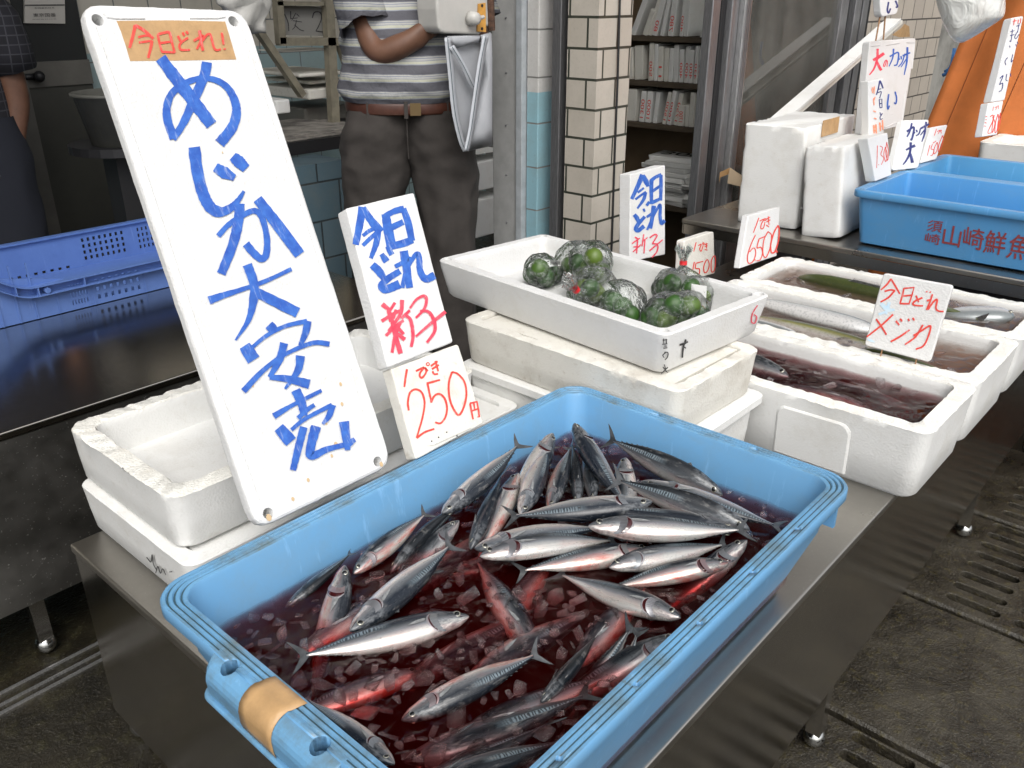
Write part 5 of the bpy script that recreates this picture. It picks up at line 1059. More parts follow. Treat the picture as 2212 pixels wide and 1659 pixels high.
# ------------------------------------------------------------------ green citrus in plastic bags
M['citrus'] = None
def citrus_mat():
    m, t, b = nt('green_citrus_peel'); f = noise_tex(t, 26, 4, .6); oi = N(t, 'ObjectInfo')
    c = mix(t, ramp(t, f, [(.45, (0,0,0)), (.72, (1,1,1))]), (.020,.066,.014), (.07,.15,.020)); c = mix(t, ramp(t, oi.outputs['Random'], [(.55, (0,0,0)), (1, (.75,)*3)]), c, (.14,.20,.025))
    t.links.new(c, b.inputs['Base Color']); b.inputs['Roughness'].default_value = .34; bump(t, b, noise_tex(t, 330, 2), .3, .001); return m
M['citrus'] = citrus_mat()
def film_mat():
    m = bpy.data.materials.new('clear_plastic_film'); m.use_nodes = True; t = m.node_tree; t.nodes.clear()
    out = N(t, 'OutputMaterial'); tr = N(t, 'BsdfTransparent'); tr.inputs[0].default_value = (.93,.95,.94,1); gl = N(t, 'BsdfGlossy'); gl.inputs['Roughness'].default_value = .09
    v = noise_tex(t, 34, 3, .6, dist=1.2); bn = N(t, 'Bump', Strength=.9, Distance=.010); t.links.new(v, bn.inputs['Height']); t.links.new(bn.outputs[0], gl.inputs['Normal'])
    fr = N(t, 'Fresnel'); fr.inputs[0].default_value = 1.28; t.links.new(bn.outputs[0], fr.inputs['Normal']); mx = N(t, 'MixShader'); t.links.new(fr.outputs[0], mx.inputs[0]); t.links.new(tr.outputs[0], mx.inputs[1]); t.links.new(gl.outputs[0], mx.inputs[2])
    df = N(t, 'BsdfDiffuse'); df.inputs[0].default_value = (.8,.82,.82,1); m2 = N(t, 'MixShader'); t.links.new(ramp(t, noise_tex(t, 40, 3, .6, dist=2.6), [(.53, (.02,)*3), (.565, (.26,)*3), (.60, (.02,)*3)]), m2.inputs[0]); t.links.new(mx.outputs[0], m2.inputs[1]); t.links.new(df.outputs[0], m2.inputs[2])  # pale squiggles: crease highlights put into the film's colour
    t.links.new(m2.outputs[0], out.inputs[0]); return m
M['film'] = film_mat(); M['tie'] = simple('red_tape_tie', (.62,.02,.025), .35); M['label'] = simple('white_paper_label', (.80,.80,.78), .5)
def citrus_mesh(seed):
    rd = random.Random(seed); mb = MB(); mb.ball((0,0,0), 1, 20, 14, sc=(1,1,.9)); 
    for p in mb.v:
        k = 1+.03*noise.noise(p*1.7+Vector((seed,0,0))); p *= k
        if p.z > .82: p.z -= .10*(p.z-.82)/.08*.5
    o = mb.build('green_citrus', M['citrus'], smooth=True); me = o.data; bpy.data.objects.remove(o); return me
CM = [citrus_mesh(k) for k in range(3)]; ncit = [0]
CB = CZ+.027
rim_p = {}
def citrus(x, y, z, r, lab):
    o = bpy.data.objects.new('green_citrus', CM[ncit[0] % 3]); COL.objects.link(o); o.location = (x, y, z); o.scale = (r, r, r); k = ncit[0]; o.rotation_euler = (k*.7, k*1.3, k*.4); ncit[0] += 1
    tag(o, lab, 'citrus fruit', 'green citrus in the plastic bags')
def bag(name_lab, fruits_px, fl, tie=None, tail=None, seed=0, r=.0228):
    """clear bag round a heap of fruit; fruits_px = (px, py, height of the fruit centre above the box floor)"""
    pts = [at(x, y, z=CB+h) for x, y, h in fruits_px]; cen = sum(pts, Vector())/len(pts); rd = random.Random(seed)
    root = empty('citrus_bag', (cen.x, cen.y, CB), name_lab, 'plastic bag', 'bags of green citrus'); base = Vector((cen.x, cen.y, CB)); rs = []
    for p in pts: rr = r*rd.uniform(.93,1.06); rs.append(rr); citrus(p.x, p.y, p.z, rr, fl)
    bm = bmesh.new(); bmesh.ops.create_icosphere(bm, subdivisions=5, radius=1)
    hull = []
    for p, rr in zip(pts, rs): hull.append((p-base, rr*1.10))
    mid_ = sum((q for q, _ in hull), Vector())/len(hull)
    tv = Vector(tail).normalized() if tail else None; tl = (Vector(tie)-mid_) if tie else None
    for v in bm.verts:
        d = v.co.normalized(); sup = max(q.dot(d)+rr for q, rr in [(h-mid_, k) for h, k in hull]); v.co = d*sup          # support function: a stretched skin
    for _ in range(2): bmesh.ops.smooth_vert(bm, verts=bm.verts, factor=.5, use_axis_x=True, use_axis_y=True, use_axis_z=True)
    for v in bm.verts:
        d = v.co.normalized(); n1 = noise.noise(Vector((v.co.x*34+seed, v.co.y*34, v.co.z*34))); n2 = noise.noise(v.co*95+Vector((seed,2,0)))
        v.co *= .90+.10*abs(n1)-.03*abs(n2)
        if tl:
            a_ = max(0, d.dot(tl.normalized())); k = max(0, (a_-.80)/.20); v.co = v.co*(1-k**1.5)+(tl*.98)*k**1.5 if k > 0 else v.co
        v.co += mid_
        if v.co.z < .002: v.co.z = .002
    me = bpy.data.meshes.new('bag_film'); bm.to_mesh(me); bm.free(); me.materials.append(M['film']); me.polygons.foreach_set('use_smooth', [True]*len(me.polygons))
    o = bpy.data.objects.new('bag_film', me); COL.objects.link(o); o.parent = root
    if tie:
        t0 = Vector(tie); ax = tv
        MB().tube([t0-ax*.0045, t0+ax*.0045], [.0085,.0085], 10).build('red_tie', M['tie'], root)
        fan = MB(); n = 40; s1 = ax.orthogonal().normalized(); s2 = ax.cross(s1); rings = []
        for k, (h, w) in enumerate(((-.02,.020),(-.010,.011),(0,.0065),(.010,.010),(.022,.016),(.036,.022))):
            rings.append([t0+ax*(h+(.007*math.sin(q*2.9) if k == 5 else 0))+(s1*math.cos(2*math.pi*q/n)+s2*math.sin(2*math.pi*q/n)*.75)*w*(1+(.38 if k != 2 else .1)*math.sin(q*2.6+k)) for q in range(n)])
        fan.loft(rings, False, False); fan.build('bag_neck', M['film'], root, smooth=False)
    return root
bA = bag('clear bag of green citrus at the far left of the white box', [(1148,594,.024),(1180,600,.024),(1168,582,.026),(1198,588,.025),(1166,580,.055)], 'green citrus fruit inside the far left bag', seed=1)
bB = bag('clear bag of green citrus with one fruit perched on top, back of the box', [(1232,572,.024),(1262,588,.024),(1292,600,.024),(1246,566,.060),(1274,578,.058),(1300,588,.03),(1282,556,.088)], 'green citrus fruit inside the back bag', seed=2)
bC = bag('crumpled clear bag of citrus with a red tie lying at its left end', [(1258,622,.024),(1288,634,.024),(1318,646,.024),(1346,664,.024),(1326,652,.028),(1362,678,.024),(1275,622,.05)], 'green citrus fruit inside the crumpled front bag', tie=(-.072,.030,.060), tail=(-.5,.1,.6), seed=3)
bD = bag('clear bag of citrus with red tie and price label, right in the box', [(1432,622,.024),(1466,634,.024),(1500,640,.024),(1528,640,.024),(1452,612,.058),(1492,622,.058)], 'green citrus fruit inside the labelled bag', tie=(-.004,.006,.100), tail=(.10,.10,1), seed=4)
bE = bag('low clear bag of dark green citrus lying in the near right corner', [(1406,686,.024),(1440,690,.024),(1476,684,.024),(1512,674,.024),(1424,664,.03),(1456,660,.056),(1490,660,.056)], 'green citrus fruit inside the near corner bag', seed=6)
# labels on the bags
def lab_quad(root, pts, off, rows):
    bpy.context.view_layer.update(); Mi = root.matrix_world.inverted(); P = [Mi @ Vector(p) for p in pts]; o = mesh_obj('price_label', P, [(0,1,2,3)], M['label'], root); s = o.modifiers.new('t', 'SOLIDIFY'); s.thickness = .0003
    n = (P[1]-P[0]).cross(P[3]-P[0]).normalized()
    if (root.matrix_world.to_3x3() @ n).dot(CAM-root.location) < 0: n = -n
    def pl(s0, s1, t0, t1):
        def f(s, t):
            s = s0+(s1-s0)*s; t = t0+(t1-t0)*t
            return (P[3]*(1-s)+P[2]*s)*(1-t)+(P[0]*(1-s)+P[1]*s)*t+n*.0006
        return f
    for txt, s0, s1, t0, t1 in rows: stamp(txt, pl(s0, s1, t0, t1), 'print', M['black_ink'], root)
    return o
q = [at(x, y, z=CB+h) for x, y, h in ((1494,613,.086),(1527,618,.086),(1524,668,.036),(1490,660,.036))]
lab_quad(bD, q, 0, (('ブシュカン', .06,.92,.66,.82), ('生産者', .08,.42,.50,.58), ('¥', .40,.5,.26,.38), ('100', .56,.95,.22,.42), ('IIIIIIII', .08,.5,.08,.2)))
q = [at(x, y, z=CB+h) for x, y, h in ((1228,588,.050),(1248,600,.052),(1232,618,.040),(1215,606,.040))]
lab_quad(bC, q, 0, (('IIIIIIIIII', .1,.9,.4,.85),))
q = [at(x, y, z=CB+h) for x, y, h in ((1186,563,.062),(1212,563,.066),(1212,574,.05),(1187,576,.05))]
lab_quad(bA, q, 0, (('IIIIIIIIII', .1,.9,.3,.85),))
# ------------------------------------------------------------------ shelves of foam price boards behind the opening
M['shelf'] = simple('dark_shelf_wood', (.10,.075,.05), .7, var=.35, vscale=10, stretch=(8, 1, 8))
M['brown'] = simple('brown_cardboard', (.17,.115,.065), .8, var=.2, vscale=8)
su = empty('shelf_unit', (3.8, 1.86, .1), 'dark wooden shelf unit holding rows of foam price boards behind the shop opening', 'shelf')
def sblk(nm, a, b, m): return MB().box(Vector(a)-Vector((3.8,1.86,.1)), Vector(b)-Vector((3.8,1.86,.1))).build(nm, m, su)
SZ = (1.322, 1.115, .914)
for z in SZ+(.52,): sblk('shelf_board', (3.79, 1.86, z-.024), (4.10, 3.2, z), M['shelf'])
sblk('back_panel', (4.10, 1.86, .1), (4.12, 3.2, 1.9), M['brown']); sblk('side_panel', (3.8, 3.2, .1), (4.12, 3.225, 1.9), M['shelf']); sblk('lower_panel', (4.0, 1.86, .545), (4.02, 3.2, .885), M['brown'])
def sboard(v, z, th, h, dep, tilt, text=None, m='foam', face=False):
    lab = 'plain foam price board standing on edge in the shelf row' if not text else 'foam price board marked %s in red on its edge, on the shelf' % text
    o = empty('price_board', (3.80+random.uniform(0,.012), v, z), lab, 'price board', 'foam boards standing on the shelves'); o.rotation_euler = (R(tilt), 0, R(random.uniform(-4,4)))
    b = MB(); b.loft([[Vector((0, -th/2, 0)), Vector((dep, -th/2, 0)), Vector((dep, -th/2, h)), Vector((.004, -th/2, h)), Vector((0, -th/2, h-.004))], [Vector((0, th/2, 0)), Vector((dep, th/2, 0)), Vector((dep, th/2, h)), Vector((.004, th/2, h)), Vector((0, th/2, h-.004))]])
    x = b.build('board', M[m], o); bevel(x, .003, 2)
    if text: stamp(text, lambda s, t: Vector((-.0012, th*.32-(t*th*.64), .02+s*min(h-.05, .02*len(text)+.01))), 'red_price', M['red_ink'], o)
random.seed(21)
rows = [(SZ[0], [(2.60,.03,.19,22,None),(2.53,.028,.125,20,None),(2.505,.028,.19,17,None),(2.475,.03,.175,14,'80'),(2.43,.022,.21,10,None),(2.38,.03,.22,4,'780'),(2.325,.02,.22,2,'400'),(2.30,.022,.20,0,None)]),
        (SZ[1], [(2.60,.03,.15,-4,None),(2.55,.05,.16,-4,None),(2.475,.026,.175,-2,'500'),(2.447,.02,.17,-2,None),(2.42,.026,.16,-3,'11'),(2.392,.022,.155,-2,None),(2.365,.022,.155,-1,None),(2.338,.024,.17,-3,None),(2.308,.022,.15,-2,'400'),(2.280,.024,.165,-1,'400'),(2.252,.024,.15,-2,'400'),(2.226,.02,.17,-1,'430'),(2.203,.02,.17,-1,'450'),(2.170,.026,.13,-1,None),(2.142,.022,.14,0,'400'),(2.115,.022,.16,0,'450'),(2.09,.022,.16,0,None),(2.06,.024,.16,0,None),(2.03,.022,.15,0,None),(2.0,.022,.16,0,None),(1.97,.022,.15,0,'400'),(1.94,.024,.16,0,None),(1.91,.022,.16,0,None)]),
        (SZ[2], [(2.58,.05,.155,0,None),(2.52,.03,.15,3,'1300'),(2.48,.03,.15,2,'1000'),(2.44,.022,.15,4,None),(2.385,.022,.155,9,'1500'),(2.355,.022,.165,8,'1600'),(2.32,.024,.155,8,'1750'),(2.285,.034,.10,-1,'1700'),(2.252,.02,.10,-1,None),(2.228,.024,.16,-1,None),(2.20,.026,.16,-1,'2000'),(2.165,.02,.15,0,None),(2.14,.022,.15,0,None),(2.11,.022,.15,0,None),(2.08,.022,.15,0,None),(2.05,.022,.15,0,None),(2.02,.022,.15,0,None),(1.985,.024,.155,0,'12000'),(1.95,.024,.165,0,'12000'),(1.915,.022,.15,0,None)])]
for z, lst in rows:
    for v, th, h, tl, tx in lst: sboard(v, z+.001, th, h, .20, tl, tx, random.choice(('foam','foam_dirty','foam')))
def flat_stack(x, y, z, n, w, d, lab, seed, txt=None):
    rd = random.Random(seed)
    for k in range(n):
        o = MB().loft([rrect_n(w*rd.uniform(.9,1.05), d*rd.uniform(.9,1.05), .01, zz, 3, 4, 4) for zz in (0, .022)]).build('price_board', M['foam'], loc=(x+rd.uniform(-.02,.02), y+rd.uniform(-.02,.02), z+k*.0235)); o.rotation_euler.z = rd.uniform(-.2,.2); bevel(o, .003, 2)
        tag(o, lab, 'price board', lab.replace('foam board lying in', 'foam boards of'))
    if txt: stamp(txt, lambda s, t: Vector((.10*(.5-t)*1.0+.0, .11-(s*.22), .0228)), 'black_price', M['black_ink'], o)
flat_stack(3.93, 2.36, .521, 10, .26, .28, 'foam board lying in the tall flat stack behind the opening', 3, '300')
flat_stack(3.90, 2.10, .521, 6, .24, .24, 'foam board lying in the short flat stack behind the opening', 5)
flat_stack(3.93, 2.13, SZ[0]+.001, 2, .24, .22, 'foam board lying in the small stack on the top shelf', 8)
# ------------------------------------------------------------------ blue picking crate on the inside table
def crate():
    root = empty('plastic_crate', (.80, 2.48, .682), 'violet blue plastic crate with slotted walls and a cut down front', 'crate'); z0 = 0
    def wall(nm, M4, w, h, th, slots, hf=None):
        """wall in its local x-z plane; slots = list of (x0,x1,z0,z1,nx,nz)"""
        xs = sorted({0, w}|{round(q, 4) for s in slots for q in [s[0]+(s[1]-s[0])*(k+f)/s[4] for k in range(s[4]) for f in (.28,.72)]}); 
        zs = sorted({0, h}|{round(q, 4) for s in slots for q in [s[2]+(s[3]-s[2])*(k+f)/s[5] for k in range(s[5]) for f in (.2,.8)]})
        def hole(xc, zc):
            for x0, x1, a, b, nx, nz in slots:
                if x0 < xc < x1 and a < zc < b:
                    fx = (xc-x0)/(x1-x0)*nx % 1; fz = (zc-a)/(b-a)*nz % 1
                    if .28 < fx < .72 and .2 < fz < .8: return True
            return False
        bm = bmesh.new(); vs = {}
        def V(x, z):
            k = (x, z)
            if k not in vs: vs[k] = bm.verts.new((x, 0, z if hf is None else min(z, hf(x)) if z == h else z*min(1, hf(x)/h)))
            return vs[k]
        for a, b in zip(xs, xs[1:]):
            for c, d in zip(zs, zs[1:]):
                if not hole((a+b)/2, (c+d)/2): bm.faces.new([V(a, c), V(b, c), V(b, d), V(a, d)])
        me = bpy.data.meshes.new(nm); bm.to_mesh(me); bm.free(); me.materials.append(M['crate']); o = bpy.data.objects.new(nm, me); COL.objects.link(o); o.parent = root; o.matrix_local = M4
        s = o.modifiers.new('t', 'SOLIDIFY'); s.thickness = th; s.offset = 0; return o
    I = lambda x, y, z=0, rz=0: Matrix.Translation((x, y, z)) @ Matrix.Rotation(R(rz), 4, 'Z')
    hf = lambda x: .094 if x > .50 else (.185 if x < .30 else .094+.091*(.5+.5*math.cos(math.pi*(x-.30)/.20)))
    W_, D_ = 1.12, .40; BH = .118
    xs_ = [(.50+.09*1.0, .64, .01, .078, 6, 3), (.66, .80, .01, .078, 7, 3), (1.0, 1.08, .01, .078, 4, 3)]
    fr = wall('front_wall', I(-.50, 0), W_, .185, .004, xs_+[(.02, .25, .0, .0001, 1, 1)], None)
    for v in fr.data.vertices: v.co.z = min(v.co.z, hf(v.co.x)) 
    wall('back_wall', I(-.50, D_), W_, BH, .004, [(.06,.18,.025,.10,8,4), (.26,.42,.02,.10,8,4), (.46,.76,.006,.02,12,1), (.80,.95,.02,.10,8,4), (.99,1.08,.02,.10,6,4)])
    wall('side_wall', I(-.50, 0, 0, 90), D_, BH, .004, [(.05,.35,.03,.10,10,3)]); wall('side_wall', I(-.50+W_, 0, 0, 90), D_, BH, .004, [(.05,.35,.03,.10,10,3)])
    MB().box((-.5, 0, 0), (-.5+W_, D_, .005)).build('crate_floor', M['crate'], root)
    # front lip: two ledges following the cut-down edge, with webs
    top = [Vector((x/1000-.5, -.012, hf(x/1000))) for x in range(200, 1121, 20)]; rr = []
    for dz, nm in ((0, 'rim_flange'), (-.026, 'lower_flange')):
        mb = MB(); mb.loft([[p+Vector((0, -.014, dz-.0016)), p+Vector((0, .014, dz-.0016)), p+Vector((0, .014, dz+.0016)), p+Vector((0, -.014, dz+.0016))] for p in top]); mb.build(nm, M['crate'], root)
    for x in (.36, .45, .505, .63, .93, 1.05): MB().box((x-.5-.0015, -.025, hf(x)-.026), (x-.5+.0015, .0, hf(x))).build('flange_web', M['crate'], root)
    MB().tube([(.028, -.026, .079), (.028, -.002, .079)], .008, 12).build('boss', M['crate'], root)
    for x in (.555, .642, .655, .81): MB().box((x-.5-.002, -.004, 0), (x-.5+.002, 0, .07)).build('wall_rib', M['crate'], root)
    for x in range(12): MB().box((-.5+.045*x-.002, -.005, .0), (-.5+.045*x+.002, 0, .16)).build('wall_rib', M['crate'], root)
    MB().box((-.5, D_-.012, BH-.003), (-.5+W_, D_+.012, BH+.003)).build('back_flange', M['crate'], root)
crate()
# ------------------------------------------------------------------ dim things inside the shop
M['door'] = simple('grey_green_door', (.05,.05,.042), .5, var=.2, vscale=6); M['door_rail'] = simple('door_frame_grey', (.13,.125,.11), .5, var=.25, vscale=8); M['dark_glass'] = simple('dark_door_glass', (.022,.024,.024), .25)
def rect_on(v, q): return [at(x, y, v=v) for x, y in q]
VD = 3.93
L0, R0 = at(56, 200, v=VD).x, at(190, 150, v=VD).x; zt1, zt2, zt3 = at(100, 132, v=VD).z, at(100, 186, v=VD).z, 2.1
dr = empty('inner_door', (L0, VD, .1), 'grey inner door with a dark glass upper panel in the tiled wall', 'door')
def db(nm, a, b, m): return MB().box(Vector(a)-Vector((L0,VD,.1)), Vector(b)-Vector((L0,VD,.1))).build(nm, m, dr)
db('lower_panel', (L0, VD-.02, .1), (R0, VD+.015, zt2), M['door']); db('mid_rail', (L0, VD-.03, zt2), (R0, VD+.015, zt1), M['door_rail']); db('glass_panel', (L0, VD-.015, zt1), (R0, VD+.015, 2.1), M['dark_glass'])
db('door_frame', (L0-.07, VD-.05, .1), (L0-.002, VD+.015, 2.2), M['door_rail'])
hn = at(76, 165, v=VD-.05); h_ = MB(); h_.tube([hn-Vector((.05,.0,0)), hn, hn+Vector((.0,.05,0))], .012, 8); h_.ball(hn+Vector((.01,-.015,.0)), .022, 10, 8); h_.v = [p-Vector((L0,VD,.1)) for p in h_.v]; h_.build('door_handle', M['black'], dr, smooth=True)
# calendar
cq = rect_on(3.90, ((53,-40),(139,-40),(141,51),(53,50))); o = mesh_obj('wall_calendar', cq+[p+Vector((0,.012,0)) for p in cq], [(0,1,2,3),(7,6,5,4),(0,4,5,1),(1,5,6,2),(2,6,7,3),(3,7,4,0)], simple('calendar_paper', (.48,.46,.42), .7))
tag(o, 'white paper calendar hanging on the inner door', 'calendar')
for (y0, h, w_) in ((28, 9, .55), (15, 4, .5), (40, 3, .62)):
    a, b = at(96-43*w_, y0+h, v=3.897), at(96+43*w_, y0, v=3.897); stamp('東京国番' if h == 9 else '合同会社日本', lambda s, t, a=a, b=b: Vector((a.x+(b.x-a.x)*s, 3.897, a.z+(b.z-a.z)*t)), 'print', M['black_ink'], o)
a = at(53, 10, v=3.897); b = at(140, 11.5, v=3.897); mesh_obj('print_line', [(a.x,3.897,a.z),(b.x,3.897,a.z),(b.x,3.897,a.z-.004),(a.x,3.897,a.z-.004)], [(0,1,2,3)], M['black_ink'], o)
# stool with a bucket
sc_ = at(232, 310, v=3.3)
st = empty('work_stand', (sc_.x+.07, 3.3, .1), 'dark round topped stand behind the big sign', 'stand'); hz = sc_.z-.1
MB().tube([(0,0,hz-.03),(0,0,hz)], .20, 28).build('stand_top', M['black'], st); MB().box((-.09,-.09,0), (.02,.02,hz-.03)).build('stand_leg', M['black'], st)
bk = empty('plastic_bucket', (sc_.x+.05, 3.26, sc_.z+.001), 'cloudy plastic bucket on the dark stand', 'bucket'); M['cloudy'] = simple('cloudy_plastic', (.13,.13,.115), .5, var=.2, vscale=15)
rs_ = lambda r, z: [Vector((r*math.cos(a*.2618), r*math.sin(a*.2618), z)) for a in range(24)]
MB().loft([rs_(.115,0), rs_(.148,.17), rs_(.158,.172), rs_(.158,.182), rs_(.146,.184), rs_(.112,.012)]).build('bucket_body', M['cloudy'], bk, smooth=True)
# rack of posts and rails at the back, with a lettered board
M['rack'] = simple('old_painted_rack', (.26,.235,.175), .6, var=.4, vscale=14); VR = 3.25
rk = empty('storage_rack', (at(712, 200, v=VR).x, VR, .1), 'old beige painted rack frame in the dim shop', 'rack')
Ro = rk.location
def bar(nm, p, q, w, t=.035, m='rack'):
    p, q = at(*p, v=VR)-Ro, at(*q, v=VR)-Ro; d = (q-p).normalized(); n_ = Vector((-d.z, 0, d.x))*w; y = Vector((0, t, 0))
    MB().loft([[p-n_, p+n_, p+n_+y, p-n_+y], [q-n_, q+n_, q+n_+y, q-n_+y]]).build(nm, M[m], rk)
bar('rack_post', (710,-60), (727,272), .021); bar('rack_post', (600,-60), (612,95), .016); bar('rack_rail', (606,90), (740,90), .016); bar('rack_rail', (600,7), (700,8), .008); bar('rack_brace', (545,40), (658,207), .014); bar('rack_brace', (735,85), (785,235), .012)
sq_ = rect_on(VR+.045, ((610,12),(706,14),(704,78),(612,76))); bd = mesh_obj('lettered_board', sq_+[p+Vector((0,.012,0)) for p in sq_], [(0,1,2,3),(7,6,5,4),(0,4,5,1),(1,5,6,2),(2,6,7,3),(3,7,4,0)], simple('grey_board', (.22,.215,.20), .7)); tag(bd, 'grey board reading 1 bag 2 in black paint behind the rack', 'sign')
fb_ = Face(bd, (0,-1,0), (0, VR+.045, 0), Zm(950, 0, .29756))
fb_.write([([(312,100),(338,160),(345,225)], 8), ([(358,80),(358,140)], 7), ([(395,95),(365,150)], 6), ([(400,100),(420,120)], 6), ([(355,135),(410,130)], 6), ([(375,150),(440,160)], 6), ([(400,145),(390,190),(370,215)], 6), ([(385,180),(425,215),(455,225)], 7), ([(515,130),(530,90),(570,90),(582,130),(560,190),(540,225)], 8), ([(540,225),(610,235)], 8)], 8, 'black_ink', 'black_lettering')
M['dimfoam'] = M['foam_dirty']
def dim_box(px0, py0, px1, py1, v, dep, lab, m='foam_dirty', cat='foam box', nm='foam_box'):
    a, b = at(px0, py1, v=v), at(px1, py0, v=v); o = MB().loft([rrect_n(b.x-a.x, dep, .012, z, 3, 2, 2) for z in (0, b.z-a.z)]).build(nm, M[m], loc=((a.x+b.x)/2, v+dep/2, a.z)); bevel(o, .006, 2); tag(o, lab, cat); return o
dim_box(668, 185, 765, 216, 3.32, .4, 'white foam box stored on the rack behind the post'); dim_box(648, 152, 752, 168, 3.30, .42, 'white foam lid lying on the stored box', cat='foam cover', nm='foam_cover')
dim_box(668, 168, 760, 183, 3.36, .36, 'grey foam tray between the stored box and lid', cat='foam tray', nm='foam_tray'); dim_box(598, 214, 627, 247, 3.2, .2, 'small white carton on the dim table', m='foam', cat='carton', nm='carton')
dim_box(612, 105, 720, 113, 3.35, .2, 'narrow pale tube lying on the rack rail', cat='tube', nm='pale_tube')
o = dim_box(662, 222, 775, 275, 3.40, .3, 'dark patterned sack under the stored foam boxes', m='door_rail', cat='sack', nm='sack')
# dim table with newspaper, tiled tank
tt = at(640, 318, v=2.95); o = empty('wooden_table', (tt.x, 2.95, .1), 'dark work table with newspapers inside the shop', 'table'); zt0 = at(690, 300, v=2.95).z-.1
MB().box((-.35, 0, zt0-.05), (.62, .55, zt0)).build('table_top', M['black'], o); MB().box((-.30, .03, 0), (-.24, .09, zt0-.05)).build('leg', M['black'], o); MB().box((.5, .03, 0), (.56, .09, zt0-.05)).build('leg', M['black'], o)
M['news'] = simple('newspaper', (.30,.28,.25), .8, col2=(.10,.09,.085), vscale=14)
n_ = MB(); 
for k in range(3): n_.box((-.30+.02*k, .02+.03*k, .004*k), (.50-.05*k, .50, .004*k+.0035))
o2 = n_.build('newspaper', M['news'], loc=(tt.x, 2.95, zt0+.101)); o2.rotation_euler.z = .05; tag(o2, 'spread out printed newspapers on the dark work table', 'newspaper')
a, b = at(640, 480, v=2.75), at(735, 345, v=2.75); o = MB().box((-(b.x-a.x)*.9, 0, 0), ((b.x-a.x)*.55, .18, b.z-.1)).build('tiled_tank', M['tank'], loc=((a.x+b.x)/2, 2.75, .1)); tag(o, 'low blue grey tiled tank under the work table', 'tank')
for k, (y0, y1) in enumerate(((322,338),(340,418),(420,520))):
    dim_box(1012, y0, 1090, y1, 2.75, .3, ['white foam lid on the stack between the man and the post','upper white foam box of the stack between the man and the post','lower white foam box of the stack between the man and the post'][k], m='foam', cat='foam cover' if k == 0 else 'foam box', nm='foam_cover' if k == 0 else 'foam_box')
M['milky'] = simple('milky_plastic_bag', (.50,.49,.46), .45, var=.15, vscale=30, bmp=.5, bscale=40)
mb = MB(); p = at(528, 4, v=2.6); mb.ball(p, .09, 18, 14, sc=(1,.5,1.1)); 
for q in mb.v: q += Vector((noise.noise(q*22), noise.noise(q*22+Vector((3,3,3))), noise.noise(q*25)))*.03
o = mb.build('plastic_bag', M['milky'], smooth=True); tag(o, 'milky plastic bags hanging behind the top of the big sign', 'plastic bag')
# ------------------------------------------------------------------ orange sheet, hanging bag, leaning lid
M['orange'] = simple('orange_canvas', (.64,.19,.045), .75, var=.2, vscale=7, bmp=.3, bscale=160)
def sheet():
    UT = 4.45; mb = MB(); rows_ = []
    for j in range(26):
        z = 2.1-j*.085; r = []
        vl = 1.50-.0-.16*max(0, (1.55-z))*(-1.0)*(-1) if False else at(2078, 100, u=UT).y + (z-1.36)*(-.20)
        for i in range(60):
            v = vl-i*.03; f = .05*math.exp(-((i-6)/3.2)**2)+.018*math.sin(i*.55+z*2.2)+.012*noise.noise(Vector((v*3, z*3, 0)))
            r.append(Vector((UT-f, v, z)))
        rows_.append(r)
    mb.loft(rows_, False, False, close=False); o = mb.build('orange_sheet', M['orange'], smooth=True); o.modifiers.new('t', 'SOLIDIFY').thickness = .002
    tag(o, 'orange canvas sheet hanging with a fold at the right edge', 'sheet')
    sm_ = MB(); sm_.tube([r[3]+Vector((-.003,0,0)) for r in rows_], .0018, 5); sm_.tube([r[10]+Vector((-.003,0,0)) for r in rows_], .0018, 5); sm_.build('seam', simple('brown_seam', (.22,.06,.015), .8), o)
sheet()
rp = MB(); rp.tube([at(2062,104,u=4.5), at(2056,140,u=4.5), at(2049,152,u=4.5), at(2042,160,u=4.5), at(2036,163,u=4.5)], .008, 6); rp.tube([at(2055,145,u=4.5), at(2040,155,u=4.5)], .006, 6); o = rp.build('blue_rope', simple('blue_rope', (.08,.25,.60), .7), smooth=True); tag(o, 'frayed blue rope at the edge of the orange sheet', 'rope')
def hang_bag():
    q0 = at(2110, 30, u=2.7); root = empty('plastic_bag', q0, 'translucent white plastic bag hanging at the top right', 'plastic bag'); mb = MB(); U_ = 2.7
    outl = [(2018,-60),(2022,-2),(2035,40),(2052,78),(2066,97),(2085,92),(2125,66),(2160,44),(2171,34),(2171,0),(2168,-60)]
    loc = [at(x, y, u=U_)-q0 for x, y in outl]; cen = sum(loc, Vector())/len(loc); rings = []
    for d, k in ((-.07,.35),(-.06,.70),(-.03,.95),(0,1),(.03,.95),(.06,.70),(.07,.35)): rings.append([cen+(p-cen)*k+Vector((d+.012*noise.noise((p*30)+Vector((d*60,0,0))), 0, 0)) for p in loc])
    mb.loft(rings); o = mb.build('bag_film', None, root, smooth=True) if False else mb.build('bag_film', M['bagfilm'], root, smooth=True)
    s = o.modifiers.new('s', 'SUBSURF'); s.levels = 2; s.render_levels = 2
m, t, b = nt('white_translucent_film'); b.inputs['Base Color'].default_value = (.78,.79,.76,1); b.inputs['Roughness'].default_value = .2; b.inputs['Transmission Weight'].default_value = .0; b.inputs['Alpha'].default_value = .80; bump(t, b, noise_tex(t, 12, 3, .55, dist=1.5), .7, .02); M['bagfilm'] = m
hang_bag()
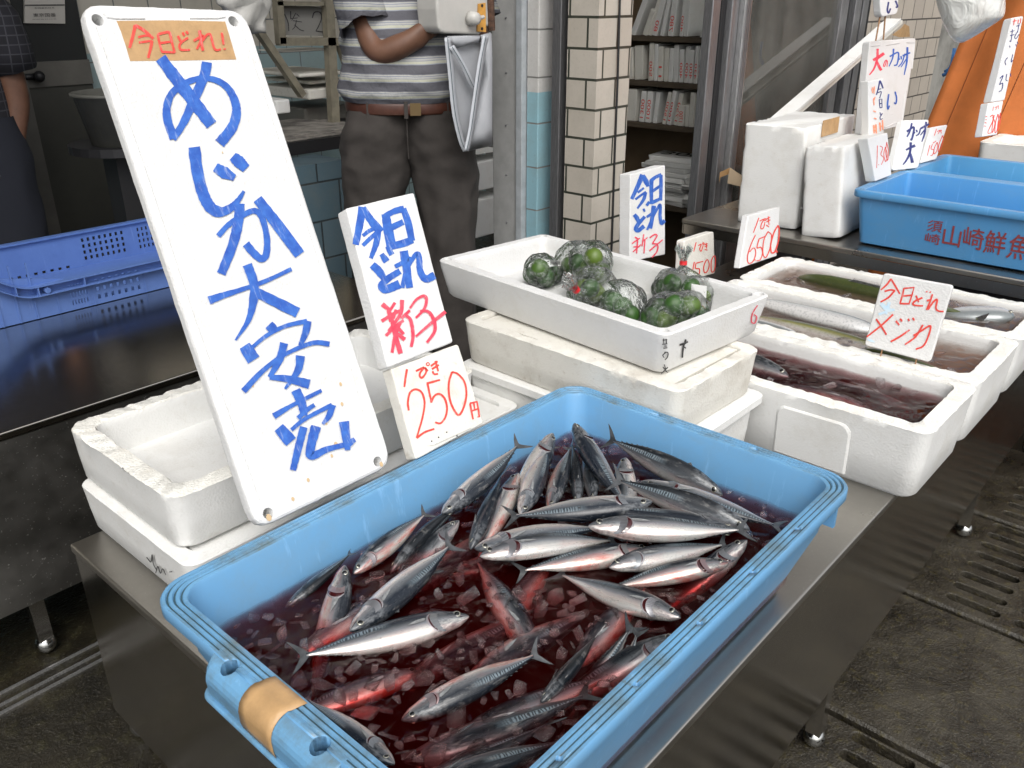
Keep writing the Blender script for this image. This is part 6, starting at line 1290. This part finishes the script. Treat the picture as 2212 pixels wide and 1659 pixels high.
# long foam lid leaning across the window
a, b_ = at(1650, 303, v=1.60), at(1944, 45, v=1.60); d = (b_-a).normalized(); up_ = Vector((0,1,0)).cross(d); up_ = up_ if up_.z > 0 else -up_
root = empty('foam_cover', a, 'long grimy foam lid leaning across the window above the upright boxes', 'foam lid'); Ln = (b_-a).length
def lidsec(x, h, y0, y1): return [d*x+up_*h+Vector((0,y0,0)), d*x+up_*h+Vector((0,y1,0))]
mb = MB(); n0_ = 24; rr = []
for k in range(n0_+1):
    x = Ln*k/n0_; j = .004*noise.noise(Vector((x*30,0,0))); h = .024; rr.append([d*x-up_*(h+j), d*x-up_*(h+j)+Vector((0,.06,0)), d*x+up_*(-.002)+Vector((0,.07,0)), d*x+up_*.002, d*x+up_*.004+Vector((0,-.012,0)), d*x-up_*.012+Vector((0,-.014,0))])
mb.loft(rr); mb.build('lid_edge', M['foam_dirty'], root)
MB().loft([[p+up_*.014 for p in r] for r in [[d*x+Vector((0,-.02,-.004)), d*x+Vector((0,.05,-.004)), d*x+Vector((0,.05,.010)), d*x+Vector((0,-.02,.010))] for x in (Ln*.05, Ln*.97)]]).build('lid_upper', M['foam'], root)
tq = [at(*zr(x, y), v=1.58) for x, y in ((440,285),(520,225),(540,195),(580,215),(585,300),(500,305))]; o = mesh_obj('tape_flap', tq, [(0,1,2,3,4,5)], M['tape']); o.modifiers.new('t', 'SOLIDIFY').thickness = .001; tag(o, 'torn piece of brown tape at the upper end of the leaning lid', 'tape')
# white dispenser with cloth hanging by the post
# ------------------------------------------------------------------ people
M['skin'] = simple('tanned_skin', (.155,.075,.046), .55, var=.25, vscale=18, bmp=.12, bscale=120)
M['hair'] = simple('dark_grey_hair', (.06,.06,.06), .6)
def skin_body(name, nodes, edges, parent, m):
    """one continuous body: nodes = {key: (Vector, radius or (rx, ry))}; grown with a skin modifier"""
    keys = list(nodes); me = bpy.data.meshes.new(name); me.from_pydata([nodes[k][0] for k in keys], [(keys.index(a), keys.index(b)) for a, b in edges], []); me.materials.append(m)
    o = bpy.data.objects.new(name, me); COL.objects.link(o); o.parent = parent
    md = o.modifiers.new('skin', 'SKIN'); md.use_smooth_shade = True; md.branch_smoothing = .3
    for i, k in enumerate(keys):
        r = nodes[k][1]; sv = me.skin_vertices[0].data[i]; sv.radius = r if isinstance(r, tuple) else (r, r); sv.use_root = (k == 'pelvis')
    s = o.modifiers.new('sub', 'SUBSURF'); s.levels = 1; s.render_levels = 2; return o
def hand(nd, ed, key, wrist, d, side, nrm, curl=.5, s=1.0):
    """palm and five fingers from the wrist; d: along the hand, side: towards the thumb, nrm: palm-facing normal (fingers curl that way)"""
    d, side, nrm = Vector(d).normalized(), Vector(side).normalized(), Vector(nrm).normalized()
    palm = wrist+d*.045*s; nd[key+'palm'] = (palm, (.020*s, .030*s)); ed.append((key, key+'palm'))
    for i, (off, ln) in enumerate(((.030,.070),(.010,.080),(-.010,.074),(-.029,.058))):
        b = palm+d*.035*s+side*off*s; prev = key+'palm'; p = b; nd[key+'k%d' % i] = (b, .0098*s); ed.append((prev, key+'k%d' % i)); prev = key+'k%d' % i
        for j, (fr, rr) in enumerate(((.45,.0090),(.33,.0080),(.22,.0068))):
            a = curl*(j+.6)*(.85+.1*i); dd = d*math.cos(a)+nrm*math.sin(a); p = p+dd*ln*fr*s; q = key+'f%d%d' % (i, j); nd[q] = (p, rr*s); ed.append((prev, q)); prev = q
    t0 = wrist+d*.020*s+side*.026*s; t1 = t0+(d*.6+side*.55+nrm*.3).normalized()*.034*s; t2 = t1+(d*.85+side*.15+nrm*.45).normalized()*.028*s
    for k, (p, rr) in enumerate(((t0,.0125),(t1,.0105),(t2,.0082))): nd[key+'t%d' % k] = (p, rr*s)
    ed += [(key, key+'t0'), (key+'t0', key+'t1'), (key+'t1', key+'t2')]
def head_parts(root, c, f, rx, tilt=0):
    """hair, eyes, nose, ears and mouth on the head built by the body mesh"""
    up = Vector((0,0,1))
    hb = MB(); hb.ball((0,0,0), 1, 20, 14); 
    hb.v = [c+rx*p.x*.083+f*(p.y*-.099-.010)+up*(p.z*.112+.030) for p in hb.v if True]
    o = hb.build('hair', M['hair'], root, smooth=True)
    bm = bmesh.new(); bm.from_mesh(o.data); bmesh.ops.delete(bm, geom=[v for v in bm.verts if (v.co-c).dot(f) > .045 and (v.co-c).z < .085 or (v.co-c).z < -.03], context='VERTS'); bm.to_mesh(o.data); bm.free()
    for s in (1, -1):
        MB().ball(c+f*.082+rx*s*.032+up*.005, .0125, 12, 8).build('eye', M['label'], root, smooth=True); MB().ball(c+f*.0925+rx*s*.032+up*.005, .0055, 10, 6).build('iris', M['dark'], root, smooth=True)
        MB().ball(c+rx*s*.080-f*.005+up*-.005, .020, 10, 8, sc=(.5,.6,1.4)).build('ear', M['skin'], root, smooth=True)
    MB().loft([[c+f*.086+up*.012+rx*.006, c+f*.086+up*.012-rx*.006, c+f*.088+up*.008], [c+f*.102+up*-.035+rx*.017, c+f*.102+up*-.035-rx*.017, c+f*.118+up*-.030], [c+f*.088+up*-.045+rx*.012, c+f*.088+up*-.045-rx*.012, c+f*.092+up*-.044]]).build('nose', M['skin'], root, smooth=True)
    MB().tube([c+f*.086+rx*-.024+up*-.066, c+f*.095+up*-.064, c+f*.086+rx*.024+up*-.066], .004, 6).build('mouth', simple('lip', (.25,.07,.05), .5), root)
def cloth(name, secs, f, rx, base, parent, m, n=28, wr=.006, seed=0, cap=False):
    """tube of elliptical sections: (centre offset x, y, z, half width, half depth)"""
    rings = []; fine = []
    for p0_, p1_ in zip(secs, secs[1:]):
        for q_ in range(5): fine.append(tuple(u_+(w_-u_)*q_/5 for u_, w_ in zip(p0_, p1_)))
    fine.append(secs[-1])
    for (x, y, z, a, b) in (fine if wr > 0 else secs):
        r = []
        for k in range(n):
            t = 2*math.pi*k/n; c, s = math.cos(t), math.sin(t); w = wr*(noise.noise(Vector((c*2+seed, s*2, z*9)))+.55*noise.noise(Vector((c*3+z*6+seed, s*3, z*26)))-.5*abs(noise.noise(Vector((c*2.2-z*9, s*2.2+seed, z*16)))))
            r.append(base+rx*(x+(a+w)*(abs(c)**.85)*(1 if c > 0 else -1))+f*(y+(b+w)*(abs(s)**.9)*(1 if s > 0 else -1))+Vector((0,0,z)))
        rings.append(r)
    o = MB().loft(rings, cap, cap).build(name, m, parent, smooth=True); s_ = o.modifiers.new('s', 'SUBSURF'); s_.levels = 1; s_.render_levels = 1; return o
def sleeve(name, pts, rads, parent, m, wr=.004):
    mb = MB(); mb.tube(pts, rads, 18, caps=False)
    for p in mb.v: p += Vector((noise.noise(p*26), noise.noise(p*26+Vector((9,2,4))), noise.noise(p*30)))*wr
    o = mb.build(name, m, parent, smooth=True); so_ = o.modifiers.new('t', 'SOLIDIFY'); so_.thickness = .003; return o
# --- man in the striped shirt behind the counter
m, t, b = nt('striped_polo'); sx = N(t, 'SeparateXYZ'); t.links.new(N(t, 'TexCoord').outputs['Object'], sx.inputs[0])
ad = N(t, 'MULTIPLY' if False else 'Math', operation='MULTIPLY_ADD'); ad.inputs[1].default_value = .012; t.links.new(noise_tex(t, 6, 3), ad.inputs[0]); t.links.new(sx.outputs[2], ad.inputs[2])
dv = N(t, 'Math', operation='DIVIDE'); dv.inputs[1].default_value = .0515; t.links.new(ad.outputs[0], dv.inputs[0]); fr = N(t, 'Math', operation='FRACT'); t.links.new(dv.outputs[0], fr.inputs[0])
c = ramp(t, fr.outputs[0], [(0, (.10,.10,.115)), (.50, (.26,.28,.33)), (.55, (.44,.44,.36)), (.70, (.24,.26,.30)), (.74, (.40,.40,.39)), (.84, (.20,.22,.27)), (.88, (.42,.42,.40)), (.95, (.16,.165,.19))], 'CONSTANT')
t.links.new(c, b.inputs['Base Color']); b.inputs['Roughness'].default_value = .9; bump(t, b, noise_tex(t, 16, 4, .6), .5, .02); M['polo'] = m
M['trousers'] = simple('brown_grey_trousers', (.042,.036,.032), .9, var=.12, vscale=50, bmp=.35, bscale=6); M['belt'] = simple('brown_leather_belt', (.075,.026,.016), .45, var=.3, vscale=30); M['brass'] = simple('dull_brass', (.20,.14,.07), .35, .8)
P1 = Vector((2.006, 2.266, .152)); rx1 = Vector((.735,-.678,0)); f1 = Vector((-.678,-.735,0))
def pp(x, y, off=0): return at(x, y, n=f1, p=P1+f1*off)
man = empty('person', P1, 'man in a grey striped polo shirt with brown belt, reaching towards the white dispenser', 'person')
def lc(p): return p-P1
up = Vector((0,0,1))
J = lambda x, y, z: rx1*x+f1*y+up*z
sh_l = lc(pp(762,-62,0)); el = lc(pp(812,124,.16)); wr_ = lc(pp(916,76,.20)); 
nd = {'pelvis': (J(0,0,.98), (.15,.10)), 'waist': (J(0,.01,1.12), (.155,.115)), 'chest': (J(0,-.01,1.32), (.16,.11)), 'neckb': (J(0,-.02,1.47), (.07,.06)), 'neck': (J(0,0,1.54), .052), 'jaw': (J(0,.035,1.59), (.058,.062)), 'head': (J(0,.012,1.67), (.075,.088)), 'crown': (J(0,0,1.735), (.055,.065)),
      'shl': (sh_l, .058), 'ell': (el, .044), 'foreL': (el*.55+wr_*.45, .043), 'wrl': (wr_, (.027,.031)),
      'shr': (J(.19,-.02,1.41), .058), 'elr': (J(.25,.02,1.17), .042), 'wrr': (J(.24,.07,1.24), .028),
      'hipl': (J(-.10,0,.90), .09), 'kneel': (J(-.12,.02,.50), .06), 'anklel': (J(-.13,0,.10), .04), 'toel': (J(-.14,.16,.035), .035), 'hipr': (J(.10,0,.90), .09), 'kneer': (J(.12,.02,.50), .06), 'ankler': (J(.13,0,.10), .04), 'toer': (J(.14,.16,.035), .035)}
ed = [('pelvis','waist'),('waist','chest'),('chest','neckb'),('neckb','neck'),('neck','jaw'),('jaw','head'),('head','crown'),('chest','shl'),('shl','ell'),('ell','foreL'),('foreL','wrl'),('chest','shr'),('shr','elr'),('elr','wrr'),('pelvis','hipl'),('hipl','kneel'),('kneel','anklel'),('anklel','toel'),('pelvis','hipr'),('hipr','kneer'),('kneer','ankler'),('ankler','toer')]
hand(nd, ed, 'wrl', wr_, (lc(pp(948,44,.12))-wr_), J(-.1,.3,1), J(.8,.3,-.1), .45); hand(nd, ed, 'wrr', nd['wrr'][0], J(-.5,.1,.6), J(-.6,.2,-.4), J(0,-.9,.1), .6)
skin_body('body', nd, ed, man, M['skin']); head_parts(man, J(0,.012,1.66), f1, rx1)
Z0 = Vector((0,0,0))
cloth('shirt', [(0,.01,1.035,.205,.165),(0,.015,1.06,.212,.172),(.005,.02,1.11,.216,.175),(.005,.02,1.17,.212,.165),(0,.01,1.25,.208,.15),(0,0,1.33,.208,.135),(0,-.01,1.41,.20,.12),(0,-.015,1.455,.15,.10),(0,-.01,1.485,.08,.075)], f1, rx1, Z0, man, M['polo'], n=44, wr=.017)
e1 = sh_l*.30+el*.70; sleeve('sleeve', [J(-.12,-.01,1.42), sh_l+up*.01, sh_l*.75+e1*.25, e1], [.085,.088,.086,.088], man, M['polo'], .008)
sleeve('sleeve', [J(.12,-.01,1.42), J(.195,-.02,1.40), J(.24,0,1.27)], [.085,.085,.082], man, M['polo'], .008)
cloth('belt', [(0,.012,1.000,.2,.155),(0,.012,1.001,.204,.160),(0,.012,1.036,.204,.160),(0,.012,1.037,.2,.155)], f1, rx1, Z0, man, M['belt'], n=36, wr=.0)
MB().box((-.017,-.003,-.019), (.017,.003,.019), M=Matrix(((rx1.x, f1.x, 0, 0), (rx1.y, f1.y, 0, 0), (0,0,1,0), (0,0,0,1)))).build('belt_buckle', M['brass'], man, loc=J(.03,.172,1.019))
for x in (-.12, .0, .13): MB().box((-.006,-.004,-.026), (.006,.005,.026), M=Matrix(((rx1.x, f1.x, 0, 0), (rx1.y, f1.y, 0, 0), (0,0,1,0), (0,0,0,1)))).build('belt_loop', M['trousers'], man, loc=J(x,.012+.160*math.sqrt(max(0,1-(x/.204)**2))+.001,1.018))
for s in (-1, 1):
    cloth('trouser_leg', [(s*.085,.01,1.010,.112,.148),(s*.095,.01,.95,.122,.150),(s*.108,.01,.88,.126,.145),(s*.118,.01,.80,.120,.130),(s*.125,.015,.68,.108,.112),(s*.125,.02,.50,.095,.098),(s*.13,.01,.30,.085,.09),(s*.135,.01,.08,.082,.10)], f1, rx1, Z0, man, M['trousers'], n=36, wr=.018, seed=s*3)
    MB().ball(J(s*.14,.06,.05), .06, 14, 10, sc=(.75,1.0,.7)).build('shoe', M['dark'], man, smooth=True)
fly = MB(); fly.tube([J(.0,.150,1.0), J(.0,.150,.93), J(.0,.138,.86)], .0025, 6); fly.build('fly_seam', M['trousers'], man)
# --- white dispenser, bracket and grey mesh cloth beside the post
VD1 = 2.0
def dv_(x, y, v=VD1): return at(x, y, v=v)
d0 = dv_(1003, 20); disp = empty('wall_dispenser', d0, 'white plastic dispenser with a round knob hanging from a rusty bar by the post', 'dispenser'); M['whiteplastic'] = simple('aged_white_plastic', (.50,.49,.46), .4, var=.12, vscale=10)
ol = [(943,-70),(944,20),(948,62),(953,70),(962,73),(1035,76),(1042,70),(1040,58),(1062,58),(1062,-70)]
f_ = [dv_(*p)-d0 for p in ol]; bk_ = [p+Vector((0,.085,0)) for p in f_]; o = MB().loft([[p+Vector((0,.006,0)) for p in bk_], f_]).build('casing', M['whiteplastic'], disp); bevel(o, .008, 3)
kn = dv_(1016, 40, VD1-.004)-d0; MB().tube([kn, kn+Vector((0,-.012,0)), kn+Vector((0,-.030,0)), kn+Vector((0,-.034,0))], [.021,.021,.017,.008], 20).build('knob', M['whiteplastic'], disp, smooth=True); MB().tube([kn+Vector((.008,-.025,.0)), kn+Vector((.035,-.022,.004))], .006, 8).build('latch', M['whiteplastic'], disp)
q = [dv_(x, y, VD1-.006)-d0 for x, y in ((1034,8),(1049,6),(1050,69),(1031,68))]; MB().loft([q, [p+Vector((0,.004,0)) for p in q]]).build('orange_plate', simple('amber_plastic', (.65,.33,.07), .4, var=.3, vscale=30), disp)
for y in (12, 38, 62): p = dv_(1042, y, VD1-.008)-d0; MB().tube([p, p+Vector((0,.004,0))], .0045, 10).build('dark_hole_disc', M['dark'], disp)  # dark discs on the plate, standing for the shade inside holes
b0 = dv_(1052, -60)-d0; b1 = dv_(1057, 66)-d0; mb = MB(); mb.tube([b0+Vector((.006,-.004,0)), b1+Vector((.006,-.004,0))], .012, 8); mb.build('rusty_bar', simple('rusty_iron', (.10,.05,.03), .85, var=.7, vscale=70, bmp=.6, bscale=120), disp)
M['mesh'] = simple('grey_mesh_cloth', (.36,.37,.39), .7, var=.12, vscale=10, bmp=.3, bscale=300); M['mesh_hem'] = simple('pale_hem', (.44,.46,.49), .7); M['stitch'] = simple('dark_green_stitch', (.05,.08,.09), .8)
cl = empty('cloth_bag', dv_(1010, 150, 1.98), 'grey mesh cloth bag hanging folded under the white dispenser', 'cloth bag'); c0 = cl.location.copy()
def cq_(x, y, v=1.98): return at(x, y, v=v)-c0
def sheet_(nm, pts, v, m, bulge=.02):
    V = [cq_(*p, v) for p in pts]; cen = sum(V, Vector())/len(V); mb = MB(); rings = [V]
    for k in (.66, .33): rings.append([cen+(p-cen)*k+Vector((0,-bulge*(1-k*k)+.006*noise.noise(p*20), 0)) for p in V])
    mb.loft(rings, False, True); o = mb.build(nm, m, cl, smooth=True); s = o.modifiers.new('t', 'SOLIDIFY'); s.thickness = .003; return o
sheet_('cloth_back', [(962,80),(1000,86),(1060,70),(1064,315),(1030,322),(1004,328),(992,300),(982,240),(974,160)], 1.99, M['mesh'], .01)
sheet_('cloth_fold', [(1040,75),(1062,72),(1064,312),(1010,326),(1020,280),(1032,200),(1042,130)], 1.965, M['mesh'], .03)
sheet_('cloth_upper', [(966,78),(1042,76),(1038,92),(1010,96),(985,104)], 1.975, M['mesh'], .015)
def hem(pts, w, v=1.96):
    o = None; L, Rr = ribbon(pts, w); mb = MB(); mb.loft([[cq_(*a, v), cq_(*b_, v)] for a, b_ in zip(L, Rr)], False, False, close=False); o = mb.build('hem_strip', M['mesh_hem'], cl, smooth=True); o.modifiers.new('t', 'SOLIDIFY').thickness = .002
    L, Rr = ribbon(pts, 1.3); mb = MB(); mb.loft([[cq_(*a, v-.003), cq_(*b_, v-.003)] for a, b_ in zip(L, Rr)], False, False, close=False); mb.build('hem_stitch', M['stitch'], cl)
hem([(967,82),(974,150),(983,240),(996,300),(1006,326)], 13); hem([(1050,78),(1040,130),(1028,210),(1018,280),(1008,326)], 12, 1.925); hem([(976,100),(1000,140),(1022,185),(1030,195)], 11, 1.955)
# --- person at the left edge
P2 = Vector((.93, 3.46, .12)); f2 = Vector((.0,-1,0)); rx2 = Vector((1,0,0)); per = empty('person', P2, 'person at the left edge in a dark plaid shirt, bare forearm hanging down', 'person')
m, t, b = nt('dark_plaid_shirt'); tc = N(t, 'TexCoord').outputs['Object']; br = N(t, 'TexBrick', Scale=1.0); br.inputs['Mortar Size'].default_value = .0022; br.inputs['Brick Width'].default_value = .035; br.inputs['Row Height'].default_value = .03; br.offset = 0
mp = N(t, 'Mapping'); mp.inputs['Rotation'].default_value = (R(90), 0, 0); t.links.new(tc, mp.inputs[0]); t.links.new(mp.outputs[0], br.inputs['Vector'])
for k_, c_ in (('Color1', (.014,.014,.018)), ('Color2', (.018,.018,.024)), ('Mortar', (.055,.055,.065))): br.inputs[k_].default_value = (*c_, 1)
t.links.new(br.outputs[0], b.inputs['Base Color']); b.inputs['Roughness'].default_value = .9; M['plaid'] = m; M['navy'] = simple('navy_work_trousers', (.012,.014,.022), .9)
def p2(x, y, v=3.40): return at(x, y, v=v)-P2
J2 = lambda x, y, z: rx2*x+f2*y+up*z
W2 = p2(36, 305); E2 = p2(38, 215); S2 = p2(-10, 60); bx = S2.x-.19
nd = {'pelvis': (J2(bx,0,.95), (.14,.10)), 'waist': (J2(bx,0,1.1), (.14,.10)), 'chest': (J2(bx,0,1.32), (.15,.11)), 'neckb': (J2(bx,0,1.46), (.06,.06)), 'neck': (J2(bx,.01,1.52), .05), 'jaw': (J2(bx,.04,1.57), .058), 'head': (J2(bx,.015,1.65), (.075,.085)), 'crown': (J2(bx,0,1.71), .055),
      'shr': (S2, .055), 'elr': (E2, .046), 'forer': (E2*.5+W2*.5, .043), 'wrr': (W2, (.028,.032)), 'shl': (J2(bx-.19,0,1.40), .055), 'ell': (J2(bx-.24,.02,1.14), .044), 'wrl': (J2(bx-.22,.16,.95), .03),
      'hipl': (J2(bx-.1,0,.88), .085), 'kneel': (J2(bx-.1,.01,.5), .06), 'anklel': (J2(bx-.1,0,.1), .04), 'toel': (J2(bx-.1,.15,.035), .035), 'hipr': (J2(bx+.1,0,.88), .085), 'kneer': (J2(bx+.1,.01,.5), .06), 'ankler': (J2(bx+.1,0,.1), .04), 'toer': (J2(bx+.1,.15,.035), .035)}
ed = [('pelvis','waist'),('waist','chest'),('chest','neckb'),('neckb','neck'),('neck','jaw'),('jaw','head'),('head','crown'),('chest','shl'),('shl','ell'),('ell','wrl'),('chest','shr'),('shr','elr'),('elr','forer'),('forer','wrr'),('pelvis','hipl'),('hipl','kneel'),('kneel','anklel'),('anklel','toel'),('pelvis','hipr'),('hipr','kneer'),('kneer','ankler'),('ankler','toer')]
hand(nd, ed, 'wrr', W2, J2(.02,.12,-1), J2(-.75,.65,0), J2(-.6,-.5,0), .28, 1.12); hand(nd, ed, 'wrl', nd['wrl'][0], J2(0,.6,-.8), J2(.8,.5,0), J2(.5,-.6,0), .4)
skin_body('body', nd, ed, per, M['skin']); head_parts(per, J2(bx,.015,1.64), f2, rx2)
cloth('shirt', [(bx,0,.80,.205,.135),(bx,0,.95,.20,.135),(bx,0,1.15,.195,.13),(bx,0,1.32,.20,.125),(bx,0,1.42,.19,.11),(bx,0,1.46,.13,.09),(bx,0,1.49,.07,.07)], f2, rx2, Z0, per, M['plaid'])
es = p2(34, 152); sleeve('sleeve', [J2(bx+.12,0,1.42), S2+up*.01, (S2+es)*.5, es], [.085,.088,.082,.074], per, M['plaid'], .005); sleeve('sleeve', [J2(bx-.12,0,1.42), J2(bx-.19,0,1.40), J2(bx-.225,.01,1.24)], [.085,.085,.08], per, M['plaid'], .005)
for s in (-1, 1): cloth('trouser_leg', [(bx+s*.085,0,1.0,.12,.13),(bx+s*.10,0,.85,.125,.135),(bx+s*.11,0,.65,.115,.12),(bx+s*.11,.01,.4,.1,.105),(bx+s*.11,0,.08,.095,.11)], f2, rx2, Z0, per, M['navy'], wr=.01, seed=s)
